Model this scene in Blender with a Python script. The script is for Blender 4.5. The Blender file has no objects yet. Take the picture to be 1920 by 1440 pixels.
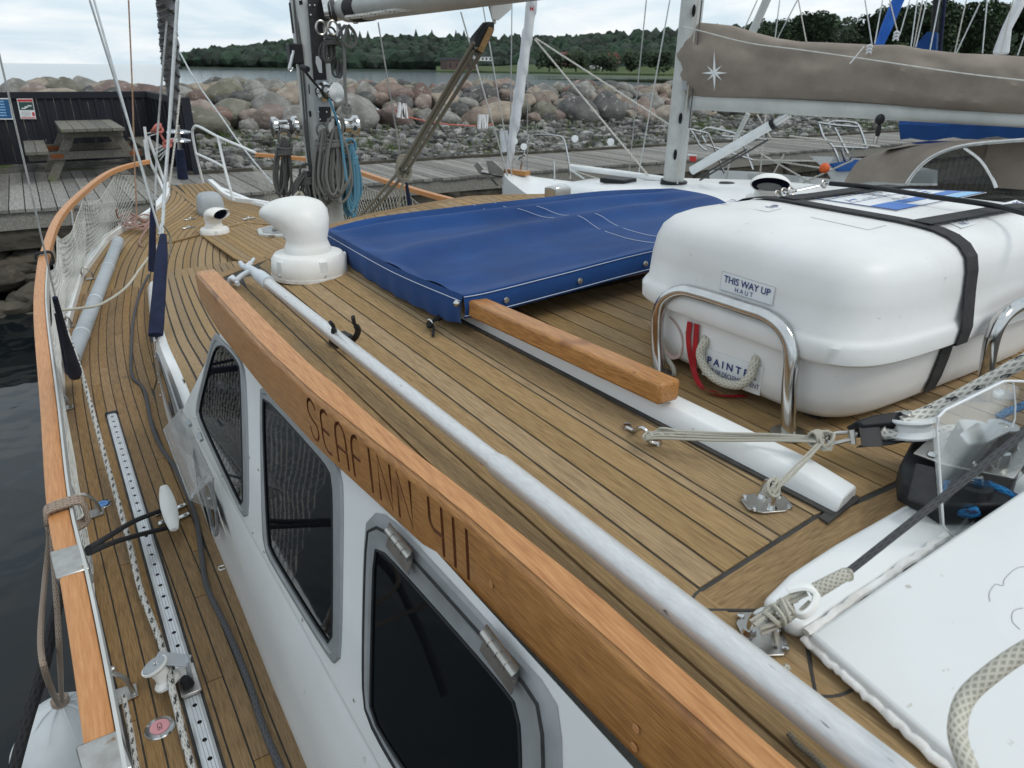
import bpy, bmesh, math, random
import numpy as np
from mathutils import Vector, Matrix, noise
random.seed(7)
R = math.radians
S = bpy.context.scene
COL = S.collection
PI = math.pi

# ------------------------------------------------------------------ camera
H = 2.7
FPX, PITCH, ROLL, YAW = 1331.0, 23.96, 0.66, -33.0
CM = Matrix.Rotation(R(YAW), 3, 'Z') @ Matrix.Rotation(R(90 - PITCH), 3, 'X') @ Matrix.Rotation(R(ROLL), 3, 'Z')
cam = bpy.data.objects.new('camera', bpy.data.cameras.new('camera'))
COL.objects.link(cam)
cam.data.sensor_width = 36.0
cam.data.lens = 36.0 * FPX / 1920.0
cam.data.clip_start = 0.02
cam.data.clip_end = 9000
cam.matrix_world = Matrix.Translation((0, 0, H)) @ CM.to_4x4()
S.camera = cam
cam.data.dof.use_dof = True
cam.data.dof.focus_distance = 1.7
cam.data.dof.aperture_fstop = 10

# ------------------------------------------------------------------ light
SUN_EL, SUN_AZ = 52.0, 150.0
w = bpy.data.worlds.new('World'); S.world = w; w.use_nodes = True
nt = w.node_tree; N = nt.nodes; L = nt.links
for n in list(N): N.remove(n)
wo = N.new('ShaderNodeOutputWorld'); bg = N.new('ShaderNodeBackground'); bg.inputs[1].default_value = 0.1
sky = N.new('ShaderNodeTexSky'); sky.sky_type = 'NISHITA'; sky.sun_disc = False
sky.sun_elevation = R(SUN_EL); sky.sun_rotation = R(SUN_AZ); sky.air_density = 1.0; sky.dust_density = 2.5
tc = N.new('ShaderNodeTexCoord'); sp = N.new('ShaderNodeSeparateXYZ'); L.new(tc.outputs['Generated'], sp.inputs[0])
mx = N.new('ShaderNodeMath'); mx.operation = 'MAXIMUM'; mx.inputs[1].default_value = 0.0; L.new(sp.outputs[2], mx.inputs[0])
ad = N.new('ShaderNodeMath'); ad.operation = 'ADD'; ad.inputs[1].default_value = 0.22; L.new(mx.outputs[0], ad.inputs[0])
dx = N.new('ShaderNodeMath'); dx.operation = 'DIVIDE'; L.new(sp.outputs[0], dx.inputs[0]); L.new(ad.outputs[0], dx.inputs[1])
dy = N.new('ShaderNodeMath'); dy.operation = 'DIVIDE'; L.new(sp.outputs[1], dy.inputs[0]); L.new(ad.outputs[0], dy.inputs[1])
cb = N.new('ShaderNodeCombineXYZ'); L.new(dx.outputs[0], cb.inputs[0]); L.new(dy.outputs[0], cb.inputs[1])
mz = N.new('ShaderNodeMath'); mz.operation = 'MULTIPLY'; mz.inputs[1].default_value = 9.0; L.new(sp.outputs[2], mz.inputs[0]); L.new(mz.outputs[0], cb.inputs[2])
n1 = N.new('ShaderNodeTexNoise'); n1.inputs['Scale'].default_value = 1.7; n1.inputs['Detail'].default_value = 7; n1.inputs['Roughness'].default_value = .55
n1.inputs['Distortion'].default_value = .4
L.new(cb.outputs[0], n1.inputs['Vector'])
r1 = N.new('ShaderNodeValToRGB'); r1.color_ramp.elements[0].position = .36; r1.color_ramp.elements[1].position = .68
r1.color_ramp.elements[0].color = (5.4, 6.7, 7.6, 1); r1.color_ramp.elements[1].color = (8.7, 8.9, 9.0, 1)
L.new(n1.outputs[0], r1.inputs[0])
mxc = N.new('ShaderNodeMix'); mxc.data_type = 'RGBA'; mxc.inputs[0].default_value = .88
L.new(sky.outputs[0], mxc.inputs[6]); L.new(r1.outputs[0], mxc.inputs[7])
L.new(mxc.outputs[2], bg.inputs[0]); L.new(bg.outputs[0], wo.inputs[0])
sun = bpy.data.objects.new('sun', bpy.data.lights.new('sun', 'SUN')); COL.objects.link(sun)
sun.data.energy = 0.9; sun.data.angle = R(18); sun.data.color = (1, .96, .9)
_az = R(SUN_AZ)
sd = Vector((math.sin(_az) * math.cos(R(SUN_EL)), math.cos(_az) * math.cos(R(SUN_EL)), math.sin(R(SUN_EL))))
sun.rotation_euler = sd.to_track_quat('Z', 'Y').to_euler()
S.view_settings.view_transform = 'Standard'; S.view_settings.look = 'None'
S.view_settings.exposure = 0.33; S.view_settings.gamma = 1
S.view_settings.use_curve_mapping = False
S.render.engine = 'CYCLES'
S.cycles.use_denoising = True
S.cycles.max_bounces = 7; S.cycles.transparent_max_bounces = 10
S.cycles.caustics_reflective = False; S.cycles.caustics_refractive = False

# ------------------------------------------------------------------ measuring helpers: ray of a photo pixel met with a real plane of the place
def ray(x, y): return CM @ Vector(((x - 960) / FPX, -(y - 720) / FPX, -1.0))
CP = Vector((0, 0, H))
def PZ(x, y, h): d = ray(x, y); return CP + d * (-h / d.z)
def PX(x, y, X): d = ray(x, y); return CP + d * (X / d.x)
def PY(x, y, Y): d = ray(x, y); return CP + d * (Y / d.y)
def depth(p): return -(CM.transposed() @ (Vector(p) - CP)).z
def size(px, p): return px * depth(p) / FPX
def ZD(Y): return 1.2 + (0.2 * ((Y - 3.5) / 5.3) ** 1.5 if Y > 3.5 else 0)
def ZT(Y):
    if Y < 2.8: return 1.6
    t = min(1, (Y - 2.8) / 3.0)
    return 1.6 * (1 - t) + (ZD(5.8) + .03) * t
def ZR(X): return H - .60 + .06 * (1 - ((X - 1.6) / 1.15) ** 2) if X > .45 else H - .60
def _it(x, y, f, dz):
    z = 1.5
    for _ in range(30):
        p = PZ(x, y, H - z); z = .5 * z + .5 * (f(p) + dz)
    return PZ(x, y, H - z)
def PD(x, y, dz=0): return _it(x, y, lambda p: ZD(p.y), dz)
def PT(x, y, dz=0): return _it(x, y, lambda p: ZT(p.y), dz)
def PR(x, y, dz=0): return _it(x, y, lambda p: ZR(p.x), dz)
def lerp(a, b, t): return a + (b - a) * t
def curve(pts, n=6, closed=False):
    pts = [Vector(p) for p in pts]
    if len(pts) < 3 and not closed: return pts
    out = []; m = len(pts)
    rng = range(m) if closed else range(m - 1)
    for i in rng:
        if closed: a, b, c, d = pts[(i - 1) % m], pts[i], pts[(i + 1) % m], pts[(i + 2) % m]
        else: a, b, c, d = pts[max(i - 1, 0)], pts[i], pts[i + 1], pts[min(i + 2, m - 1)]
        for k in range(n):
            t = k / n
            out.append(.5 * ((2 * b) + (c - a) * t + (2 * a - 5 * b + 4 * c - d) * t * t + (3 * b - a - 3 * c + d) * t ** 3))
    if not closed: out.append(pts[-1])
    return out
def fn(pts):     # pts (x, y) -> x as a function of y
    q = sorted([(p[1], p[0]) for p in pts]); ys = [a for a, b in q]; xs = [b for a, b in q]
    def f(y):
        if y <= ys[0]: return xs[0] + (xs[1] - xs[0]) / (ys[1] - ys[0]) * (y - ys[0])
        return float(np.interp(y, ys, xs))
    return f
def smoothfn(pts):
    c = curve([Vector((p[0], p[1], 0)) for p in sorted(pts, key=lambda p: p[1])], 8)
    return fn([(p.x, p.y) for p in c])

# ------------------------------------------------------------------ objects
OFF = {}
def tag(o, label=None, cat=None, group=None, kind=None):
    if label: o['label'] = label
    if cat: o['category'] = cat
    if group: o['group'] = group
    if kind: o['kind'] = kind
    return o
def thing(name, loc, label, cat, group=None, kind=None):
    o = bpy.data.objects.new(name, None); COL.objects.link(o); o.location = loc; o.empty_display_size = .1
    OFF[o.name] = Vector(loc)
    return tag(o, label, cat, group, kind)
def link(name, me, parent=None, off=None):
    o = bpy.data.objects.new(name, me); COL.objects.link(o)
    if parent is not None: o.parent = parent
    OFF[o.name] = off if off is not None else (OFF[parent.name] if parent is not None else Vector((0, 0, 0)))
    return o
class MB:
    def __init__(s): s.v = []; s.f = []; s.uv = {}; s.mi = {}
    def add(s, V, F, uv=None, mi=0):
        b = len(s.v); s.v += [Vector(p) for p in V]
        for i, f in enumerate(F):
            if uv: s.uv[len(s.f)] = uv[i]
            if mi: s.mi[len(s.f)] = mi
            s.f.append([b + k for k in f])
        return s
    def box(s, a, b, mi=0):
        x0, y0, z0 = a; x1, y1, z1 = b
        return s.add([(x0, y0, z0), (x1, y0, z0), (x1, y1, z0), (x0, y1, z0), (x0, y0, z1), (x1, y0, z1), (x1, y1, z1), (x0, y1, z1)],
              [(0, 3, 2, 1), (4, 5, 6, 7), (0, 1, 5, 4), (1, 2, 6, 5), (2, 3, 7, 6), (3, 0, 4, 7)], mi=mi)
    def obox(s, c, u, v, w_, mi=0):   # centre and three half vectors
        c, u, v, w_ = map(Vector, (c, u, v, w_))
        P = [c - u - v - w_, c + u - v - w_, c + u + v - w_, c - u + v - w_, c - u - v + w_, c + u - v + w_, c + u + v + w_, c - u + v + w_]
        return s.add(P, [(0, 3, 2, 1), (4, 5, 6, 7), (0, 1, 5, 4), (1, 2, 6, 5), (2, 3, 7, 6), (3, 0, 4, 7)], mi=mi)
    def beam(s, a, b, wd, ht, up=(0, 0, 1)):
        a, b = Vector(a), Vector(b); d = (b - a); l = d.length; d.normalize()
        sx = d.cross(Vector(up)).normalized(); uu = sx.cross(d)
        return s.obox((a + b) / 2, d * l / 2, sx * wd / 2, uu * ht / 2)
    def tube(s, pts, r, n=8, closed=False, caps=True, flat=1.0, vs=1.0):
        pts = [Vector(p) for p in pts]; m = len(pts)
        if m < 2: return s
        rs = r if isinstance(r, (list, tuple)) else [r] * m
        up = Vector((0, 0, 1)); V = []; prev = None; ln = 0; ls = []
        for i, p in enumerate(pts):
            if closed: t = pts[(i + 1) % m] - pts[(i - 1) % m]
            else: t = pts[min(i + 1, m - 1)] - pts[max(i - 1, 0)]
            if t.length < 1e-9: t = Vector((0, 0, 1))
            t.normalize()
            if prev is None:
                a = up if abs(t.z) < .9 else Vector((1, 0, 0))
                x = t.cross(a).normalized()
            else:
                x = prev - t * prev.dot(t)
                x = x.normalized() if x.length > 1e-6 else t.orthogonal().normalized()
            prev = x; y = t.cross(x)
            if i: ln += (p - pts[i - 1]).length
            ls.append(ln)
            for k in range(n):
                a = 2 * PI * k / n
                V.append(p + x * math.cos(a) * rs[i] + y * math.sin(a) * rs[i] * flat)
        F = []; U = []
        rr = max(rs[0], 1e-4)
        for i in range(m if closed else m - 1):
            j = (i + 1) % m; la = ls[i]; lb = ls[j] if j else ls[i] + (pts[0] - pts[i]).length
            for k in range(n):
                k2 = (k + 1) % n
                F.append((i * n + k, i * n + k2, j * n + k2, j * n + k))
                U.append(((k / n, la / rr), ((k + 1) / n, la / rr), ((k + 1) / n, lb / rr), (k / n, lb / rr)))
        if caps and not closed:
            F.append(tuple(range(n - 1, -1, -1))); U.append(tuple((0, 0) for _ in range(n)))
            F.append(tuple((m - 1) * n + k for k in range(n))); U.append(tuple((0, 0) for _ in range(n)))
        return s.add(V, F, U)
    def loft(s, rings, caps=True, closed=True):
        n = len(rings[0]); V = [p for r in rings for p in r]; F = []
        for i in range(len(rings) - 1):
            for k in range(n if closed else n - 1):
                k2 = (k + 1) % n
                F.append((i * n + k, i * n + k2, (i + 1) * n + k2, (i + 1) * n + k))
        if caps and closed:
            F.append(tuple(range(n - 1, -1, -1))); F.append(tuple((len(rings) - 1) * n + k for k in range(n)))
        return s.add(V, F)
    def lathe(s, prof, c, ax=(0, 0, 1), n=20, caps=True, sx=1.0):
        ax = Vector(ax).normalized(); x = ax.orthogonal().normalized(); y = ax.cross(x); c = Vector(c)
        return s.loft([[c + ax * z + (x * math.cos(2 * PI * k / n) * sx + y * math.sin(2 * PI * k / n)) * r for k in range(n)] for r, z in prof], caps)
    def prism(s, poly, d):      # polygon (list of points) extruded by vector d
        poly = [Vector(p) for p in poly]; d = Vector(d); n = len(poly)
        V = poly + [p + d for p in poly]
        F = [tuple(range(n)), tuple(range(2 * n - 1, n - 1, -1))] + [(i, i + n, (i + 1) % n + n, (i + 1) % n) for i in range(n)]
        return s.add(V, F)
    def ball(s, c, r, n=12, m=8, sc=(1, 1, 1)):
        c = Vector(c); prof = []
        return s.loft([[c + Vector((math.sin(PI * i / m) * math.cos(2 * PI * k / n) * r * sc[0], math.sin(PI * i / m) * math.sin(2 * PI * k / n) * r * sc[1], math.cos(PI * i / m) * r * sc[2])) for k in range(n)] for i in range(m, -1, -1) if True], caps=False)
    def build(s, name, m, parent=None, smooth=False, bev=0, label=None, fix=True, seg=2, ang=32):
        off = OFF[parent.name] if parent is not None else Vector((0, 0, 0))
        me = bpy.data.meshes.new(name)
        me.from_pydata([p - off for p in s.v], [], s.f); me.update()
        if s.uv:
            ul = me.uv_layers.new(name='uv').data
            for i, u in s.uv.items():
                po = me.polygons[i]
                for k, li in enumerate(po.loop_indices): ul[li].uv = u[k]
        for i, x in s.mi.items(): me.polygons[i].material_index = x
        for q in (m if isinstance(m, list) else [m]): me.materials.append(q)
        if fix:
            bm = bmesh.new(); bm.from_mesh(me); bmesh.ops.recalc_face_normals(bm, faces=bm.faces); bm.to_mesh(me); bm.free()
        if smooth:
            for po in me.polygons: po.use_smooth = True
            try: me.set_sharp_from_angle(angle=R(40))
            except Exception: pass
        o = link(name, me, parent)
        if bev:
            b = o.modifiers.new('bevel', 'BEVEL'); b.width = bev; b.segments = seg; b.limit_method = 'ANGLE'; b.angle_limit = R(ang)
            if seg > 1:
                for po in me.polygons: po.use_smooth = True
                try: me.set_sharp_from_angle(angle=R(60))
                except Exception: pass
                b.harden_normals = False
        if label: o['label'] = label
        return o
def chaikin(p, k=2):
    p = [Vector(q) for q in p]
    for _ in range(k):
        o = []
        for i in range(len(p)):
            a, b = p[i], p[(i + 1) % len(p)]; o += [a * .75 + b * .25, a * .25 + b * .75]
        p = o
    return p

# ------------------------------------------------------------------ materials
MATS = {}
def mat(name, c, c2=None, rough=.5, metal=0, sc=8, st=(1, 1, 1), det=5, lo=.35, hi=.65, bump=0, bsc=None, bst=None, rnd=0, coat=0, spots=None,
        isl=0, trans=0, alpha=1, ior=1.45, emit=0, rvar=0, sheen=0, spec=.5):
    m = bpy.data.materials.new(name); m.use_nodes = True; t = m.node_tree; Nn = t.nodes; Lk = t.links
    b = Nn['Principled BSDF']
    b.inputs['Roughness'].default_value = rough; b.inputs['Metallic'].default_value = metal; b.inputs['IOR'].default_value = ior
    b.inputs['Specular IOR Level'].default_value = spec
    if coat: b.inputs['Coat Weight'].default_value = coat; b.inputs['Coat Roughness'].default_value = .12
    if sheen: b.inputs['Sheen Weight'].default_value = sheen
    if trans: b.inputs['Transmission Weight'].default_value = trans
    if alpha < 1: b.inputs['Alpha'].default_value = alpha
    co = Nn.new('ShaderNodeTexCoord'); mp = Nn.new('ShaderNodeMapping'); mp.inputs['Scale'].default_value = st
    Lk.new(co.outputs['Object'], mp.inputs[0])
    n = Nn.new('ShaderNodeTexNoise'); n.inputs['Scale'].default_value = sc; n.inputs['Detail'].default_value = det; n.inputs['Roughness'].default_value = .6
    Lk.new(mp.outputs[0], n.inputs['Vector'])
    rp = Nn.new('ShaderNodeValToRGB'); rp.color_ramp.elements[0].position = lo; rp.color_ramp.elements[1].position = hi
    rp.color_ramp.elements[0].color = (*c, 1); rp.color_ramp.elements[1].color = (*(c2 or c), 1)
    Lk.new(n.outputs[0], rp.inputs[0]); out = rp.outputs[0]
    if spots:      # (colour, scale, threshold)
        n3 = Nn.new('ShaderNodeTexNoise'); n3.inputs['Scale'].default_value = spots[1]; n3.inputs['Detail'].default_value = 3
        Lk.new((mp if len(spots) > 3 else co).outputs[0 if len(spots) > 3 else 'Object'], n3.inputs['Vector'])
        r3 = Nn.new('ShaderNodeValToRGB'); r3.color_ramp.elements[0].position = spots[2]; r3.color_ramp.elements[1].position = spots[2] + .05
        r3.color_ramp.elements[0].color = (0, 0, 0, 1); r3.color_ramp.elements[1].color = (1, 1, 1, 1)
        Lk.new(n3.outputs[0], r3.inputs[0])
        mm = Nn.new('ShaderNodeMix'); mm.data_type = 'RGBA'; Lk.new(r3.outputs[0], mm.inputs[0]); Lk.new(out, mm.inputs[6]); mm.inputs[7].default_value = (*spots[0], 1)
        out = mm.outputs[2]
    if rnd or isl:
        if isl: g = Nn.new('ShaderNodeNewGeometry'); ro = g.outputs['Random Per Island']
        else: g = Nn.new('ShaderNodeObjectInfo'); ro = g.outputs['Random']
        mr = Nn.new('ShaderNodeMapRange'); q = rnd or isl; mr.inputs[3].default_value = 1 - q; mr.inputs[4].default_value = 1 + q; Lk.new(ro, mr.inputs[0])
        hv = Nn.new('ShaderNodeHueSaturation'); Lk.new(mr.outputs[0], hv.inputs['Value']); Lk.new(out, hv.inputs['Color'])
        mr2 = Nn.new('ShaderNodeMath'); mr2.operation = 'MULTIPLY'; mr2.inputs[1].default_value = 7.3; Lk.new(ro, mr2.inputs[0])
        fr = Nn.new('ShaderNodeMath'); fr.operation = 'FRACT'; Lk.new(mr2.outputs[0], fr.inputs[0])
        mr3 = Nn.new('ShaderNodeMapRange'); mr3.inputs[3].default_value = 1 - q * .9; mr3.inputs[4].default_value = 1 + q * .6; Lk.new(fr.outputs[0], mr3.inputs[0]); Lk.new(mr3.outputs[0], hv.inputs['Saturation'])
        out = hv.outputs[0]
    Lk.new(out, b.inputs['Base Color'])
    if rvar:
        mr = Nn.new('ShaderNodeMapRange'); mr.inputs[3].default_value = max(0, rough - rvar); mr.inputs[4].default_value = min(1, rough + rvar)
        n4 = Nn.new('ShaderNodeTexNoise'); n4.inputs['Scale'].default_value = 14; n4.inputs['Detail'].default_value = 4; Lk.new(co.outputs['Object'], n4.inputs['Vector'])
        Lk.new(n4.outputs[0], mr.inputs[0]); Lk.new(mr.outputs[0], b.inputs['Roughness'])
    if bump:
        n2 = Nn.new('ShaderNodeTexNoise'); n2.inputs['Scale'].default_value = bsc or sc; n2.inputs['Detail'].default_value = 4
        m2 = Nn.new('ShaderNodeMapping'); m2.inputs['Scale'].default_value = bst or st; Lk.new(co.outputs['Object'], m2.inputs[0]); Lk.new(m2.outputs[0], n2.inputs['Vector'])
        bp = Nn.new('ShaderNodeBump'); bp.inputs['Strength'].default_value = 1; bp.inputs['Distance'].default_value = bump
        Lk.new(n2.outputs[0], bp.inputs['Height']); Lk.new(bp.outputs[0], b.inputs['Normal'])
    if emit: b.inputs['Emission Color'].default_value = (*c, 1); b.inputs['Emission Strength'].default_value = emit
    MATS[name] = m; return m
def rope_mat(name, c, c2, fleck=None, freq=1.0, thr=.75, bump=.0006):
    m = bpy.data.materials.new(name); m.use_nodes = True; t = m.node_tree; Nn = t.nodes; Lk = t.links; b = Nn['Principled BSDF']; b.inputs['Roughness'].default_value = .85
    uv = Nn.new('ShaderNodeUVMap'); uv.uv_map = 'uv'
    def wave(sx, sy):
        mp = Nn.new('ShaderNodeMapping'); mp.inputs['Rotation'].default_value = (0, 0, 0); Lk.new(uv.outputs[0], mp.inputs[0])
        sep = Nn.new('ShaderNodeSeparateXYZ'); Lk.new(mp.outputs[0], sep.inputs[0])
        a = Nn.new('ShaderNodeMath'); a.operation = 'MULTIPLY'; a.inputs[1].default_value = sx; Lk.new(sep.outputs[0], a.inputs[0])
        c_ = Nn.new('ShaderNodeMath'); c_.operation = 'MULTIPLY'; c_.inputs[1].default_value = sy; Lk.new(sep.outputs[1], c_.inputs[0])
        d = Nn.new('ShaderNodeMath'); d.operation = 'ADD'; Lk.new(a.outputs[0], d.inputs[0]); Lk.new(c_.outputs[0], d.inputs[1])
        e = Nn.new('ShaderNodeMath'); e.operation = 'MULTIPLY'; e.inputs[1].default_value = 2 * PI; Lk.new(d.outputs[0], e.inputs[0])
        s_ = Nn.new('ShaderNodeMath'); s_.operation = 'SINE'; Lk.new(e.outputs[0], s_.inputs[0]); return s_.outputs[0]
    w1 = wave(7, 1.0 * freq); w2 = wave(-7, 1.0 * freq)
    mu = Nn.new('ShaderNodeMath'); mu.operation = 'MAXIMUM'; Lk.new(w1, mu.inputs[0]); Lk.new(w2, mu.inputs[1])
    mr = Nn.new('ShaderNodeMapRange'); mr.inputs[1].default_value = -.6; mr.inputs[2].default_value = .8; Lk.new(mu.outputs[0], mr.inputs[0])
    mm = Nn.new('ShaderNodeMix'); mm.data_type = 'RGBA'; Lk.new(mr.outputs[0], mm.inputs[0]); mm.inputs[6].default_value = (*c2, 1); mm.inputs[7].default_value = (*c, 1)
    out = mm.outputs[2]
    if fleck:
        w3 = wave(1, .22 * freq); w4 = wave(-2, .35 * freq)
        m3 = Nn.new('ShaderNodeMath'); m3.operation = 'MULTIPLY'; Lk.new(w3, m3.inputs[0]); Lk.new(w4, m3.inputs[1])
        m4 = Nn.new('ShaderNodeMath'); m4.operation = 'MULTIPLY'; Lk.new(m3.outputs[0], m4.inputs[0]); Lk.new(mr.outputs[0], m4.inputs[1])
        g = Nn.new('ShaderNodeMath'); g.operation = 'GREATER_THAN'; g.inputs[1].default_value = thr; Lk.new(m4.outputs[0], g.inputs[0])
        m5 = Nn.new('ShaderNodeMix'); m5.data_type = 'RGBA'; Lk.new(g.outputs[0], m5.inputs[0]); Lk.new(out, m5.inputs[6]); m5.inputs[7].default_value = (*fleck, 1); out = m5.outputs[2]
    Lk.new(out, b.inputs['Base Color'])
    bp = Nn.new('ShaderNodeBump'); bp.inputs['Distance'].default_value = bump; Lk.new(mr.outputs[0], bp.inputs['Height']); Lk.new(bp.outputs[0], b.inputs['Normal'])
    MATS[name] = m; return m
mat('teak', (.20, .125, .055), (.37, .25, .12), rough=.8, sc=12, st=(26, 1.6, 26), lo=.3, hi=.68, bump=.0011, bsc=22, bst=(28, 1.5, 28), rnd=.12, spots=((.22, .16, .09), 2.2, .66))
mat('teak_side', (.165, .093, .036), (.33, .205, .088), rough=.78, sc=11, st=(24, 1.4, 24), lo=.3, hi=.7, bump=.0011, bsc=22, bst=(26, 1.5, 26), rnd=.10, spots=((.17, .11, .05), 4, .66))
mat('teak_cross', (.17, .10, .04), (.33, .21, .095), rough=.78, sc=11, st=(2.2, 26, 26), lo=.3, hi=.7, bump=.0011, bsc=20, bst=(2, 26, 26), rnd=.08)
mat('caulk', (.035, .033, .030), (.06, .056, .05), rough=.8, sc=30)
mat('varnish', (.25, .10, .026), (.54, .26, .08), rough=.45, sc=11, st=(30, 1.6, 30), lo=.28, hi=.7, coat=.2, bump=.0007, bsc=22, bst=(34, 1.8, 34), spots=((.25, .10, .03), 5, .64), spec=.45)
mat('varnish_lit', (.33, .13, .04), (.58, .295, .115), rough=.5, sc=11, st=(26, 1.5, 26), lo=.28, hi=.7, coat=.1, bump=.0006, bsc=22, bst=(34, 1.8, 34), spots=((.42, .20, .08), 16, .70))
mat('rail_wood', (.42, .17, .055), (.58, .285, .11), rough=.5, sc=10, st=(22, 1.5, 22), lo=.28, hi=.7, coat=.1, bump=.0006, bsc=18, bst=(30, 1.5, 30), spots=((.30, .14, .06), 9, .68))
mat('carved', (.10, .028, .007), (.16, .05, .012), rough=.7)
mat('gelcoat', (.74, .75, .74), (.80, .81, .80), rough=.35, sc=3, spots=((.62, .61, .57), 26, .72), bump=.0006, bsc=30, coat=.2)
mat('gel_old', (.68, .69, .68), (.74, .75, .74), rough=.35, sc=3, spots=((.5, .48, .43), 60, .72), bump=.0001, bsc=60)
mat('canister', (.66, .65, .63), (.77, .77, .755), rough=.4, sc=3.2, lo=.25, hi=.55, spots=((.56, .55, .52), 55, .70), bump=.0002, bsc=90)
mat('sealant', (.62, .6, .56), (.8, .79, .76), rough=.8, sc=30, bump=.0025, bsc=60, spots=((.35, .3, .25), 40, .70))
mat('frame_grey', (.24, .25, .255), (.31, .32, .325), rough=.45, sc=12, metal=.15)
mat('glass', (.004, .005, .006), rough=.03, ior=1.6, bump=.0006, bsc=2.5, spec=.35)
mat('steel', (.62, .62, .61), (.5, .5, .49), rough=.14, metal=1, sc=20, rvar=.06)
mat('steel_dull', (.5, .49, .46), (.38, .36, .33), rough=.34, metal=1, sc=30, spots=((.3, .2, .13), 40, .68))
mat('alu', (.60, .60, .59), (.70, .70, .69), rough=.36, metal=.5, sc=60, st=(5, .8, 5), spots=((.16, .17, .18), 34, .715, 1), bump=.0002, bsc=90)
mat('alu_paint', (.45, .46, .44), (.55, .56, .54), rough=.5, sc=5, spots=((.3, .3, .28), 25, .7), metal=.1)
mat('alu_track', (.6, .62, .63), (.7, .72, .73), rough=.4, metal=.7, sc=20)
mat('white_paint', (.78, .8, .8), (.7, .72, .72), rough=.4, sc=10)
mat('plastic_white', (.78, .78, .75), (.72, .71, .67), rough=.4, sc=9, spots=((.6, .57, .5), 55, .73))
mat('plastic_grey', (.33, .36, .38), (.4, .43, .45), rough=.5, sc=6)
mat('hook_grey', (.5, .55, .58), (.6, .64, .67), rough=.45, sc=15)
mat('black_plastic', (.012, .013, .015), (.02, .021, .023), rough=.5, sc=20, spec=.3)
mat('black_dull', (.02, .02, .022), (.035, .034, .034), rough=.8, sc=40)
mat('hole', (.004, .004, .004), rough=.9)
mat('blue_canvas', (.002, .036, .145), (.004, .052, .20), rough=.85, sc=5, sheen=.05, bump=.0006, bsc=420)
mat('navy', (.006, .01, .033), (.012, .018, .05), rough=.9, sc=14, bump=.001, bsc=250)
mat('stitch', (.45, .5, .6), rough=.9)
mat('red_strap', (.45, .015, .02), (.3, .01, .015), rough=.7, sc=20)
mat('red_cord', (.42, .1, .08), (.5, .2, .17), rough=.8, sc=30)
mat('print_blue', (.01, .035, .17), rough=.5)
mat('print_mid', (.04, .16, .5), rough=.5)
mat('print_light', (.25, .5, .75), rough=.5)
mat('sticker', (.72, .74, .75), (.78, .8, .81), rough=.35, sc=12)
mat('sticker_line', (.3, .31, .32), rough=.5)
mat('pink_paint', (.6, .42, .38), (.68, .5, .46), rough=.6, sc=30)
mat('tan_line', (.3, .18, .11), (.42, .28, .2), rough=.85, sc=30)
mat('fender_mat', (.58, .6, .6), (.66, .68, .68), rough=.55, sc=5, bump=.003, bsc=18)
mat('taupe', (.21, .175, .145), (.27, .23, .19), rough=.85, sc=3, bump=.004, bsc=9)
mat('sail_grey', (.17, .18, .20), (.26, .27, .29), rough=.85, sc=10, bump=.004, bsc=30)
mat('sail_white', (.62, .63, .64), (.72, .73, .74), rough=.7, sc=7, bump=.003, bsc=14)
mat('sail_blue', (.01, .09, .42), (.02, .13, .5), rough=.7, sc=7, bump=.004, bsc=20)
mat('pier_wood', (.12, .115, .10), (.27, .26, .235), rough=.85, sc=7, st=(9, .7, 9), lo=.3, hi=.7, bump=.004, bsc=9, bst=(14, .8, 14), rnd=.28)
mat('pier_dark', (.035, .03, .022), (.09, .08, .06), rough=.9, sc=5, st=(1, 1, 3), bump=.008, bsc=8)
mat('table_wood', (.09, .082, .066), (.2, .185, .155), rough=.85, sc=6, st=(9, .9, 9), lo=.3, hi=.7, bump=.004, bsc=9, rnd=.2, spots=((.13, .14, .08), 4, .6))
mat('fence_black', (.008, .010, .016), (.014, .016, .024), rough=.75, sc=8, st=(12, 12, 1), bump=.002, rnd=.2)
mat('net', (.62, .62, .58), (.48, .48, .44), rough=.9, sc=15)
mat('wire', (.3, .3, .29), (.42, .42, .41), rough=.4, metal=.7, sc=30)
mat('wire_light', (.62, .64, .64), (.5, .52, .52), rough=.3, metal=.6, sc=30)
mat('gravel', (.06, .06, .05), (.15, .145, .13), rough=.95, sc=9, bump=.03, bsc=12, spots=((.055, .075, .02), 1.2, .56))
mat('pebble', (.085, .085, .078), (.21, .205, .19), rough=.9, sc=5, isl=.75, bump=.01, bsc=14)
mat('grass_mat', (.05, .09, .015), (.1, .14, .03), rough=.9, sc=5, isl=.3)
mat('far_green', (.013, .026, .017), (.028, .048, .028), rough=.95, sc=.12, isl=.45)
mat('leaf', (.018, .034, .014), (.042, .066, .028), rough=.9, sc=.4, isl=.5)
mat('bark', (.05, .04, .03), (.09, .08, .06), rough=.95, sc=3)
mat('field', (.045, .07, .022), (.075, .10, .035), rough=.95, sc=.05)
mat('wall_white', (.6, .6, .58), rough=.8); mat('wall_brown', (.09, .06, .05), rough=.8); mat('wall_red', (.25, .13, .10), rough=.8); mat('roof_red', (.15, .055, .045), rough=.85); mat('roof_dark', (.06, .06, .065), rough=.8)
mat('sign_blue', (.02, .09, .22), rough=.4); mat('sign_red', (.5, .03, .03), rough=.4); mat('sign_green', (.03, .07, .06), rough=.5)
mat('orange_buoy', (.6, .1, .02), rough=.5); mat('rust', (.2, .06, .02), rough=.9)
mat('pink_cap', (.65, .3, .33), rough=.45); mat('blue_cap', (.12, .3, .65), rough=.45)
rope_mat('rope_white', (.66, .64, .58), (.3, .29, .26), fleck=(.04, .04, .05), freq=.5, thr=.62)
rope_mat('rope_fleck', (.6, .59, .55), (.34, .33, .3), fleck=(.03, .03, .03), freq=.35, thr=.35)
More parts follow.
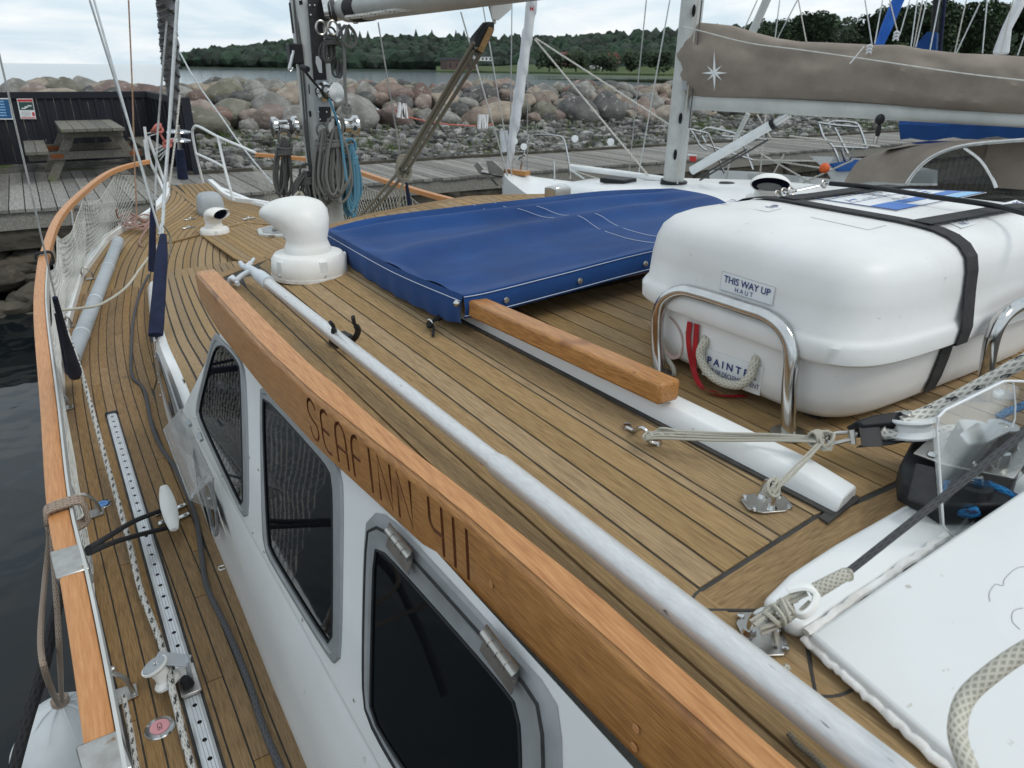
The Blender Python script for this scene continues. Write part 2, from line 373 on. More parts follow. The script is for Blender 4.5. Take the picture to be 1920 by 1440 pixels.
rope_mat('rope_cream', (.56, .535, .45), (.34, .32, .26), freq=.75)
rope_mat('rope_grey', (.2, .2, .185), (.09, .09, .08), freq=.45)
rope_mat('rope_dark', (.10, .10, .095), (.045, .045, .045), freq=.45)
rope_mat('rope_olive', (.24, .22, .17), (.10, .09, .065), freq=.45)
rope_mat('rope_blue', (.10, .26, .36), (.04, .12, .18), freq=.45)
rope_mat('rope_bright_blue', (.02, .22, .5), (.01, .08, .25), fleck=(.02, .02, .05), freq=.45, thr=.5)
rope_mat('rope_black', (.018, .018, .02), (.005, .005, .006), freq=.45)
rope_mat('rope_tan', (.36, .28, .22), (.16, .12, .09), freq=.45)
rope_mat('rope_pink', (.42, .27, .23), (.2, .12, .1), freq=.45)
rope_mat('sheath_grey', (.09, .09, .095), (.05, .05, .053), freq=.25)
mat('boom_paint', (.46, .47, .45), (.55, .56, .54), rough=.45, sc=4)
M = MATS
# transparent plastic
def acrylic(name, tint, f, haze=0.12):
    m = bpy.data.materials.new(name); m.use_nodes = True; t = m.node_tree; Nn = t.nodes; Lk = t.links
    for n in list(Nn): Nn.remove(n)
    o = Nn.new('ShaderNodeOutputMaterial'); tr = Nn.new('ShaderNodeBsdfTransparent'); tr.inputs[0].default_value = (*tint, 1)
    gl = Nn.new('ShaderNodeBsdfPrincipled'); gl.inputs['Base Color'].default_value = (.55, .56, .56, 1); gl.inputs['Roughness'].default_value = haze
    fr = Nn.new('ShaderNodeLayerWeight'); fr.inputs[0].default_value = .12; ad_ = Nn.new('ShaderNodeMath'); ad_.inputs[1].default_value = f
    n = Nn.new('ShaderNodeTexNoise'); n.inputs['Scale'].default_value = 9; n.inputs['Detail'].default_value = 6
    mu = Nn.new('ShaderNodeMath'); mu.operation = 'MULTIPLY'; mu.inputs[1].default_value = f * 2; Lk.new(n.outputs[0], mu.inputs[0]); Lk.new(mu.outputs[0], ad_.inputs[1])
    Lk.new(fr.outputs['Facing'], ad_.inputs[0]); mi_ = Nn.new('ShaderNodeMixShader'); Lk.new(ad_.outputs[0], mi_.inputs[0]); Lk.new(tr.outputs[0], mi_.inputs[1]); Lk.new(gl.outputs[0], mi_.inputs[2]); Lk.new(mi_.outputs[0], o.inputs[0])
    if haze < .1:
        g2_ = Nn.new('ShaderNodeBsdfGlossy'); g2_.inputs['Roughness'].default_value = haze; g2_.inputs['Color'].default_value = (.9, .9, .9, 1); Lk.new(g2_.outputs[0], mi_.inputs[2])
    MATS[name] = m
acrylic('acrylic', (.94, .96, .96), .02, .05)
acrylic('acrylic_dirty', (.88, .87, .85), .13, .35)
acrylic('hood_window', (.62, .64, .64), .06, .1)
def strip(yl, xl, xr, zf, th=.012, gap=0.0022):
    """plank following two edge curves; None when nothing is left"""
    rows = []
    for y in yl:
        a, b = xl(y) + gap, xr(y) - gap
        if b - a > .004: rows.append((y, a, b))
        elif rows: break
    if len(rows) < 2: return None
    V = []; F = []
    for y, a, b in rows:
        za, zb = zf(a, y), zf(b, y)
        V += [(a, y, za), (b, y, zb), (b, y, zb - th), (a, y, za - th)]
    n = len(rows)
    for i in range(n - 1):
        for k in range(4): F.append((i * 4 + k, i * 4 + (k + 1) % 4, i * 4 + 4 + (k + 1) % 4, i * 4 + 4 + k))
    F.append((0, 1, 2, 3)); F.append((n * 4 - 4, n * 4 - 3, n * 4 - 2, n * 4 - 1))
    return MB().add(V, F)
def sheet(ys, xl, xr, zf, dz):
    V = []; F = []
    for y in ys:
        a, b = xl(y), xr(y)
        for k in range(9):
            x = a + (b - a) * k / 8; V.append((x, y, zf(x, y) + dz))
    for i in range(len(ys) - 1):
        for k in range(8): F.append((i * 9 + k, i * 9 + k + 1, i * 9 + 10 + k, i * 9 + 9 + k))
    return MB().add(V, F)

# =================================================================== OUR SAILING YACHT
def XC(Y): return 1.72 - .05 * Y
yacht = thing('sailing_yacht', (1.5, 2, 1.2), 'teak decked white sailing yacht in the foreground with carved name board on its deckhouse', 'sailing yacht')
def sub(name, loc=None, label=None):      # a part that holds sub-parts
    o = bpy.data.objects.new(name, None); COL.objects.link(o); o.parent = yacht; o.empty_display_size = .05
    l = Vector(loc) if loc is not None else OFF[yacht.name]
    o.location = l - OFF[yacht.name]; OFF[o.name] = l
    if label: o['label'] = label
    return o

toe = [(-.06, -1.5), (-.08, 0), (-.10, 1.0)] + [tuple(PD(*p)[:2]) for p in [(215, 1290), (150, 1000), (128, 880), (118, 740), (125, 625), (150, 540), (175, 490), (212, 447), (275, 410), (316, 375), (320, 346)]]
xd = smoothfn(toe)
YB = max(p[1] for p in toe)
stbd = [tuple(PD(*p)[:2]) for p in [(401, 352), (433, 376), (520, 392)]] + [(2.5, 5.4), (2.75, 4.4), (2.95, 3), (3.05, 0), (3.05, -1.5)]
xs = smoothfn(stbd)
base = [(.225, -1.5), (.23, 0)] + [tuple(PD(*p)[:2]) for p in [(575, 1440), (520, 1310), (470, 1180), (404, 1020), (350, 875), (317, 798), (302, 735), (290, 663), (283, 627)]]
xb = smoothfn(base)
crease = [(.33, -.8), (.305, .3)] + [tuple(PZ(x, y, 1.1)[:2]) for x, y in [(695, 1383), (612, 1260), (513, 1080), (463, 993), (392, 877), (354, 792)]]
xcr = lambda y: float(np.interp(y, [-1.5, 2.5, 3.2], [.35, .248, .268])) if y < 2.8 else xtk(y) - .045
tk = [tuple(PT(*p)[:2]) for p in [(365, 765), (330, 680), (308, 630), (294, 570), (289, 520), (292, 480), (315, 458)]]
xtk = smoothfn(tk)
trunk_front = [PT(315, 458), PT(322, 457), PT(462, 422)]
YTF = lambda x: float(np.interp(x, [trunk_front[1].x, trunk_front[2].x, 2 * XC(5.6) - trunk_front[2].x + .2, 2.2], [trunk_front[1].y, trunk_front[2].y, trunk_front[2].y, trunk_front[1].y]))
xts = lambda y: 2 * XC(y) - xtk(y)
frange = lambda a, b, s: [a + s * i for i in range(int((b - a) / s) + 1)]

# hull
YE = YB
st_ = [-1.4, 0, 1.5, 3, 4.5, 6, 7, 8, 8.8, YE]
mb = MB()
rings = []
for y in st_:
    a, b = xd(y) - .06, xs(y) + .06; z = ZD(y); c = XC(y); q = max(0, (y - 5) / (YE - 5)) if y > 5 else 0
    wl, wr = lerp(a + .05, c - .02, min(1, q * 1.15)), lerp(b - .05, c + .02, min(1, q * 1.15))
    rings.append([(a, y, z + .03), (lerp(a, wl, .3) - .02, y, z - .45), (wl, y, .05), (c, y, -.3), (wr, y, .05), (lerp(b, wr, .3) + .02, y, z - .45), (b, y, z + .03), (b - .05, y, z + .03), (b - .06, y, z - .02), (a + .06, y, z - .02), (a + .05, y, z + .03)])
mb.loft(rings).build('hull', M['gelcoat'], yacht, smooth=True)

# side deck, port
zdk = lambda x, y: ZD(y)
side = sub('side_deck', (.1, 2, 1.2))
ysd = frange(-.6, YTF(.5), .1)
sheet(ysd, lambda y: xd(y) - .01, lambda y: xb(y) + .02 if y < 4.9 else xtk(y) + .1, zdk, -.004).build('caulk_bed', M['caulk'], side)
PW = .0425
rr = random.Random(3)
ref = smoothfn([(-.115, -1.5), (-.125, 1.6), (-.14, 2.6)] + [(a, b) for a, b in toe if b > 3.2])
lim = lambda y: (xb(y) - .03 if y < 3.8 else (xb(min(y, 4.6)) - .01 if y < 4.6 else xtk(y) + .03))
def cut_rows(ya, yb, cuts): 
    e = [ya] + [c for c in sorted(cuts) if ya < c < yb] + [yb]; return list(zip(e[:-1], e[1:]))
for k in range(-1, 24):
    fl = (lambda k: (lambda y: max(ref(y) + k * PW, xd(y) + .004)))(k); fr_ = (lambda k: (lambda y: min(ref(y) + (k + 1) * PW, lim(y))))(k)
    cuts = [rr.uniform(.2, 1.4) + 1.3 * i for i in range(5)] if k % 2 == 0 else [rr.uniform(.9, 2.4) + 1.9 * i for i in range(4)]
    for a, b in cut_rows(-.6, 5.6, cuts):
        g = strip([a + .0015] + [v for v in frange(-.6, 6, .12) if a < v < b] + [b - .0015], fl, fr_, zdk)
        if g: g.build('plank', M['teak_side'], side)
# margin plank next to the cabin side
g = strip(frange(-.6, 4.5, .1), lambda y: lim(y), lambda y: xb(y) + .004, zdk)
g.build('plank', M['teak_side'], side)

# foredeck
fore = sub('foredeck', (1.3, 7, 1.3))
yfd = frange(4.6, YE - .02, .08)
sheet(yfd, lambda y: xd(y) - .01, lambda y: xs(y) + .01, zdk, -.004).build('caulk_bed', M['caulk'], fore)
PF = .056
for sg in (1, -1):
    for k in range(0, 30):
        if sg == 1: fl = (lambda k: (lambda y: xd(y) + k * PF + .004))(k); fr_ = (lambda k: (lambda y: min(xd(y) + (k + 1) * PF, XC(y) - .03)))(k)
        else: fr_ = (lambda k: (lambda y: xs(y) - k * PF - .004))(k); fl = (lambda k: (lambda y: max(xs(y) - (k + 1) * PF, XC(y) + .03)))(k)
        g = strip(frange(5.55 if sg == 1 else 4.9, YE - .02, .08), fl, fr_, zdk)
        if g: g.build('plank', M['teak'], fore)
strip(frange(5.0, YE - .02, .1), lambda y: XC(y) - .03, lambda y: XC(y) + .03, zdk).build('king_plank', M['teak'], fore)

# forward trunk cabin: rounded white edge and teak top
trunk = sub('trunk_cabin', (1.3, 4, 1.6))
zt = lambda x, y: ZT(y) + .05 * (1 - ((x - XC(y)) / 1.3) ** 2) - .02
mb = MB()
for sg in (1, -1):
    rings = []
    for y in frange(2.3, 5.3, .15) + [5.35]:
        xe = xtk(y); xo = min(xe - .045, xb(y) + .06) if y < 4.2 else xe - .045; bz = ZD(y) - .02; zz = zt(xe, y)
        hgt = zz - bz; q = max(.25, hgt)
        pr = [(xb(y) if y < 4.2 else xo, bz), (xo - .006, bz + hgt * .55), (xo + .002, zz - .05 * min(1, q * 3)), (xo + .018, zz - .012), (xe + .004, zz - .001), (xe + .03, zz - .006)]
        if sg == -1: pr = [(2 * XC(y) - a, b) for a, b in pr]
        rings.append([(a, y, b) for a, b in pr])
    MB().loft(rings, caps=False, closed=False).build('cabin_side', M['gelcoat'], trunk, smooth=True)
ytr = frange(2.2, 5.75, .1)
YTe = 5.65
sheet([y for y in ytr if y < 5.4], lambda y: xtk(y), lambda y: xts(y), zt, -.004).build('caulk_bed', M['caulk'], trunk)
f0, f1 = PT(318, 458), PT(462, 422)
mbf = MB()
xsn = [f0.x + (2 * XC(5.4) - f0.x - f0.x) * i / 10 for i in range(11)]
for i in range(10):
    ya, yb = YTF(xsn[i]), YTF(xsn[i + 1])
    mbf.add([(xsn[i], ya, zt(xsn[i], ya) - .003), (xsn[i + 1], yb, zt(xsn[i + 1], yb) - .003), (xsn[i + 1], yb + .06, ZD(yb)), (xsn[i], ya + .06, ZD(ya))], [(0, 1, 2, 3)])
mbf.build('cabin_front', M['gelcoat'], trunk, smooth=True)
for sg in (1, -1):
    for k in range(0, 26):
        if sg == 1: fl = (lambda k: (lambda y: xtk(y) + k * PW * 1.05 + .004))(k); fr_ = (lambda k: (lambda y: min(xtk(y) + (k + 1) * PW * 1.05, XC(y) - .28) if YTF(xtk(y) + k * PW) - .03 > y else -9))(k)
        else: fr_ = (lambda k: (lambda y: xts(y) - k * PW * 1.05 - .004))(k); fl = (lambda k: (lambda y: max(xts(y) - (k + 1) * PW * 1.05, XC(y) + .28) if YTF(xts(y) - k * PW) - .03 > y else 9))(k)
        g = strip(frange(2.2, 5.7, .07), fl, fr_, zt)
        if g: g.build('plank', M['teak'], trunk)
for k in range(10):
    a, b = -.28 + k * .056, -.28 + (k + 1) * .056
    g = strip(frange(3.0, YTF(1.4) - .05, .2), (lambda a: (lambda y: XC(y) + a))(a), (lambda b: (lambda y: XC(y) + b))(b), zt)
    if g: g.build('plank', M['teak'], trunk)
# front margin of the trunk top
for i in range(10):
    a, b = xsn[i], xsn[i + 1]; q = [(a + .001, YTF(a) - .028), (b - .001, YTF(b) - .028), (b - .001, YTF(b) + .012), (a + .001, YTF(a) + .012)]
    MB().prism([(x, y, zt(x, y) + .001) for x, y in q], (0, 0, -.012)).build('margin_plank', M['teak_cross'], trunk)
# portlight in the trunk side and the opened acrylic storm panel
pl = sub('portlight', PZ(330, 760, 1.3), 'portlight in the trunk side with its clear panel propped open')
def quad_on(name, pts, m, par, th=.006, label=None, ck=2, bev=0):
    """flat rounded polygon through real points, with thickness"""
    P = chaikin(pts, ck) if ck else [Vector(p) for p in pts]
    nrm = Vector((0, 0, 0)); c = sum((Vector(p) for p in P), Vector()) / len(P)
    for i in range(len(P)): nrm += (P[i] - c).cross(P[(i + 1) % len(P)] - c)
    nrm.normalize()
    if nrm.dot(CP - c) < 0: nrm = -nrm
    return MB().prism([p - nrm * .001 for p in P], nrm * th).build(name, m, par, label=label, bev=bev, smooth=False)
def on_trunk_side(x, y):
    p = PX(x, y, .3)
    for _ in range(20): p = PX(x, y, xb(min(max(p.y, 0), 4.2)) + .0 - .004)
    return p
fr_px = [(296, 655), (304, 668), (346, 790), (352, 815), (333, 812), (306, 725), (297, 680)]
quad_on('frame', [on_trunk_side(*p) + Vector((-.004, 0, 0)) for p in fr_px], M['frame_grey'], pl, .006, ck=2)
gl_px = [(301, 672), (306, 680), (338, 790), (336, 800), (310, 722)]
quad_on('pane', [on_trunk_side(*p) + Vector((-.008, 0, 0)) for p in gl_px], M['glass'], pl, .006, ck=2)
for p in [(298, 668), (303, 700), (305, 716), (308, 740)]:
    MB().lathe([(0, .004), (.004, .003), (.005, 0)], on_trunk_side(*p) + Vector((-.014, 0, 0)), (-1, 0, 0), 8).build('screw', M['steel'], pl)
h1, h2 = PX(340, 767, .235), PX(400, 897, .225)
o1, o2, o3 = PX(307, 806, .15), PX(357, 937, .15), PX(405, 957, .20)
quad_on('storm_panel', [h1, h2, PX(404, 957, .205), o2, o1], M['acrylic_dirty'], pl, .004, ck=0)
mb = MB()
for a, b in [(h1, h2), (h2, PX(404, 957, .205)), (PX(404, 957, .205), o2), (o2, o1), (o1, h1)]: mb.tube([a, b], .0022, 5)
mb.build('panel_edge', M['acrylic_dirty'], pl)
MB().tube([PX(360, 932, .155), PX(386, 893, .22)], .004, 6).build('stay_arm', M['plastic_grey'], pl)
for a, b in [((373, 812), (378, 826)), ((352, 788), (357, 798))]: MB().tube([PX(*a, .224), PX(*b, .224)], .006, 6).build('hinge', M['plastic_grey'], pl)
wf = sub('opening_port', PX(400, 960, .23))
ring = curve([PX(*p, .226) for p in [(372, 895), (392, 960), (399, 992), (405, 1003), (408, 985), (402, 940), (392, 905)]], 5)
MB().tube(ring, .006, 6).build('frame', M['frame_grey'], wf)
quad_on('pane', [PX(*p, .228) for p in [(374, 900), (395, 962), (401, 992), (404, 985), (399, 940), (388, 905)]], M['glass'], wf, .003)
quad_on('vent_mesh', [PX(*p, .232) for p in [(397, 925), (408, 950), (412, 965), (424, 1003), (405, 968), (398, 945)]], M['steel_dull'], wf, .003, ck=0)

# ------------------------------------------------------------------ deckhouse walls
house = sub('deckhouse', (1.5, 1, 1.6))
WA, WB, WC = Vector((.263, 1.43, 1.6)), Vector((.245, 2.375, 1.6)), Vector((.388, .5, 2.02))
WN = (WB - WA).cross(WC - WA).normalized()
if WN.x > 0: WN = -WN
def PW_(x, y, off=0):        # pixel met with the port wall plane
    d = ray(x, y); t = (WA + WN * off - CP).dot(WN) / d.dot(WN); return CP + d * t
def wallx(y, z): return WA.x - (WN.y * (y - WA.y) + WN.z * (z - WA.z)) / WN.x
mb = MB()
rows = []
for y in [-1.2, -.4, .3, .7, 1.1, 1.5, 1.9, 2.3, 2.46]:
    cx = wallx(y, 1.6)
    rows.append([(xb(y), y, 1.18), (xb(y) + .006, y, 1.4), (cx - .008, y, 1.585), (cx - .002, y, 1.598), (cx, y, 1.61)])
mb.loft(rows, caps=False, closed=False)
mb.build('lower_side', M['gelcoat'], house, smooth=True)
yb_, yt_ = 2.47, 2.06
U = [(wallx(-1.2, 1.6), -1.2, 1.606), (wallx(yb_, 1.6), yb_, 1.606), (wallx(yt_, 2.03), yt_, 2.03), (wallx(-1.2, 2.03), -1.2, 2.03)]
MB().add(U, [(0, 1, 2, 3)]).build('upper_side', M['gelcoat'], house)
rf = [PR(*p) for p in [(407, 514), (472, 494), (530, 459), (650, 409)]] + [Vector((1.67, 2.93, 0)), Vector((2.2, 2.8, 0)), Vector((2.75, 2.4, 0))]
RFY = lambda x: float(np.interp(x, [p.x for p in rf], [p.y for p in rf]))
frt = [Vector((wallx(yt_, 2.03), yt_, 2.03))] + [Vector((p.x, p.y, ZR(p.x) - .02)) for p in rf[1:]]
frb = [Vector((wallx(yb_, 1.6), yb_, 1.606))] + [Vector((p.x, p.y + .38, 1.6)) for p in rf[1:]]
mb = MB().loft([frb, frt], caps=False, closed=False)
mb.build('front_face', M['gelcoat'], house)
mb = MB().add([(2.75, -1.2, 1.2), (2.75, 2.78, 1.2), (2.75, 2.4, ZR(2.7)), (2.75, -1.2, ZR(2.7))], [(0, 1, 2, 3)])
mb.build('starboard_side', M['gelcoat'], house)

def window(outer, inner, name='deckhouse_window', hinged=False, label=None):
    c = sum((PW_(*p) for p in outer), Vector()) / len(outer)
    wd = sub(name, c, label)
    O = chaikin([PW_(*p) for p in outer], 2); I = chaikin([PW_(*p) for p in inner], 2)
    m = 48
    def rs(P, m=m):        # resample by arc from the angle-most point
        P = P + [P[0]]; ls = [0]
        for a, b in zip(P, P[1:]): ls.append(ls[-1] + (b - a).length)
        return [next(P[i] + (P[i + 1] - P[i]) * ((s - ls[i]) / max(1e-9, ls[i + 1] - ls[i])) for i in range(len(P) - 1) if ls[i + 1] >= s - 1e-9) for s in [ls[-1] * k / m for k in range(m)]]
    Oc = rs(O)
    # inner ring: nearest matching by direction from centre
    ci = sum(I, Vector()) / len(I)
    Ir = rs(I, 200)
    In = []
    e1 = (WB - WA).normalized(); e2 = WN.cross(e1)
    for p in Oc:
        a = math.atan2((p - ci).dot(e2), (p - ci).dot(e1))
        In.append(min(Ir, key=lambda q: abs((math.atan2((q - ci).dot(e2), (q - ci).dot(e1)) - a + PI) % (2 * PI) - PI)))
    r1 = [p + WN * .001 for p in Oc]; r2 = [p.lerp(q, .08) + WN * .006 for p, q in zip(Oc, In)]; r3 = [p.lerp(q, .45) + WN * .008 for p, q in zip(Oc, In)]
    r4 = [p.lerp(q, .55) + WN * .004 for p, q in zip(Oc, In)]; r5 = [p.lerp(q, .95) + WN * .006 for p, q in zip(Oc, In)]; r6 = [q + WN * .002 for q in In]
    MB().loft([r1, r2, r3, r4, r5, r6], caps=False).build('frame', M['frame_grey'], wd, smooth=True)
    MB().add([q + WN * .004 for q in In], [tuple(range(len(In)))]).build('pane', M['glass'], wd)
    if hinged: MB().tube([p.lerp(q, .36) + WN * .0075 for p, q in zip(Oc, In)], .0030, 6, closed=True).build('gasket', M['black_dull'], wd)
    MB().tube([q + WN * .006 for q in In], .0028, 5, closed=True).build('gasket', M['black_plastic'], wd)
    return wd
window([(403, 618), (414, 634), (456, 673), (464, 720), (470, 962), (462, 974), (452, 958), (373, 790), (368, 765), (384, 700)],
       [(411, 636), (450, 678), (455, 700), (461, 950), (456, 950), (379, 785), (377, 768), (392, 705)], label='foremost tinted side window under the name board')
window([(490, 733), (494, 720), (508, 728), (615, 842), (640, 875), (646, 925), (643, 1230), (635, 1250), (622, 1238), (520, 1072), (500, 1035), (494, 1000)],
       [(496, 750), (502, 746), (604, 858), (622, 882), (629, 905), (629, 1205), (624, 1214), (515, 1040), (506, 1015)], label='middle tinted side window under the name board')
wd3 = window([(686, 985), (698, 962), (722, 958), (800, 1038), (1005, 1262), (1045, 1305), (1058, 1390), (1052, 1800), (1030, 1880), (990, 1840), (735, 1430), (690, 1340), (680, 1290)],
       [(706, 1040), (712, 1026), (726, 1034), (965, 1300), (984, 1345), (984, 1700), (970, 1740), (760, 1436), (702, 1345), (700, 1310)], hinged=True, label='hinged opening side window nearest the cockpit')
for a, b in [((728, 994), (770, 1047)), ((908, 1186), (968, 1268))]:
    p, q = PW_(*a, .02), PW_(*b, .02); hg = MB(); d = (q - p).normalized(); dn = WN.cross(d).normalized()
    if dn.z > 0: dn = -dn
    hg.tube([p + WN * .002, q + WN * .002], .0055, 10)
    hg.obox((p + q) / 2 + dn * .016 - WN * .003, d * (q - p).length * .5, dn * .015, WN * .0012)
    hg.obox((p + q) / 2 - dn * .008 + WN * .001, d * (q - p).length * .5, dn * .006, WN * .0012)
    for t in (.25, .5, .75): hg.tube([p.lerp(q, t - .01) + WN * .002, p.lerp(q, t + .01) + WN * .002], .0068, 10)
    hg.build('hinge', M['steel_dull'], wd3, smooth=True)
for x, y in [(366, 784), (374, 804), (469, 857), (486, 880), (418, 892), (476, 998), (497, 1034), (569, 1162), (666, 1312), (353, 820)]:
    p = PW_(x, y); MB().lathe([(0, .004), (.003, .0035), (.005, 0)], p, WN, 8).build('snap_stud', M['steel_dull'], house)
p = PW_(421, 1063); MB().tube(curve([p + Vector((0, -.008, 0)), p + Vector((-.014, -.008, .0)), p + Vector((-.014, .008, 0)), p + Vector((0, .008, 0))], 3), .002, 6).build('hook', M['steel'], house)

# ------------------------------------------------------------------ deckhouse roof
roof = sub('deckhouse_roof', (1.5, 1.5, 2.1))
MB().loft([[(x if i else .54, -1.2, ZR(x) - .002) for i, x in enumerate(np.linspace(.41, 2.75, 16))], [(x, min(RFY(x) - .004, 9), ZR(x) - .002) for x in np.linspace(.41, 2.75, 16)]], caps=False, closed=False).build('caulk_bed', M['caulk'], roof)
lA = [PR(*p) for p in [(1318, 1103), (1530, 968), (1600, 942), (1925, 800)]]
YA = lambda x: float(np.interp(x, [p.x for p in lA], [p.y for p in lA]))
_sx = [PR(1140, y).x for y in (972.5, 918.5, 868.5, 822.5, 806.0)]
_st = (_sx[2] - _sx[0]) / 2
seams = [_sx[0] - 4 * _st, _sx[0] - 3 * _st, _sx[0] - 2 * _st, _sx[0] - _st] + _sx + [.812, .853]
def ypoly(a, b, ya, yb, yc, yd, m=M['teak'], name='plank', par=None, th=.012):
    """plank between x=a and x=b, aft ends ya/yb, fore ends yc/yd"""
    g = .0023
    P = [(a + g, ya, ZR(a)), (b - g, yb, ZR(b)), (b - g, yd, ZR(b)), (a + g, yc, ZR(a))]
    return MB().prism(P, (0, 0, -th)).build(name, m, par or roof)
lastx = .853
it_in = lambda y: float(np.interp(y, [-1, 0, .223, .4, .51, .74, .987, 1.228, 1.44, 2.232], [.53, .468, .454, .449, .447, .429, .408, .398, .388, .386])) - .012
for a, b in zip(seams[:-1], seams[1:]):
    if a < _sx[0] - 1.6 * _st:
        g = strip(frange(-.7, RFY(a) - .055, .12), (lambda a: (lambda y: max(a, it_in(y))))(a), (lambda b: (lambda y: b))(b), lambda x, y: ZR(x))
        if a < .44 or True:
            ys3 = [y for y in frange(-.7, RFY(a) - .055, .06)]
            rows3 = [y for y in ys3 if b - max(a, it_in(y)) > .01]
            g = strip(rows3, (lambda a: (lambda y: max(a, it_in(y))))(a), (lambda b: (lambda y: b))(b), lambda x, y: ZR(x)) if len(rows3) > 2 else None
        if g: g.build('plank', M['teak'], roof)
        continue
    if a < .56: aft = (-.7, -.7)
    else: aft = (YA(a) + .004, YA(b) + .004)
    ypoly(a, b, aft[0], aft[1], RFY(a) - .055, RFY(b) - .055)
MB().add([(.853, 0, 0)], [])
x = .853
hatch_aft = lambda x: float(np.interp(x, [.86, 1.52, 2.4], [1.52, 1.50, 1.45]))
mx_ = [.853] + [.9 + .0515 * i for i in range(35)]
for a, b in zip(mx_[:-1], mx_[1:]):
    ypoly(a, b, YA(a) + .004, YA(b) + .004, hatch_aft(a) - .055, hatch_aft(b) - .055)
    ypoly(a, b, 2.2, 2.2, RFY(a) - .055, RFY(b) - .055)
# margins
mxs = np.linspace(.40, 2.72, 14)
for a, b in zip(mxs[:-1], mxs[1:]):
    P = [(a + .001, RFY(a) - .052, ZR(a)), (b - .001, RFY(b) - .052, ZR(b)), (b - .001, RFY(b), ZR(b)), (a + .001, RFY(a), ZR(a))]
    MB().prism(P, (0, 0, -.03)).build('margin_plank', M['teak_cross'], roof)
mxs = [.93, 1.7, 2.5]
for a, b in zip(mxs[:-1], mxs[1:]):
    P = [(a, hatch_aft(a) - .05, ZR(a) + .0005), (b - .003, hatch_aft(b) - .05, ZR(b) + .0005), (b - .003, hatch_aft(b) + .02, ZR(b) + .0005), (a, hatch_aft(a) + .02, ZR(a) + .0005)]
    MB().prism(P, (0, 0, -.014)).build('margin_plank', M['teak_cross'], roof)
def rpoly(px, m=M['teak_cross'], name='margin_plank', ck=0):
    P = [PR(*p) for p in px]
    if ck: P = chaikin(P, ck)
    return MB().prism(P, (0, 0, -.014)).build(name, m, roof)
rpoly([(1305, 1112), (1320, 1108), (1533, 972), (1604, 947), (1930, 806), (1930, 875), (1700, 964), (1432, 1141), (1310, 1142), (1300, 1130)])
rpoly([(1303, 1148), (1430, 1148), (1512, 1198), (1524, 1300), (1450, 1262), (1310, 1160)], M['teak'])
rpoly([(1518, 1203), (1540, 1215), (1606, 1286), (1575, 1300), (1531, 1303)], M['teak'])
rpoly([(1452, 1270), (1530, 1309), (1580, 1305), (1612, 1292), (1860, 1490), (1790, 1560), (1700, 1450)], M['teak'])

for px in [[(1432, 1146), (1303, 1145)], [(1318, 1105), (1303, 1117), (1297, 1132), (1303, 1147)], [(1511, 1202), (1517, 1240), (1529, 1303)], [(1500, 1290), (1529, 1305), (1558, 1308), (1582, 1303), (1608, 1289)]]:
    MB().tube(curve([PR(*p, -.0016) for p in px], 5), .0027, 8, flat=1).build('caulk_seam', M['caulk'], roof)
# teak coaming and sliding-hatch rail
rail = sub('hatch_rail', PR(1200, 770), 'white hatch rail capped forward with a teak strip')
ob = [PR(*p) for p in [(845, 590), (875, 606), (1200, 780), (1400, 888), (1500, 943)]]
d0 = (ob[-1] - ob[0]).normalized()
rings = []
n_ = 14
tip = PR(1565, 966)
ib_tip = PR(1590, 935)
for i in range(n_ + 1):
    t = i / n_; p = ob[0].lerp(tip, t); p.z = ZR(p.x) - .003
    q = 1 if t < .97 else .75
    hh = .046 * (1 - .22 * t) * q; wd_ = lerp(.058, .064, t)
    x0 = p.x; rings.append([(x0, p.y, p.z), (x0 + .004, p.y, p.z + hh * .6), (x0 + .014, p.y, p.z + hh), (x0 + wd_ - .008, p.y + .01 * t, p.z + hh), (x0 + wd_, p.y + .012 * t, p.z + hh * .8), (x0 + wd_ + .004, p.y + .012 * t, p.z)])
MB().loft(rings).build('moulding', M['gelcoat'], rail, smooth=False, bev=.0035, seg=2)
mb = MB()
for i in range(n_):
    a, b = ob[0].lerp(tip, i / n_), ob[0].lerp(tip, (i + 1) / n_)
    mb.prism([(a.x - .009, a.y, ZR(a.x) + .001), (a.x + .004, a.y, ZR(a.x) + .001), (b.x + .004, b.y, ZR(b.x) + .001), (b.x - .009, b.y, ZR(b.x) + .001)], (0, 0, .003))
mb.prism([PR(1535, 972, .001), PR(1590, 930, .001), PR(1612, 937, .001), PR(1552, 984, .001)], (0, 0, .003))
mb.build('caulk_line', M['caulk'], rail)
a, b = ob[0].copy(), PR(1245, 748, .04)
a = Vector((.862, 1.62, 0)); ta, tb = PR(882, 556, .088), PR(1258, 718, .082)
tb2 = PR(1245, 712, .078)
A0 = Vector((ta.x, ta.y, ta.z)); B0 = tb
MB().obox((A0 + B0) / 2 + Vector((.0, 0, -.018)), (B0 - A0) / 2, Vector((.024, 0, 0)), Vector((0, 0, .02))).build('teak_strip', M['varnish'], rail, bev=.006)
MB().lathe([(.0, .002), (.009, .002), (.010, 0)], PR(1195, 698, .083), (0, 0, 1), 14, sx=1.0).build('plug', M['carved'], rail)
# black hatch coaming under the cover
cm = sub('hatch_coaming', PR(1000, 560))
c0, c1 = PR(935, 572, .0), PR(1240, 508, .0)
MB().obox((c0 + c1) / 2 + Vector((0, .018, .036)), (c1 - c0) / 2, Vector((0, .012, 0)), Vector((0, 0, .036))).build('aft_board', M['varnish'], cm)
MB().box((.87, 1.56, 2.1), (2.3, 2.2, 2.19)).build('hatch_lid', M['gelcoat'], cm)

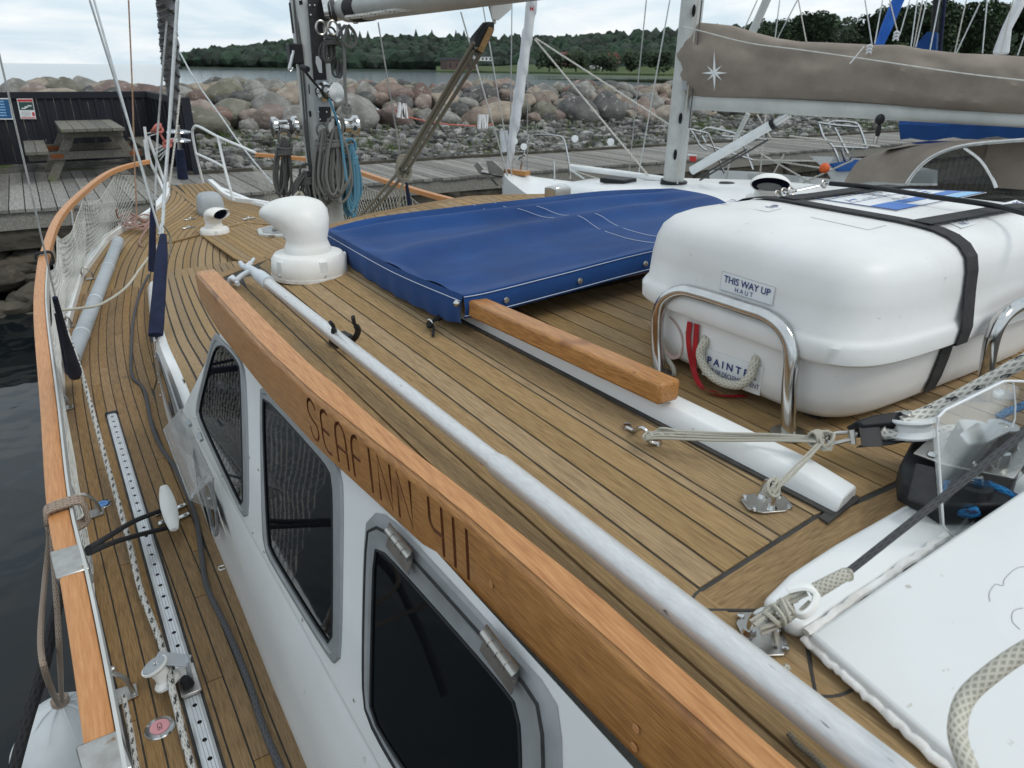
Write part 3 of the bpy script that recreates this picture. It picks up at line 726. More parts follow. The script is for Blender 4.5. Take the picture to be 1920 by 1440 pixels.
# ------------------------------------------------------------------ name board with carved letters
nb = sub('name_board', (.36, 1, 2.08), 'orange varnished teak board along the roof edge, carved SEAFINN 411')
ot = smoothfn([(.47, -1.0), (.425, 0.0), (.407, .382), (.394, .654), (.383, .80), (.36, 1.034), (.343, 1.217), (.336, 1.364), (.328, 1.586), (.327, 2.245)])
it = smoothfn([(.53, -1.0), (.468, 0.0), (.454, .223), (.449, .4), (.447, .51), (.429, .74), (.408, .987), (.398, 1.228), (.388, 1.44), (.386, 2.232)])
HT = H - .56
rings = []
ys_ = frange(-.9, 2.10, .06) + [2.16, 2.20, 2.24]
for y in ys_:
    zb = H - .68
    if y > 2.0: zb = lerp(H - .68, H - .655, (y - 2.0) / .24)
    o, i = ot(y), it(y)
    rings.append([(o + .002, y, zb), (o - .001, y, HT - .016), (o + .002, y, HT - .006), (o + .009, y, HT - .001), (i - .007, y, HT - .001), (i - .001, y, HT - .005), (i, y, ZR(i) - .02), (i - .012, y, zb)])
board = MB().loft(rings).build('board', [M['varnish'], M['carved']], nb, smooth=True)
for p in board.data.polygons:
    pass
# strokes of the letters in a unit cell: x 0..1, y 0(top)..1(bottom)
def arc(cx, cy, rx, ry, a0, a1, n=6): return [(cx + rx * math.cos(R(lerp(a0, a1, i / n))), cy - ry * math.sin(R(lerp(a0, a1, i / n)))) for i in range(n + 1)]
GL = {'S': [arc(.5, .27, .42, .26, 20, 180)[:] + arc(.5, .3, .42, .2, 180, 250, 3) + [(.62, .53)] + arc(.5, .74, .42, .24, 60, 0, 3), arc(.5, .74, .42, .25, 0, -180)],
      'E': [arc(.55, .28, .45, .28, 60, 180) + [(.1, .7)] + arc(.55, .72, .45, .28, 180, 300), [(.12, .5), (.8, .5)]],
      'A': [[(.08, 1.0), (.08, .35)] + arc(.5, .33, .42, .33, 180, 0) + [(.92, 1.0)], [(.1, .6), (.9, .6)]],
      'F': [[(.12, 1.0), (.12, .35)] + arc(.52, .33, .4, .33, 180, 70), [(.14, .5), (.75, .5)]],
      'I': [[(.5, 0), (.5, 1)]],
      'N': [[(.08, 1), (.08, 0), (.92, 1), (.92, 0)]],
      '4': [[(.12, 0), (.12, .35)] + arc(.42, .4, .3, .2, 180, 270) + [(.8, .6)], [(.85, 0), (.85, 1)]],
      '1': [[(.5, 0), (.5, 1)]], ' ': []}
text = 'SEAFINN 411'
adv = {'I': .45, '1': .42, ' ': .35}
tw = sum(adv.get(c, 1.0) for c in text) + .28 * (len(text) - 1)
def onface(px): 
    p = PX(px[0], px[1], .36)
    for _ in range(15): p = PX(px[0], px[1], ot(p.y))
    return p
yS, yE = onface((577, 775)).y, onface((884, 1060)).y
zT, zB = H - .577, H - .666
cell = (yS - yE) / tw
cut = MB(); cx_ = 0
def face(u, v): y = yS - u * cell; return Vector((ot(y) + .0005, y, lerp(zT, zB, v)))
for ch in text:
    wv = adv.get(ch, 1.0)
    for s_ in GL[ch]:
        pts = [face(cx_ + (x * wv if ch not in 'I1' else wv * .5), v) for x, v in s_]
        ln = []
        for a, b in zip(pts, pts[1:]): ln.append(a)
        ln.append(pts[-1])
        cut.tube(ln, .0042, 6)
    cx_ += wv + .28
cutter = cut.build('cutter', [M['varnish'], M['carved']])
for p in cutter.data.polygons: p.material_index = 1
bo = board.modifiers.new('carve', 'BOOLEAN'); bo.operation = 'DIFFERENCE'; bo.object = cutter; bo.solver = 'EXACT'; bo.use_self = True
dg = bpy.context.evaluated_depsgraph_get(); me2 = bpy.data.meshes.new_from_object(board.evaluated_get(dg))
if len(me2.polygons) > 100: board.modifiers.clear(); board.data = me2
bpy.data.objects.remove(cutter)
for x, y in [(907, 868), (1121, 1168), (1262, 1282)]:
    p = PZ(x, y, .56); p.z = HT - .001
    MB().lathe([(.0, .0008), (.006, .0008), (.0064, 0)], p, (0, 0, 1), 14).build('plug', M['rail_wood'] if y < 1200 else M['carved'], nb)
for x, y in [(1194, 1365), (1190, 1400), (922, 1095)]:
    p = onface((x, y)) + Vector((-.0012, 0, 0)); MB().lathe([(0, .0008), (.005, .0008), (.0054, 0)], p, (-1, 0, 0), 12).build('plug', M['rail_wood'], nb)
# lit top surface is the same timber, its light put into a paler colour
strip([y for y in ys_ if y < 2.235], lambda y: ot(y) + .005, lambda y: it(y) - .004, lambda x, y: HT + .0002, th=.0015, gap=0).build('top_face', M['varnish_lit'], nb)

# ------------------------------------------------------------------ cap rails, bulwark and netting
def rz(Y): return ZD(Y) + .55
def PRail(x, y): return _it(x, y, lambda p: rz(p.y), 0)
rp = [PRail(*p) for p in [(186, 1370), (139, 1096), (110, 955), (92, 760), (76, 600), (77, 530), (87, 470), (117, 400), (181, 340), (225, 316), (278, 303)]]
rp = [Vector((-.11, -.6, 1.75)), Vector((-.1, .4, 1.75))] + rp
rc = curve(rp, 7)
def flatrail(path, wd, ht, name, m, par, bev=.006):
    rings = []
    for i, p in enumerate(path):
        t = (path[min(i + 1, len(path) - 1)] - path[max(i - 1, 0)]).normalized(); sx = t.cross(Vector((0, 0, 1))).normalized(); up = Vector((0, 0, 1))
        rings.append([p - sx * wd / 2 - up * ht / 2, p + sx * wd / 2 - up * ht / 2, p + sx * wd / 2 + up * ht / 2 - up * ht * .1, p + sx * wd * .4 + up * ht / 2, p - sx * wd * .4 + up * ht / 2, p - sx * wd / 2 + up * ht * .4])
    return MB().loft(rings).build(name, m, par, bev=0, smooth=True)
prl = sub('port_rail', (-.1, 3, 1.75))
flatrail(rc, .042, .035, 'cap_rail', M['rail_wood'], prl)
ins = [p + Vector((.026, 0, -.004)) for p in rc if p.y < 4.2]
flatrail(ins, .007, .05, 'metal_strip', M['boom_paint'], prl)
for a, b in [((118, 1043), (132, 1092)), ((176, 1405), (200, 1480))]:
    p, q = PRail(*a), PRail(*b); p = Vector((p.x + .009, p.y, p.z)); q = Vector((q.x + .009, q.y, q.z))
    MB().obox((p + q) / 2, (q - p) / 2, Vector((.03, 0, 0)), Vector((0, 0, .0205))).build('joint_plate', M['steel_dull'], prl, bev=.004)
srp = [PZ(480, 290, .80), PZ(550, 296, .82), PZ(620, 306, .84), PZ(740, 345, .87), PZ(860, 379, .89), Vector((2.85, 3.3, 1.77)), Vector((3.0, 1.5, 1.75)), Vector((3.0, -.5, 1.75))]
src = curve(srp, 7)
srl = sub('starboard_rail', (2.9, 3, 1.75))
flatrail(src, .042, .035, 'cap_rail', M['rail_wood'], srl)
# toe rails
tr = [Vector((xd(y) - .028, y, ZD(y) + .02)) for y in frange(-1.2, YB - .02, .15)]
flatrail(tr, .045, .05, 'toe_rail', M['gelcoat'], yacht)
tr2 = [Vector((xs(y) + .02, y, ZD(y) + .02)) for y in frange(-1.2, max(p[1] for p in stbd) - .02, .15)]
flatrail(tr2, .045, .05, 'toe_rail', M['gelcoat'], yacht)
rcx = fn([(p.x, p.y) for p in rc]); rcz = lambda y: rz(y)
scx = fn([(p.x, p.y) for p in src]); scz = fn([(p.z, p.y) for p in src])
def netting(bx, tx, y0, y1, zt_, par, n, sags, cell=.05):
    """knotted net hung from the cap rail down to the toe rail"""
    m = MB(); rows = 13
    def P(s, r):
        y = y0 + (y1 - y0) * s; t = r / rows
        g = min([abs(y - q) for q in sags] or [0]); gg = 0
        for a, b in zip(sags[:-1], sags[1:]):
            if a <= y <= b: u = (y - a) / (b - a); gg = 4 * u * (1 - u) * min(.13, (b - a) * .10)
        zt = zt_(y) - .02 - gg; zb = ZD(y) + .045; xx = lerp(bx(y) - .01, tx(y) + .01, t)
        bul = math.sin(PI * t) * .02
        return Vector((xx + bul * (1 if par is prl else -1), y + .03 * t + .012 * math.sin(y * 9 + r), lerp(zb, zt, t) + .006 * math.sin(y * 13 + r * 2)))
    for i in range(n):
        for k in range(rows):
            if (i + k) % 2 == 0: a, b = P(i / n, k), P(min(1, (i + 1) / n), k + 1)
            else: a, b = P(min(1, (i + 1) / n), k), P(i / n, k + 1)
            m.tube([a, b], .0021, 3, caps=False)
    top = [P(i / n, rows) for i in range(n + 1)]; m.tube(top, .0025, 4, caps=False)
    o = m.build('netting', M['net'], par, fix=False); o['kind'] = 'stuff'
netting(xd, lambda y: rcx(y) + .012, 1.95, rc[-1].y - .15, rcz, prl, 230, [1.95, 2.2, 3.2, 4.2, 5.0, 6.1, 7.1, 8.2, 9.5])
netting(lambda y: xs(y) if y > 6.8 else scx(y) - .02, scx, 2.6, src[0].y + .25, lambda y: scz(min(y, src[0].y)), srl, 170, [2.6, 4.6, 5.4, 6.4, 8.2])
# stanchions with bent braces and base plates
for i, (x, y) in enumerate([(240, 1300), (182, 962), (128, 765), (131, 612), (172, 523)]):
    b_ = PD(x, y); st = sub('stanchion', b_)
    tx = rcx(b_.y - .02)
    MB().tube(curve([Vector((b_.x + .012, b_.y - .006, b_.z)), Vector((b_.x + .004, b_.y - .004, b_.z + .05)), Vector((b_.x - .02, b_.y, b_.z + .085)), Vector((xd(b_.y) + .01, b_.y + .004, b_.z + .092)), Vector((xd(b_.y) - .012, b_.y + .01, b_.z + .085))], 6), .0065, 8).build('brace', M['steel_dull'], st, smooth=True)
    MB().tube([Vector((xd(b_.y) - .012, b_.y + .012, b_.z + .0)), Vector((tx, b_.y + .012, rz(b_.y)))], .010, 8).build('tube', M['steel'], st, smooth=True)
    MB().prism([b_ + Vector(v) for v in [(.022, .018, .002), (.022, -.028, .002), (-.035, -.036, .002), (-.035, .026, .002)]], (0, 0, .004)).build('base_plate', M['steel_dull'], st)
    for dx_, dy_ in [(.013, .01), (.013, -.02), (-.022, -.026)]:
        MB().lathe([(0, .003), (.004, .002), (.0045, 0)], b_ + Vector((dx_, dy_, .006)), (0, 0, 1), 8).build('screw', M['steel'], st)

# ------------------------------------------------------------------ genoa track on the side deck
trk = sub('genoa_track', (.045, 1.8, 1.2), 'silver perforated genoa track along the port side deck')
y0t, y1t = -.5, PD(205, 780).y
TX = .047
MB().loft([[(TX - .020, y, 1.2), (TX + .020, y, 1.2), (TX + .020, y, 1.208), (TX + .013, y, 1.212), (TX - .013, y, 1.212), (TX - .020, y, 1.208)] for y in (y0t, y1t)]).build('bar', M['alu_track'], trk)
mb = MB(); yy = y1t - .04
while yy > y0t: mb.lathe([(.0058, 0), (.0058, .0006)], (TX, yy, 1.212), (0, 0, 1), 10); yy -= .0601
mb.build('pin_hole', M['hole'], trk)['kind'] = 'stuff'
for dx_ in (-.008, .0, .008): MB().box((TX + dx_ - .0006, y0t, 1.2118), (TX + dx_ + .0006, y1t, 1.2126)).build('groove', M['frame_grey'], trk)
MB().box((TX - .026, y1t - .004, 1.199), (TX + .026, y1t + .018, 1.216)).build('end_stop', M['black_plastic'], trk, bev=.003)
mb = MB(); mb.box((TX - .027, y0t, 1.1985), (TX - .0205, y1t, 1.2012)); mb.box((TX + .0205, y0t, 1.1985), (TX + .027, y1t, 1.2012)); mb.build('caulk_line', M['caulk'], trk)
MB().box((TX - .028, y0t, 1.199), (TX + .028, y1t, 1.2006)).build('bedding', M['caulk'], trk)
# car with block
car = sub('track_car', PD(340, 1290)); cy = PD(343, 1290).y
MB().box((TX - .024, cy - .055, 1.213), (TX + .026, cy + .055, 1.224)).build('slider', M['steel_dull'], car, bev=.003)
MB().lathe([(.0, .0), (.014, 0), (.014, .02), (.01, .03), (0, .03)], (TX + .0, cy - .022, 1.222), (-.3, 0, 1), 14).build('knob', M['black_plastic'], car, smooth=True)
MB().obox((TX - .022, cy + .022, 1.285), (.036, -.016, -.012), (.010, .018, 0), (0, 0, .003)).obox((TX + .008, cy + .012, 1.25), (.006, 0, .003), (0, .016, 0), (0, 0, .03)).build('arm', M['plastic_grey'], car, bev=.003)
MB().lathe([(.006, -.032), (.034, -.032), (.034, -.026), (.022, -.016), (.020, 0), (.022, .016), (.034, .026), (.034, .032), (.006, .032)], (TX - .055, cy + .012, 1.262), (-.35, .2, .92), 22).build('sheave', M['plastic_white'], car, smooth=True)
MB().lathe([(0, .004), (.028, .004), (.030, 0), (0, -.001)], (TX - .066, cy + .018, 1.291), (-.35, .2, .92), 24).build('cheek', M['plastic_grey'], car, smooth=True)
MB().lathe([(0, .006), (.007, .004), (.008, 0)], (TX - .06, cy + .013, 1.297), (0, 0, 1), 10).build('screw', M['steel'], car)

def tag_rope(o, label, group=None, cat='rope'): return tag(o, label, cat, group)
def rope(name, pts, r, m, label, cat='rope', group=None, sm=6, n=8, parent=None, smooth=True):
    o = MB().tube(curve(pts, sm) if len(pts) > 2 else pts, r, n).build(name, M[m], parent, smooth=True)
    if parent is None: tag(o, label, cat, group)
    return o
# fleck rope running through the block
rp1 = [(112, 586, .30), (150, 690, .2), (195, 850, .1), (238, 1000, .05), (262, 1100, .04), (298, 1195, .045), (318, 1262, .06)]
rope('genoa_sheet', [PD(x, y, d) for x, y, d in rp1] + [PD(322, 1290, .075), PD(330, 1320, .05), PD(345, 1385, .02), PD(365, 1460, .012), PD(380, 1560, .012)], .0088, 'rope_fleck', 'white black-flecked rope running beside the perforated track through the sheave block')
# grey shore cable
pts = [(279, 515), (262, 550), (250, 600), (246, 660), (248, 705), (270, 730), (283, 790), (300, 835), (330, 880), (365, 965), (378, 1040), (388, 1100), (430, 1190), (470, 1290), (492, 1360), (530, 1450), (570, 1540)]
rope('shore_power_cable', [PD(x, y, .009) for x, y in pts], .0085, 'sheath_grey', 'dark grey cable snaking along the port side deck', 'cable')
rope('bow_sheet', [PD(110, 582, .36), PD(150, 578, .30), PD(190, 570, .2), PD(235, 540, .12), PD(262, 505, .12), PD(282, 478, .16), PD(300, 455, .2)], .0075, 'rope_cream', 'cream rope drooping across the side deck between the navy boots')

# mooring cleat
cl = sub('mooring_cleat', PD(318, 965), 'white horned mooring cleat on four chrome feet')
c0 = PD(322, 968); 
for y_ in (-.034, .036):
    for sx_ in (-1, 1):
        MB().obox(c0 + Vector((.032 * sx_ + .004, y_, .006)), (.022, .005 * sx_ * 0 + .006, 0), (0, .010, 0), (0, 0, .006)).build('foot', M['steel'], cl, bev=.003)
        MB().lathe([(0, .004), (.005, .003), (.006, 0)], c0 + Vector((.038 * sx_ + .004, y_, .0125)), (0, 0, 1), 8).build('bolt', M['steel_dull'], cl)
MB().obox(c0 + Vector((.004, 0, .03)), (.014, 0, 0), (0, .045, 0), (0, 0, .026)).build('post', M['black_plastic'], cl, bev=.008)
ts, te = PD(307, 912, .075), PD(327, 993, .06)
rings = []
for i in range(13):
    t = i / 12; p = ts.lerp(te, t); wv = .012 + .012 * math.sin(PI * t) ** .8; hv = .007 + .008 * math.sin(PI * t)
    rings.append([p + Vector((math.cos(a) * wv * (1.15 if abs(math.cos(a)) > .7 else 1), 0, math.sin(a) * hv)) for a in [PI * 2 * k / 12 + PI / 12 for k in range(12)]])
MB().loft(rings).build('horn', M['plastic_white'], cl, smooth=True, bev=.002)
rope('mooring_line', [PD(300, 958, .05), PD(250, 978, .1), PD(200, 1008, .2), PX(165, 1030, -.09)], .0085, 'rope_black', 'upper black mooring line led from the white cleat to the rail', group=None)
rope('mooring_line', [PD(312, 990, .04), PD(260, 1003, .09), PD(210, 1018, .18), PX(166, 1036, -.09)], .0085, 'rope_black', 'lower black mooring line led from the white cleat to the rail')
k0 = PRail(165, 1030)
rope('mooring_line', [PX(112, 1120, -.17), PX(98, 1180, -.19), PX(80, 1260, -.22), PX(52, 1350, -.26), PX(25, 1450, -.3), PX(5, 1540, -.33)], .0125, 'rope_black', 'thick black mooring line hanging outboard beside the white fender')

# deck filler caps
for x, y, mc, lb in [(300, 1365, 'pink_cap', 'steel rimmed deck filler with pink cap'), (193, 946, 'blue_cap', 'steel rimmed deck filler with blue cap')]:
    p = PD(x, y); f = sub('deck_filler', p, lb); q = .036 if mc == 'pink_cap' else .031
    MB().lathe([(0, .004), (q * .92, .004), (q, .001), (q, -.001)], p, (0, 0, 1), 30).build('rim', M['steel'], f, smooth=True)
    MB().lathe([(0, .006), (q * .62, .006), (q * .64, .003)], p, (0, 0, 1), 26).build('cap', M[mc], f)
    for k in range(3):
        a = k * 2.1 + .4; MB().lathe([(0, .0056), (.004, .005), (.0045, .003)], p + Vector((math.cos(a), math.sin(a), 0)) * q * .81, (0, 0, 1), 8).build('screw', M['steel_dull'], f)
    e = q * .3; z = Vector((0, 0, .0065)); mb = MB()
    if mc == 'pink_cap': 
        mb.tube([p + z + Vector(v) for v in [(-e * .4, -e, 0), (-e * .4, e * .7, 0), (0, e, 0), (e * .4, e * .7, 0), (e * .4, -e, 0)]], .0007, 4, closed=True).tube([p + z + Vector((0, -e * .2, 0)), p + z + Vector((0, -e * .6, 0))], .0014, 4)
    else: mb.tube([p + z + Vector(v) for v in [(-e, -e * .5, 0), (-e * .5, e * .6, 0), (0, -e * .2, 0), (e * .5, e * .6, 0), (e, -e * .5, 0)]], .0011, 4)
    mb.build('symbol', M['print_blue'] if mc != 'pink_cap' else M['black_dull'], f)

# grey spinnaker pole lashed at the bulwark
a, b = PD(222, 452, .07), PD(135, 672, .07)
sp_ = thing('stowed_pole', PD(180, 560), 'pale grey round pole lying along the port bulwark', 'pole')
rad = .042
pp = [a.lerp(b, t) for t in np.linspace(0, 1, 8)]
MB().tube(pp, rad, 18).build('tube', M['plastic_grey'], sp_, smooth=True)
for t in (.05, .32, .62, .86): MB().tube([a.lerp(b, t - .004), a.lerp(b, t + .004)], rad + .0025, 18).build('band', M['hook_grey'], sp_)
MB().tube([a, a + (a - b).normalized() * .07], [.028, .018], 12).build('end_fitting', M['steel_dull'], sp_, smooth=True)
MB().tube([b, b - (a - b).normalized() * .06], [.03, .012], 12).build('end_fitting', M['steel_dull'], sp_, smooth=True)
# pink tangled line forward
rr = random.Random(9)
c_ = PD(255, 425, .02); pts = []
for i in range(42):
    a_ = i * .9; q = .07 + .12 * rr.random()
    pts.append(c_ + Vector((math.cos(a_) * q * .8 + .01 * i * .15, math.sin(a_) * q * 1.8, .015 + .05 * rr.random())))
pts = [PD(218, 392, .3), PD(222, 408, .2), PD(240, 398, .1)] + pts + [PD(262, 450, .012), PD(266, 462, .012)]
rope('tangled_line', pts, .0075, 'rope_pink', 'tangled pinkish rope heaped on the port side deck near the bow', sm=4, n=6)
rope('lashing', [PD(226, 420, .1), PD(190, 450, .12), PD(150, 480, .14)], .005, 'rope_cream', 'thin cream lashing from the pole end to the netting')

# ------------------------------------------------------------------ ventilators
def cowl(name, pb, sc, az, label, neck=.07, closed_back=True):
    v = thing(name, pb, label, 'ventilator')
    rb = .118 * sc
    MB().lathe([(rb * 1.0, 0), (rb * 1.02, .012 * sc), (rb * .98, .055 * sc), (rb * .9, .068 * sc), (rb * .55, .075 * sc), (0, .076 * sc)], pb, (0, 0, 1), 40).build('base', M['plastic_white'], v, smooth=True)
    for k in range(5):
        a_ = az + k * 2 * PI / 5 + .5; d = Vector((math.cos(a_), math.sin(a_), 0))
        MB().obox(pb + d * rb * .97 + Vector((0, 0, .038 * sc)), d * .004 * sc, Vector((-d.y, d.x, 0)) * .013 * sc, Vector((0, 0, .024 * sc))).build('recess', M['gel_old'], v, bev=.003)
        MB().lathe([(0, .004 * sc), (.004 * sc, .003 * sc), (.005 * sc, 0)], pb + d * rb * 1.0 + Vector((0, 0, .016 * sc)), d + Vector((0, 0, .8)), 8).build('screw', M['steel'], v)
    MB().lathe([(rb * 1.03, -.004), (rb * 1.03, .006)], pb, (0, 0, 1), 40).build('seal', M['sealant'], v)
    f = Vector((math.cos(az), math.sin(az), 0)); s_ = Vector((-f.y, f.x, 0)); up = Vector((0, 0, 1))
    # rings: height, forward shift, tilt, half width, half height
    K = [(.072, 0, 0, .072, .072), (.082, 0, 0, .074, .074), (.094, 0, 0, .069, .069), (.112, .0, 3, .067, .066), (.14, -.002, 12, .076, .070), (.168, .006, 28, .088, .072), (.188, .022, 46, .100, .068), (.200, .044, 64, .108, .058), (.205, .072, 80, .111, .048), (.203, .096, 88, .110, .043), (.201, .101, 90, .105, .038)]
    rings = []
    for h_, fw, ti, a_, b_ in K:
        if h_ > .1: h_ = .1 + (h_ - .1) * (.38 if sc < .8 else .86); a_ *= .94
        t = R(ti); nrm = up * math.cos(t) + f * math.sin(t); vv = f * math.cos(t) - up * math.sin(t)
        c = pb + up * h_ * sc + f * fw * sc
        rings.append([c + s_ * math.cos(q) * a_ * sc + vv * math.sin(q) * b_ * sc for q in [2 * PI * k / 32 for k in range(32)]])
    inner = [[(p - sum(r, Vector()) / 32) * .93 + sum(r, Vector()) / 32 for p in r] for r in rings[:-1]][::-1]
    MB().loft(rings + inner, caps=False).build('cowl', M['plastic_white'], v, smooth=True)
    c = sum(rings[5], Vector()) / 32
    MB().loft([[(p - sum(r, Vector()) / 32) * .90 + sum(r, Vector()) / 32 for p in r] for r in rings[4:9]][::-1], caps=False).build('throat', M['navy'], v, smooth=True)
    return v
cowl('cowl_ventilator', PR(582, 512), 1.0 * size(136, PR(582, 512)) / .236, R(102), 'large white cowl ventilator at the port front of the deckhouse roof')
cowl('cowl_ventilator', PT(404, 442), size(52, PT(404, 442)) / .236, R(-52), 'small white cowl ventilator on the forward cabin top beside the hatch')
pb = Vector((2.25, 1.93, 2.20))
pb = PZ(1436, 391, .45)
cowl('cowl_ventilator', pb, size(76, pb) / .222, math.atan2(-pb.y, -pb.x) + .05, 'white cowl ventilator with navy throat showing behind the liferaft')

# windlass under a grey cover
wl = thing('covered_windlass', PD(397, 398), 'windlass under a rounded grey cover on the foredeck', 'windlass')
p = PD(397, 400); q = size(45, p) / 2
rings = []
for h_, sx_, sy_ in [(0, 1, 1), (.25, 1.0, 1.0), (.9, .97, .97), (1.35, .9, .9), (1.6, .72, .72), (1.72, .4, .4)]:
    rings.append([p + Vector((q * sx_ * math.copysign(abs(math.cos(a)) ** .45, math.cos(a)), q * 1.1 * sy_ * math.copysign(abs(math.sin(a)) ** .45, math.sin(a)), h_ * q)) for a in [2 * PI * k / 28 for k in range(28)]])
MB().loft(rings).build('cover', M['plastic_grey'], wl, smooth=True)
MB().loft([[v + (v - p) * .04 + Vector((0, 0, -.001)) for v in r] for r in rings[:2]]).build('hem', M['frame_grey'], wl)
# deck straps in front of it
for x, y in [(357, 412), (354, 428), (466, 411)]:
    p = PD(x, y); MB().obox(p + Vector((0, 0, .006)), Vector((.06, .02, 0)), Vector((-.006, .014, 0)), Vector((0, 0, .004))).lathe([(0, .02), (.014, .015), (.016, 0)], p + Vector((0, 0, .006)), (0, 0, 1), 10).build('strap_eye', M['steel'], yacht, bev=.002)
# foredeck hatch
p = PT(487, 440); hs = thing('deck_hatch', p, 'low grey framed deck hatch with clear lid behind the large ventilator', 'hatch')
c0, c1, c2 = PT(452, 436, .02), PT(487, 449, .02), PT(560, 444, .02)
ex = (c2 - c1); ex.z = 0; ex = ex.normalized() * .46; ey = Vector((-ex.y, ex.x, 0)).normalized() * .44
B = [c1 + Vector((0, 0, 0)), c1 + ex, c1 + ex + ey, c1 + ey]
B = chaikin([b for b in B], 1); B = [Vector((b.x, b.y, c1.z - .015)) for b in B]
MB().prism(B, (0, 0, .045)).build('frame', M['alu_paint'], hs, bev=.008)
cc = sum(B, Vector()) / len(B)
MB().prism([cc + (b - cc) * .82 + Vector((0, 0, .046)) for b in B], (0, 0, .003)).build('lid', M['frame_grey'], hs)
MB().prism([cc + (b - cc) * 1.04 + Vector((0, 0, -.004)) for b in B], (0, 0, .012)).build('gasket', M['black_plastic'], hs)
MB().obox(c1 + ex * .22 + Vector((0, -.01, .03)), ex.normalized() * .03, Vector((0, .012, 0)), Vector((0, 0, .008))).build('latch', M['steel'], hs, bev=.002)
rr = random.Random(4); mb = MB()
mb.tube(curve([cc + Vector((rr.uniform(-.14, .1), rr.uniform(-.1, .1), .055 + rr.random() * .03)) for _ in range(14)], 4), .006, 5)
tag(mb.build('folded_line', M['rope_grey'], None, smooth=True), 'thin dark line bundled on the small deck hatch', 'rope')

# ------------------------------------------------------------------ boathook on its bracket
bh = thing('boathook', PR(930, 860), 'long aluminium boathook with grey plastic hook head lying on the roof', 'boathook')
def PH(x, y, d): return PR(x, y, d)
P0, P1, P2 = PH(500, 528, .05), PH(932, 868, .052), PH(1700, 1478, .055)
P1 = P0.lerp(P2, (P1.y - P0.y) / (P2.y - P0.y))
Pm = PH(1500, 1300, .055)
r2 = size(79, PH(1480, 1300, .05)) / 2 * 1.0; r1 = size(31, PH(800, 752, .05)) / 2
MB().tube([P0, P1], r1, 24).build('inner_tube', M['alu'], bh, smooth=True)
dd = (P1 - P2).normalized()
MB().tube([P1 + dd * .004, P1 - dd * .012, P1.lerp(P2, .5), P2], [r1 * 1.05, r1 * 1.22, r1 * 1.24, r1 * 1.24], 28).build('outer_tube', M['alu'], bh, smooth=True)
hd = (P0 - P2).normalized()
MB().tube([P0 - hd * .02, P0 + hd * .06, P0 + hd * .10, P0 + hd * .16], [r1 * 1.3, r1 * 1.3, r1 * .95, r1 * .75], 16).build('socket', M['hook_grey'], bh, smooth=True)
t0 = P0 + hd * .14; lf = Vector((-.75, -.5, -.1)).normalized()
hk = [PH(487, 514, .05), PH(478, 507, .05), PH(468, 498, .055), PH(452, 493, .06)]
MB().tube(curve([t0 - hd * .03, PH(466, 503, .05), PH(457, 500, .05), PH(451, 493, .05)], 4), [r1 * .8] * 6 + [r1 * .62] * 4 + [r1 * .5] * 3, 12).tube(curve([PH(474, 508, .05), PH(462, 512, .045), PH(451, 519, .035), PH(442, 526, .025), PH(435, 523, .022), PH(433, 527, .02)], 4), [r1 * .55] * 14 + [r1 * .7] * 7, 10).tube(curve([PH(462, 500, .055), PH(470, 493, .06), PH(476, 485, .065)], 4), [r1 * .5] * 5 + [r1 * .3] * 4, 8).tube([PH(436, 519, .024), PH(446, 533, .02)], r1 * .45, 8).build('hook_head', M['hook_grey'], bh, smooth=True)
bk = sub('boathook_bracket', PR(640, 640), 'black U-shaped plastic clip holding the boathook')
def nearpole(x, y, d): return PR(x, y, d)
q0 = PR(640, 645)
MB().obox(q0 + Vector((0, 0, .012)), (.022, .004, 0), (-.003, .02, 0), (0, 0, .012)).build('foot', M['black_plastic'], bk, bev=.003)
MB().tube(curve([PR(619, 604, .10), PR(625, 612, .085), PR(627, 625, .06), PR(634, 641, .03), PR(643, 648, .02)], 5), [.0045] * 8 + [.007] * 13, 8).build('prong', M['black_plastic'], bk, smooth=True)
MB().tube(curve([PR(662, 594, .11), PR(664, 606, .09), PR(671, 617, .07), PR(668, 630, .045), PR(655, 643, .02)], 5), [.0045] * 8 + [.007] * 13, 8).build('prong', M['black_plastic'], bk, smooth=True)

# ------------------------------------------------------------------ blue hatch cover
cv = thing('hatch_cover', PR(900, 500), 'royal blue canvas cover stretched over the sliding hatch', 'canvas cover')
Cp = [PR(612, 428, .06), PR(905, 549, .10), PR(1235, 478, .13), PZ(1420, 400, .40), PZ(1345, 371, .39), PZ(1262, 353, .40), PZ(1120, 359, .42), PZ(1010, 370, .43), PR(860, 388, .10), PR(640, 419, .06)]
cA, cB, cC, cD = PR(612, 428, .07), PR(850, 556, .115), PZ(1480, 430, .40), PZ(1262, 353, .39)
NU, NV = 60, 44
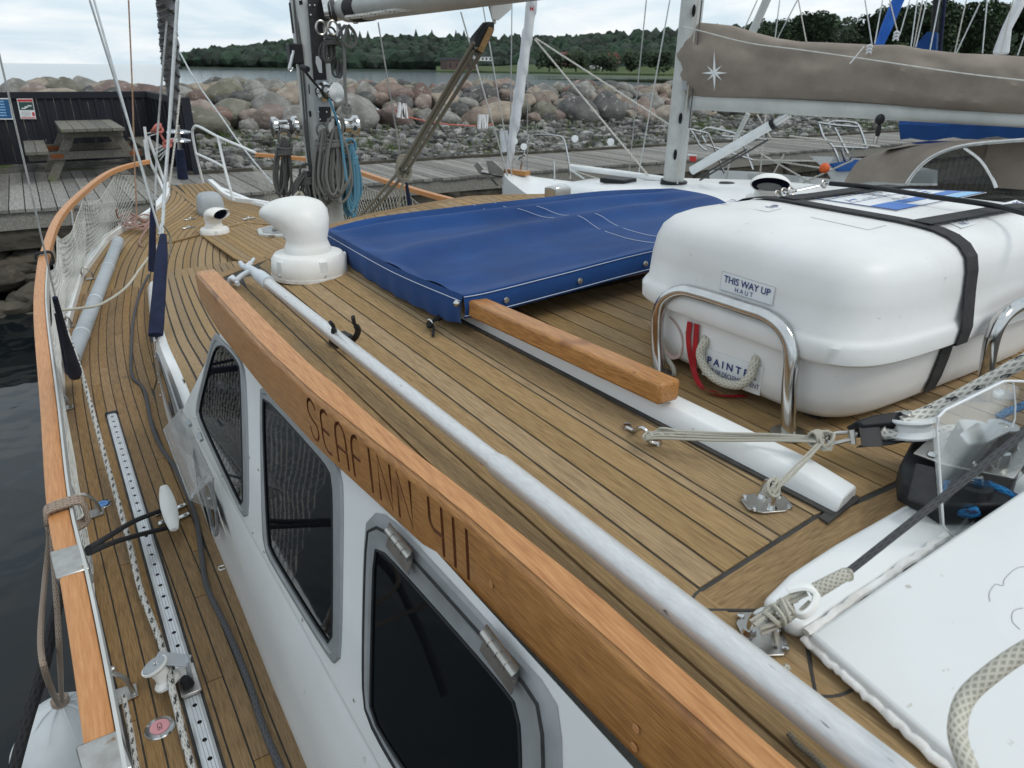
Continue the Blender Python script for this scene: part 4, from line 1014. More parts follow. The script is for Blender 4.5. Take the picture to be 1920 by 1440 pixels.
# corners: port-fore, port-aft, starboard-aft, starboard-fore ; port edge, aft edge, fore edge curves
pe = curve([PR(612, 430, .06), PR(640, 446, .075), PR(740, 500, .09), PR(868, 553, .105)], 10)
ae = curve([PR(868, 553, .105), PR(920, 543, .105), PR(1060, 508, .115), PR(1210, 470, .13), PZ(1420, 425, .405)], 10)
fe = curve([PR(612, 430, .06), PR(700, 408, .09), PR(860, 387, .11), PZ(1010, 371, .43), PZ(1130, 358, .42), PZ(1262, 353, .40)], 10)
se = curve([PZ(1262, 353, .40), PZ(1345, 371, .39), PZ(1420, 425, .405)], 10)
def samp(c, t): 
    f = t * (len(c) - 1); i = min(int(f), len(c) - 2); return c[i].lerp(c[i + 1], f - i)
V = []; F = []
for j in range(NV + 1):
    v = j / NV
    for i in range(NU + 1):
        u = i / NU
        p = samp(fe, u) * (1 - v) + samp(ae, u) * v + samp(pe, v) * (1 - u) + samp(se, v) * u - (samp(pe, 0) * (1 - u) * (1 - v) + samp(se, 0) * u * (1 - v) + samp(pe, 1) * (1 - u) * v + samp(se, 1) * u * v)
        e = min(u, 1 - u, v, 1 - v); k = min(1, e / .12)
        wv = -.022 * k * (1 - math.exp(-3 * k)) + .026 * k * math.exp(-((v - .52 + .10 * (u - .5)) / .055) ** 2) * (1 - .3 * u) + .022 * k * math.exp(-((v - .22 - .04 * u) / .06) ** 2)
        wv += .007 * k * noise.noise(Vector((u * 3.1, v * 7, 1))) + .0035 * min(1, e / .05) * noise.noise(Vector((u * 9 + v * 5, v * 26, 4)))
        wv += .006 * math.exp(-u / .12) * math.sin(v * 31) * math.exp(-((v - .8) / .25) ** 2)
        V.append(p + Vector((0, 0, wv)))
for j in range(NV):
    for i in range(NU): a = j * (NU + 1) + i; F.append((a, a + 1, a + NU + 2, a + NU + 1))
TOPV = list(V)
MB().add(V, F).build('top', M['blue_canvas'], cv, smooth=True)
def skirt(edge, drop, out, name, wob=.003):
    edge = list(edge); V = []; F = []
    for i, p in enumerate(edge):
        d = drop(i / (len(edge) - 1)) if callable(drop) else drop
        for k in range(5): V.append(p + out * (.006 * math.sin(k / 4 * PI) + .004 * k / 4 + wob * math.sin(i * 1.3) * k / 4) + Vector((0, 0, -d * k / 4)))
    for i in range(len(edge) - 1):
        for k in range(4): a = i * 5 + k; F.append((a, a + 1, a + 6, a + 5))
    return MB().add(V, F).build(name, M['blue_canvas'], cv, smooth=True)
pe2 = [samp(pe, t) for t in np.linspace(0, 1, 60)]; ae2 = [samp(ae, t) for t in np.linspace(0, 1, 60)]
skirt(pe2, lambda t: lerp(.05, .078, min(1, t * 2)) - .012 * max(0, t - .9) * 10, Vector((-1, -.3, 0)).normalized(), 'port_skirt')
skirt(ae2, lambda t: .055, Vector((0, -1, 0)), 'aft_flap', .0008)
mb = MB(); hh = lambda c, dz, o: [p + Vector((0, 0, dz)) + o for p in c]
mb.tube(hh(pe2, -.012, Vector((-.0095, -.003, 0))), .0011, 4).tube(hh(ae2, -.004, Vector((0, -.005, 0))), .0011, 4).tube(hh(ae2, -.048, Vector((0, -.0085, 0))), .0011, 4)
def oncv(u, v, dz=.0015): 
    i = min(NU, max(0, int(round(u * NU)))); j = min(NV, max(0, int(round(v * NV)))); return TOPV[j * (NU + 1) + i] + Vector((0, 0, dz))

for off_ in (0, .05):
    mb.tube(curve([oncv(.43 + off_ + .40 * t + .0 , t * .97) + Vector((0, .0, 0)) for t in np.linspace(0, 1, 12)], 3), .0011, 4)
mb.build('stitching', M['stitch'], cv)
for x, y in [(925, 548), (1055, 521), (1174, 496)]:
    p = min(ae2, key=lambda q: abs(q.x - PR(x, y, .08).x)) + Vector((0, -.011, -.03)); MB().lathe([(0, .004), (.006, .003), (.0075, 0)], p, (0, -1, .1), 12).build('snap', M['steel_dull'], cv)
p = samp(pe, .98) + Vector((-.012, -.004, -.02)); MB().lathe([(0, .006), (.006, .005), (.0085, 0)], p, (-1, -.4, .1), 12).build('snap', M['steel'], cv)
for t in (.38,): 
    p = samp(pe, t) + Vector((-.012, -.004, -.045)); MB().lathe([(0, .004), (.006, .003), (.0075, 0)], p, (-1, -.3, .1), 12).build('snap', M['steel_dull'], cv)
# corner tab with ring and shock cord
a_ = PR(846, 572, .03); b_ = PR(808, 605, .012)
MB().tube(curve([PR(842, 582, .03), PR(846, 571, .04), PR(853, 568, .04), PR(852, 578, .03), PR(846, 586, .03)], 4, closed=True), .0026, 6).build('ring', M['steel'], cv, smooth=True)
MB().prism([PR(838, 560, .055), PR(868, 550, .06), PR(856, 580, .02), PR(838, 590, .015)], (.0, .004, 0)).build('tab', M['blue_canvas'], cv)
mb = MB(); mb.tube(curve([PR(848, 583, .03), PR(832, 596, .02), PR(822, 592, .025), PR(806, 608, .012), PR(802, 612, .02), PR(812, 611, .012), PR(812, 630, .006)], 5), .0032, 6).tube(curve([PR(846, 586, .025), PR(835, 590, .03), PR(824, 597, .02), PR(808, 604, .018)], 5), .0032, 6).ball(PR(823, 596, .02), .008).ball(PR(806, 609, .015), .009)
tag(mb.build('shock_cord', M['rope_black'], None, smooth=True), 'short knotted black shock cord tying down the blue cover corner', 'cord')
mb = MB(); mb.tube(curve([PR(802, 612), PR(800, 603, .02), PR(806, 600, .028), PR(811, 606, .02)], 4), .0028, 6); mb.build('hook', M['steel'], yacht, smooth=True)

# ------------------------------------------------------------------ liferaft canister
RZ0 = ZR(1.36)
raft = thing('liferaft', (1.36, .79, RZ0), 'white liferaft canister strapped on the deckhouse roof reading THIS WAY UP HAUT', 'liferaft')
RC = Vector((1.36, .81, 0))
RP = [(.002, .33, .205), (.008, .350, .224), (.022, .363, .237), (.05, .369, .243), (.09, .372, .247), (.118, .374, .249), (.119, .390, .264), (.124, .394, .269), (.150, .396, .270), (.158, .391, .266), (.165, .386, .261), (.21, .383, .259), (.245, .378, .254), (.266, .370, .247), (.281, .356, .233), (.291, .336, .213), (.2975, .31, .188), (.3005, .28, .158), (.302, .24, .12)]
def rex(z):
    return 3.6
def rring(z, hx, hy, n=72, ex=6.5):
    return [RC + Vector((hx * math.copysign(abs(math.cos(a)) ** (2 / ex), math.cos(a)), hy * math.copysign(abs(math.sin(a)) ** (2 / ex), math.sin(a)), RZ0 + z)) for a in [2 * PI * k / n for k in range(n)]]
cut_i = 6
MB().loft([rring(*q) for q in RP[:cut_i]]).build('lower_shell', M['canister'], raft, smooth=True)
MB().loft([rring(.1165, .372, .247), rring(.1185, .3765, .2515)]).build('gap_shadow', M['black_dull'], raft)  # black ring standing in for the shadow in the gap under the lid
MB().loft([rring(RP[5][0] - .001, RP[5][1] - .01, RP[5][2] - .01)] + [rring(*q) for q in RP[cut_i:]]).build('lid', M['canister'], raft, smooth=True)
def rz_at(x, y):        # height of the lid surface over x, y
    best = None
    for (z0, a0, b0), (z1, a1, b1) in zip(RP[9:], RP[10:]):
        f0 = (abs((x - RC.x) / a0) ** 6.5 + abs((y - RC.y) / b0) ** 6.5); f1 = (abs((x - RC.x) / a1) ** 6.5 + abs((y - RC.y) / b1) ** 6.5)
        if f0 <= 1 <= f1: t = (1 - f0) / max(1e-9, f1 - f0); return RZ0 + z0 + (z1 - z0) * t
    return RZ0 + .3015
def prof_y(x, side):     # outline points of the canister in the plane x=const; side -1 aft, +1 fore
    out = []
    for z, a, b in RP[2:]:
        q = 1 - abs((x - RC.x) / a) ** 6.5
        if q > 0: out.append(Vector((x, RC.y + side * b * q ** (1 / 6.5), RZ0 + z)))
    return out
def prof_x(y, side):
    out = []
    for z, a, b in RP[2:]:
        q = 1 - abs((y - RC.y) / b) ** 6.5
        if q > 0: out.append(Vector((RC.x + side * a * q ** (1 / 6.5), y, RZ0 + z)))
    return out
def band(path, wdir, wd, m, name, par, off=.0035, th=.0018):
    c = sum(path, Vector()) / len(path); V = []; F = []; rings = []
    for i, p in enumerate(path):
        t = (path[min(i + 1, len(path) - 1)] - path[max(i - 1, 0)]).normalized(); n = t.cross(wdir).normalized()
        if n.dot(p - RC - Vector((0, 0, RZ0 + .1))) < 0: n = -n
        a = p + n * off
        rings.append([a - wdir * wd / 2, a + wdir * wd / 2, a + wdir * wd / 2 + n * th, a - wdir * wd / 2 + n * th])
    return MB().loft(rings).build(name, m, par)
xs_ = 1.262
def hullpath(p):         # drop the concave parts so that the strap spans them
    return p
pa = [p for i, p in enumerate(prof_y(xs_, -1)) if i not in (4, 7, 8)] + [p for i, p in enumerate(prof_y(xs_, 1)) if i not in (4, 7, 8)][::-1]
band(pa, Vector((1, 0, 0)), .036, M['black_dull'], 'strap', raft)
xs2 = 1.57
pa = [p for i, p in enumerate(prof_y(xs2, -1)) if i not in (4, 7, 8)] + [p for i, p in enumerate(prof_y(xs2, 1)) if i not in (4, 7, 8)][::-1]
for yy_, nm in ((.655, 'strap'), (.93, 'strap')):
    pb_ = prof_x(yy_, -1); pc_ = prof_x(yy_, 1)
    top = [Vector((x, yy_, rz_at(x, yy_))) for x in np.linspace(1.262, 1.70, 16)] + [p for i, p in enumerate(pc_) if 0 < i < 11][::-1]
    band(top, Vector((0, 1, 0)), .036, M['black_dull'], nm, raft, off=.006)
# label helper: flat text laid on a quadrilateral
def text_mesh(body, font_sz=1.0, bold=0.0):
    cu = bpy.data.curves.new('lettering', 'FONT'); cu.body = body; cu.size = font_sz; cu.resolution_u = 3; cu.offset = bold
    o = bpy.data.objects.new('lettering', cu); COL.objects.link(o)
    dg = bpy.context.evaluated_depsgraph_get(); me = bpy.data.meshes.new_from_object(o.evaluated_get(dg))
    V = [v.co.copy() for v in me.vertices]; F = [tuple(p.vertices) for p in me.polygons]
    bpy.data.objects.remove(o); bpy.data.curves.remove(cu); bpy.data.meshes.remove(me)
    x0 = min(v.x for v in V); x1 = max(v.x for v in V); y0 = min(v.y for v in V); y1 = max(v.y for v in V)
    return [((v.x - x0) / (x1 - x0), (v.y - y0) / (y1 - y0)) for v in V], F
def quadmap(Q, u, v):    # Q = TL, TR, BR, BL ; v up
    TL, TR, BR, BL = Q; return (TL * (1 - u) + TR * u) * v + (BL * (1 - u) + BR * u) * (1 - v)
def qn(Q):
    n = (Q[1] - Q[0]).cross(Q[3] - Q[0]).normalized(); c = sum(Q, Vector()) / 4
    return n if n.dot(CP - c) > 0 else -n
def lettering(body, Q, box, m, par, lift=.0012, bold=0.0, name='lettering'):
    uv, F = text_mesh(body, bold=bold); n = qn(Q); u0, v0, u1, v1 = box
    V = [quadmap(Q, u0 + (u1 - u0) * a, v0 + (v1 - v0) * b) + n * lift for a, b in uv]
    return MB().add(V, F).build(name, m, par, fix=False)
def sticker(Q, par, m='sticker', lift=.0004, edge=True):
    n = qn(Q); o = MB().prism([q + n * -.0005 for q in Q], n * (lift + .0005)).build('label_sheet', M[m], par)
    if edge:
        mb = MB(); mb.tube([q + n * lift for q in Q], .0004, 4, closed=True); mb.build('label_edge', M['sticker_line'], par)
    return o
XP = .968
def onlid(x, y, off=.0008):    # pixel met with the port face of the lid
    p = PX(x, y, .98)
    for _ in range(25):
        z = min(max(p.z - RZ0, .02), .3); zs = [q[0] for q in RP]; a = float(np.interp(z, zs, [q[1] for q in RP])); b = float(np.interp(z, zs, [q[2] for q in RP]))
        qq = max(.02, 1 - min(.98, abs((p.y - RC.y) / b) ** 6.5)); p = PX(x, y, RC.x - a * qq ** (1 / 6.5) - off)
    return p
Q = [onlid(*p, .0016) for p in [(1355, 508), (1454, 539), (1448, 573), (1350, 542)]]
sticker(Q, raft); lettering('THIS WAY UP', Q, (.06, .46, .94, .84), M['print_blue'], raft, .0016, .012); lettering('H A U T', Q, (.3, .1, .64, .36), M['print_blue'], raft, .0016)
Q = [onlid(*p, .002) for p in [(1322, 652), (1432, 690), (1424, 742), (1316, 702)]]
sticker(Q, raft, edge=False); lettering('P A I N T E R', Q, (.08, .50, .92, .76), M['print_blue'], raft, .0018, .02); lettering('BOUT DE DÉCLENCHEMENT', Q, (.02, .2, .98, .42), M['print_blue'], raft, .0018)
ZL = H - (RZ0 + .304)
def ontop(x, y, dz=0): 
    p = PZ(x, y, ZL)
    for _ in range(12): p = PZ(x, y, H - (rz_at(p.x, p.y) + .0015 + dz))
    return p
Q = [ontop(*p) for p in [(1372, 374), (1462, 385), (1447, 394), (1352, 381)]]
lettering('THIS WAY UP', Q, (.0, .3, 1, .95), M['print_blue'], raft, .001, .01)
MB().tube([ontop(*p) for p in [(1348, 382), (1440, 397), (1465, 391)]], .0004, 4).tube([ontop(*p) for p in [(1520, 407), (1628, 431), (1662, 422)]], .0004, 4).build('label_edge', M['sticker_line'], raft)
Q = [ontop(*p) for p in [(1764, 412), (1905, 375), (1945, 392), (1802, 428)]]
sticker(Q, raft); lettering('NO LIFT BY STRAPS', Q, (.06, .5, .98, .86), M['print_blue'], raft, .001, .005); lettering('NE PAS SOULEVER PAR LES SANGLES', Q, (.06, .14, .98, .42), M['print_blue'], raft, .001)
Q = [PY(*p, RC.y - .219) for p in [(1899, 520), (1990, 482), (1984, 525), (1891, 552)]]
sticker(Q, raft); lettering('THIS WAY UP', Q, (.05, .42, 1, .84), M['print_blue'], raft, .0016, .012); lettering('H A U T', Q, (.3, .08, .7, .34), M['print_blue'], raft, .0016)
# instruction plate on top
Q = [ontop(*p) for p in [(1609, 352), (1800, 367), (1680, 395), (1500, 369)]]
Q = [ontop(1609, 350), ontop(1850, 361), ontop(1681, 396), ontop(1497, 369)]
Q = [Q[0], Q[1], Q[2], Q[3]]
sticker(Q, raft, edge=False)
def patch(u0, v0, u1, v1, m, lift=.0012):
    n = qn(Q); P = [quadmap(Q, *c) + n * lift for c in [(u0, v0), (u1, v0), (u1, v1), (u0, v1)]]; return MB().add(P, [(0, 1, 2, 3)]).build('print', M[m], raft)
for a in [(0, 0, 1, .025), (0, .975, 1, 1), (0, 0, .012, 1), (.985, 0, 1, 1), (.28, .02, .29, .98), (.52, .02, .53, .98), (.02, .48, .52, .5), (.53, .62, .98, .64)]: patch(*a, 'print_blue')
patch(.72, .03, .98, .26, 'print_mid'); patch(.72, .28, .84, .97, 'print_mid', .0013); patch(.86, .5, .98, .97, 'print_light')
rr = random.Random(12)
for i in range(60):
    u, v = rr.uniform(.03, .66), rr.uniform(.05, .9)
    if abs(u - .285) < .03 or abs(u - .525) < .03: continue
    if i % 3 == 0: patch(u, v, u + rr.uniform(.01, .03), v + rr.uniform(.03, .07), rr.choice(['print_light', 'print_mid', 'sticker_line']), .0014)
    else: patch(u, v, u + rr.uniform(.02, .05), v + .012, rr.choice(['print_blue', 'sticker_line']), .0014)
# bottom chocks, painter loop, pull strap and patch
for x, y in [(1.08, .66), (1.08, .92), (1.62, .66)]: MB().lathe([(.03, -.02), (.034, .0), (.03, .022)], (x, y, RZ0 - .0), (0, 0, 1), 16).build('chock', M['black_dull'], raft, smooth=True)
lp = [onlid(*p, d) for p, d in [((1322, 634), -.01), ((1321, 640), .006), ((1313, 665), .013), ((1325, 695), .018), ((1352, 716), .022), ((1385, 722), .022), ((1405, 708), .016), ((1412, 690), .01), ((1417, 676), .004), ((1417, 672), -.01)]]
MB().tube(curve(lp, 7), size(17, lp[4]) / 2, 12).build('carrying_loop', M['rope_cream'], raft, smooth=True)
lp2 = [PX(*p, .985) for p in [(1228, 622), (1243, 660), (1262, 690), (1262, 708), (1243, 700)]]
MB().tube(curve(lp2, 5), .005, 10).build('carrying_loop', M['rope_cream'], raft, smooth=True)
rs_ = curve([onlid(1294, 604, .004), onlid(1291, 640, .004), onlid(1299, 690, .006), PR(1315, 728, .01), PR(1352, 742, .004), PR(1400, 742, .004)], 6)
MB().loft([[p + Vector((0, -.006, 0)), p + Vector((0, .006, 0)), p + Vector((-.0015, .006, .001)), p + Vector((-.0015, -.006, .001))] for p in rs_]).build('red_webbing', M['red_strap'], raft)
rs_ = curve([onlid(1307, 608, .004), onlid(1304, 650, .005), onlid(1302, 690, .007), PR(1318, 726, .014), PR(1345, 735, .008)], 6)
MB().loft([[p + Vector((0, -.006, 0)), p + Vector((0, .006, 0)), p + Vector((-.0015, .006, .001)), p + Vector((-.0015, -.006, .001))] for p in rs_]).build('red_webbing', M['red_strap'], raft)
pk = chaikin([onlid(*p, .0035) for p in [(1212, 605), (1250, 588), (1268, 604), (1281, 632), (1279, 668), (1262, 676), (1235, 668), (1220, 650)]], 2)
MB().add([sum(pk, Vector()) / len(pk)] + pk, [(0, i + 1, (i + 1) % len(pk) + 1) for i in range(len(pk))]).build('faded_patch', M['pink_paint'], raft)

# stainless cradle hoops
f1, f2 = PR(1235, 702), PR(1478, 815)
hx = (f1.x + f2.x) / 2; rt = .0125
hp = [f1, PX(1232, 640, hx), PX(1234, 592, hx), PX(1246, 562, hx), PX(1275, 546, hx), PX(1310, 551, hx), PX(1395, 578, hx), PX(1440, 594, hx), PX(1470, 620, hx), PX(1484, 660, hx), PX(1480, 730, hx), f2]
hoop = thing('cradle_hoop', (f1 + f2) / 2, 'polished steel hoop bolted on the roof at the port end of the liferaft', 'steel hoop', 'steel cradle hoops around the liferaft')
MB().tube(curve(hp, 7), rt, 20).build('tube', M['steel'], hoop, smooth=True)
for f in (f1, f2): MB().lathe([(.0, .004), (.03, .004), (.03, 0)], f, (0, 0, 1), 20).build('foot_plate', M['steel_dull'], hoop)
hy = .515
g1 = PY(1850, 800, hy); g1.z = ZR(g1.x)
hp = [g1, PY(1849, 740, hy), PY(1852, 680, hy), PY(1864, 625, hy), PY(1885, 590, hy), PY(1925, 565, hy), PY(2000, 535, hy), PY(2200, 470, hy), PY(2300, 500, hy)]
e_ = hp[-1].copy(); e_.z = ZR(e_.x); hp.append(e_)
hoop2 = thing('cradle_hoop', g1, 'polished steel hoop beside the liferaft at the right edge behind the thick rope', 'steel hoop', 'steel cradle hoops around the liferaft')
MB().tube(curve(hp, 7), rt, 20).build('tube', M['steel'], hoop2, smooth=True)
MB().lathe([(.0, .004), (.03, .004), (.03, 0)], g1, (0, 0, 1), 20).build('foot_plate', M['steel_dull'], hoop2)
# sheathed lifeline over the raft with its turnbuckle
wl_ = [PZ(1556, 344, .232), PZ(1640, 352, .228), PZ(1750, 369, .222), PZ(1870, 387, .222), PZ(1990, 420, .225)]
rope('sheathed_cable', wl_, .0052, 'black_plastic', 'black sheathed cable lying across the top of the liferaft', 'cable')
tb = thing('turnbuckle', PZ(1510, 350, .24), 'steel turnbuckle and shackles at the end of the black cable above the liferaft', 'turnbuckle')
a_, b_ = PZ(1553, 343, .232), PZ(1470, 362, .25)
MB().tube([a_, a_.lerp(b_, .3)], .003, 8).tube([a_.lerp(b_, .25), a_.lerp(b_, .75)], .007, 10, flat=.5).tube([a_.lerp(b_, .7), b_], .003, 8).build('body', M['steel'], tb, smooth=True)
mb = MB()
for t, q in ((.1, .008), (.85, .009), (1.0, .010), (1.15, .008)): 
    c = a_.lerp(b_, t); mb.tube([c + Vector((math.cos(k) * q, math.sin(k) * q * .3, math.sin(k) * q)) for k in [2 * PI * i / 14 for i in range(14)]], .0024, 6, closed=True)
mb.build('shackle', M['steel_dull'], tb, smooth=True)

# ------------------------------------------------------------------ preventer block, lashings, padeyes
def padeye(px, ang, label, s=1.0):
    p = PR(*px); e = thing('padeye', p, label, 'deck fitting'); u = Vector((math.cos(ang), math.sin(ang), 0)) * s; v = Vector((-u.y, u.x, 0)); z = Vector((0, 0, 1))
    poly = chaikin([p + u * .034 + v * .024, p - u * .034 + v * .024, p - u * .034 - v * .024, p + u * .034 - v * .024], 1)
    MB().prism(poly, z * .003).build('plate', M['steel_dull'], e, bev=.0008)
    for a, b in ((1, 1), (1, -1), (-1, 1), (-1, -1)): MB().lathe([(0, .004), (.004, .003), (.005, 0)], p + u * .026 * a + v * .016 * b + z * .003, z, 10).build('screw', M['steel'], e, smooth=True)
    MB().tube(curve([p + v * .015, p + v * .015 + z * .018, p + v * .010 + z * .031, p + z * .036, p - v * .010 + z * .031, p - v * .015 + z * .018, p - v * .015], 5), .0042, 10).build('bow', M['steel'], e, smooth=True)
    for a in (1, -1): MB().lathe([(.0085, 0), (.006, .006)], p + v * .015 * a + z * .003, z, 12).build('collar', M['steel'], e)
    return p
p1 = padeye((1437, 945), R(-25), 'square steel padeye beside the white hatch rail')
p2 = padeye((1428, 1190), R(60), 'square steel padeye under the knotted lashing beside the boathook', 1.0)
sd_ = thing('saddle_eye', PR(1208, 815), 'bent steel saddle eye on the teak roof holding the cream lashing', 'deck fitting')
MB().tube(curve([PR(1176, 802, .004), PR(1190, 808, .006), PR(1196, 805, .02), PR(1206, 803, .028), PR(1213, 812, .022), PR(1218, 828, .008), PR(1232, 832, .004)], 5), .0042, 10).build('bow', M['steel'], sd_, smooth=True)
for q in [(1176, 802), (1232, 832)]: MB().lathe([(0, .008), (.007, .007), (.009, 0)], PR(*q), (0, 0, 1), 12).build('foot', M['steel'], sd_, smooth=True)
hs_ = .075
def lash(pts, r, m, name, label, cat='lashing', n=6): return rope(name, pts, r, m, label, cat, sm=5, n=n)
mb = MB()
for k, (dy, dz) in enumerate([(0, 0), (5, -.002), (10, .002), (-4, .003)]):
    mb.tube(curve([PR(1212, 820 + dy * .4, .026), PR(1240, 812 + dy, .035), PR(1350, 816 + dy, .045 + dz), PR(1450, 818 + dy * .8, .056 + dz), PR(1530, 822 + dy * .6, .066)], 5), .0021, 6)
mb.tube(curve([PR(1232, 808, .03), PR(1240, 803, .04), PR(1262, 806, .04), PR(1270, 812, .036), PR(1250, 818, .034), PR(1236, 812, .034)], 4), .0024, 6)
mb.tube(curve([PR(1210, 826, .02), PR(1222, 818, .03), PR(1216, 810, .03), PR(1206, 820, .024), PR(1224, 826, .02)], 4), .0024, 6)
c = PR(1527, 822, .066)
for k in range(4): mb.tube([c + Vector((-.004 + .004 * k, math.cos(a) * .008, math.sin(a) * .011)) for a in [2 * PI * i / 12 for i in range(12)]], .0022, 6, closed=True)
tag(mb.build('lashing', M['rope_cream'], None, smooth=True), 'horizontal cream cord lashing from the saddle eye to the block shackle', 'lashing')
mb = MB()
for k, d in enumerate([(0, 0), (6, 3), (12, 0)]):
    mb.tube(curve([PR(1440 + d[0] * .6, 922, .036), PR(1470 + d[0], 895 + d[1], .045), PR(1530 + d[0] * .6, 836 + d[1], .062), PR(1545, 824, .068)], 5), .0021, 6)
c = PR(1450, 915, .04)
for k in range(3): mb.tube([c + Vector((math.cos(a) * .011, math.sin(a) * .006 + .003 * k, math.sin(a + k) * .010)) for a in [2 * PI * i / 12 for i in range(12)]], .0023, 6, closed=True)
c = PR(1548, 826, .066)
for k in range(3): mb.tube([c + Vector((math.cos(a) * .010, math.sin(a) * .010, math.sin(a + k) * .011)) for a in [2 * PI * i / 12 for i in range(12)]], .0023, 6, closed=True)
tag(mb.build('lashing', M['rope_cream'], None, smooth=True), 'slanting cream cord lashing from the padeye up to the block shackle', 'lashing')
bl = thing('rope_block', PR(1680, 805, .07), 'black pulley block on a shackle in front of the liferaft', 'block')
s0, s1 = PR(1558, 823, .068), PR(1600, 817, .07)
MB().tube(curve([PR(1548, 825, .066), PR(1560, 814, .07), PR(1580, 811, .072), PR(1597, 811, .074)], 4), .0032, 8).tube(curve([PR(1548, 826, .064), PR(1562, 831, .064), PR(1582, 827, .066), PR(1598, 823, .068)], 4), .0032, 8).tube([PR(1596, 806, .08), PR(1599, 832, .062)], .005, 10).tube([PR(1597, 817, .07), PR(1612, 814, .07)], .0045, 8).build('shackle', M['steel_dull'], bl, smooth=True)
def hz(x, y, d): return PR(x, y, d)
A_, B_ = hz(1608, 790, .09), hz(1740, 772, .09)
MB().loft([[hz(1608, 788, .088), hz(1615, 838, .062), hz(1622, 837, .062), hz(1616, 786, .088)], [hz(1640, 778, .092), hz(1650, 838, .062), hz(1656, 836, .062), hz(1648, 776, .092)]]).build('cheek', M['black_plastic'], bl, bev=.002)
MB().prism([hz(1606, 789, .09), hz(1640, 777, .095), hz(1690, 770, .098), hz(1733, 768, .098), hz(1741, 782, .092), hz(1725, 792, .088), hz(1680, 794, .086), hz(1620, 800, .084)], (0, .016, -.018)).build('cheek', M['black_plastic'], bl, bev=.003)
MB().prism([hz(1615, 838, .058), hz(1680, 833, .060), hz(1740, 818, .064), hz(1735, 806, .066), hz(1690, 820, .062), hz(1640, 824, .062)], (0, .012, -.008)).build('cheek', M['black_plastic'], bl, bev=.003)
cc_ = hz(1712, 798, .078)
MB().lathe([(.020, -.012), (.033, -.014), (.034, -.011), (.026, -.004), (.026, .004), (.034, .011), (.033, .014), (.02, .012)], cc_, (0, .25, 1), 28).build('sheave', M['white_paint'], bl, smooth=True)
MB().lathe([(0, .002), (.007, .001), (.008, 0)], hz(1700, 774, .100), (0, -.1, 1), 12).build('pin', M['steel_dull'], bl)
rope('preventer_rope', [PR(1648, 806, .072), PR(1660, 814, .066), PR(1700, 818, .064), PR(1750, 812, .066), PR(1800, 808, .07), PR(1850, 816, .072), PR(1890, 840, .068), PR(1930, 880, .06)], .0098, 'rope_white', 'white flecked rope running from the black block into the clutches', sm=8, n=12)
rope('preventer_rope', [PR(1690, 792, .085), PR(1745, 770, .1), PR(1800, 742, .13), PR(1870, 704, .17), PR(1960, 655, .22)], .0098, 'rope_white', 'thick braided white rope rising past the liferaft toward the right edge', sm=8, n=12)
# wire pennant with thimble and lashing
wa, wb = PR(1586, 1076, .085), PZ(1935, 800, .33)
rope('wire_pennant', [wa, wa.lerp(wb, .5), wb], .0042, 'sheath_grey', 'grey stranded wire rope slanting up to the right edge over the white coaming', 'wire', n=8)
mb = MB(); wc = PR(1532, 1106, .065)
mb.tube([wa.lerp(wb, .02), wa, wa.lerp(wc, .5), wc, PR(1520, 1112, .062)], [.0052, .007, .0078, .0085, .005], 10)
mb.tube(curve([wa + Vector((0, 0, .004)), PR(1594, 1072, .09), PR(1596, 1084, .08), PR(1586, 1086, .08)], 4), .0028, 6)
tag(mb.build('served_splice', M['rope_cream'], None, smooth=True), 'pale whipped splice at the lower end of the grey wire rope', 'splice')
th_ = curve([PR(1530, 1108, .066), PR(1505, 1098, .07), PR(1480, 1102, .066), PR(1478, 1110, .062), PR(1500, 1112, .064), PR(1516, 1122, .06), PR(1512, 1140, .055), PR(1498, 1146, .052), PR(1495, 1154, .05), PR(1512, 1154, .052), PR(1526, 1138, .056), PR(1532, 1120, .06)], 4, closed=True)
tag(MB().tube(curve([PR(1476, 1106, .065), PR(1508, 1100, .07), PR(1530, 1112, .066), PR(1526, 1136, .058), PR(1508, 1153, .052), PR(1494, 1150, .05)], 5), .006, 8, flat=.6).build('thimble', M['plastic_white'], None, smooth=True), 'white plastic thimble in the eye of the wire rope', 'thimble')
mb = MB(); rr = random.Random(5)
c1_, c2_ = PR(1418, 1178, .034), PR(1508, 1122, .058)
for k in range(6):
    o1_, o2_ = Vector((rr.uniform(-.006, .006), rr.uniform(-.008, .008), rr.uniform(-.004, .008))), Vector((rr.uniform(-.006, .006), rr.uniform(-.008, .008), rr.uniform(-.006, .008)))
    mb.tube(curve([c1_ + o1_, c1_.lerp(c2_, .5) + (o1_ + o2_) * .8, c2_ + o2_], 4), .0026, 6)
for k in range(5):
    c = c1_.lerp(c2_, .25 + .13 * k); q = .009 + .002 * (k % 2); d = (c2_ - c1_).normalized(); s1_ = d.orthogonal().normalized(); s2_ = d.cross(s1_)
    mb.tube([c + s1_ * math.cos(a) * q + s2_ * math.sin(a) * q + d * .006 * math.sin(a * .5 + k) for a in [2 * PI * i / 12 for i in range(12)]], .0027, 6, closed=True)
mb.tube(curve([c1_.lerp(c2_, .4), PR(1452, 1180, .02), PR(1456, 1208, .006)], 4), .0024, 6)
tag(mb.build('lashing', M['rope_cream'], None, smooth=True), 'knotted bundle of cream cord between the thimble and the padeye', 'lashing')
rope('thin_line', [PR(1478, 1375, .006), PR(1500, 1400, .004), PR(1530, 1425, .004), PR(1570, 1470, .004)], .003, 'rope_olive', 'thin olive line emerging from under the boathook near the lower edge')
rope('rope_stub', [PR(1466, 1262, .003), PR(1472, 1255, .01), PR(1478, 1249, .012)], .004, 'rope_cream', 'short frayed rope end poking out beside the boathook', n=6)

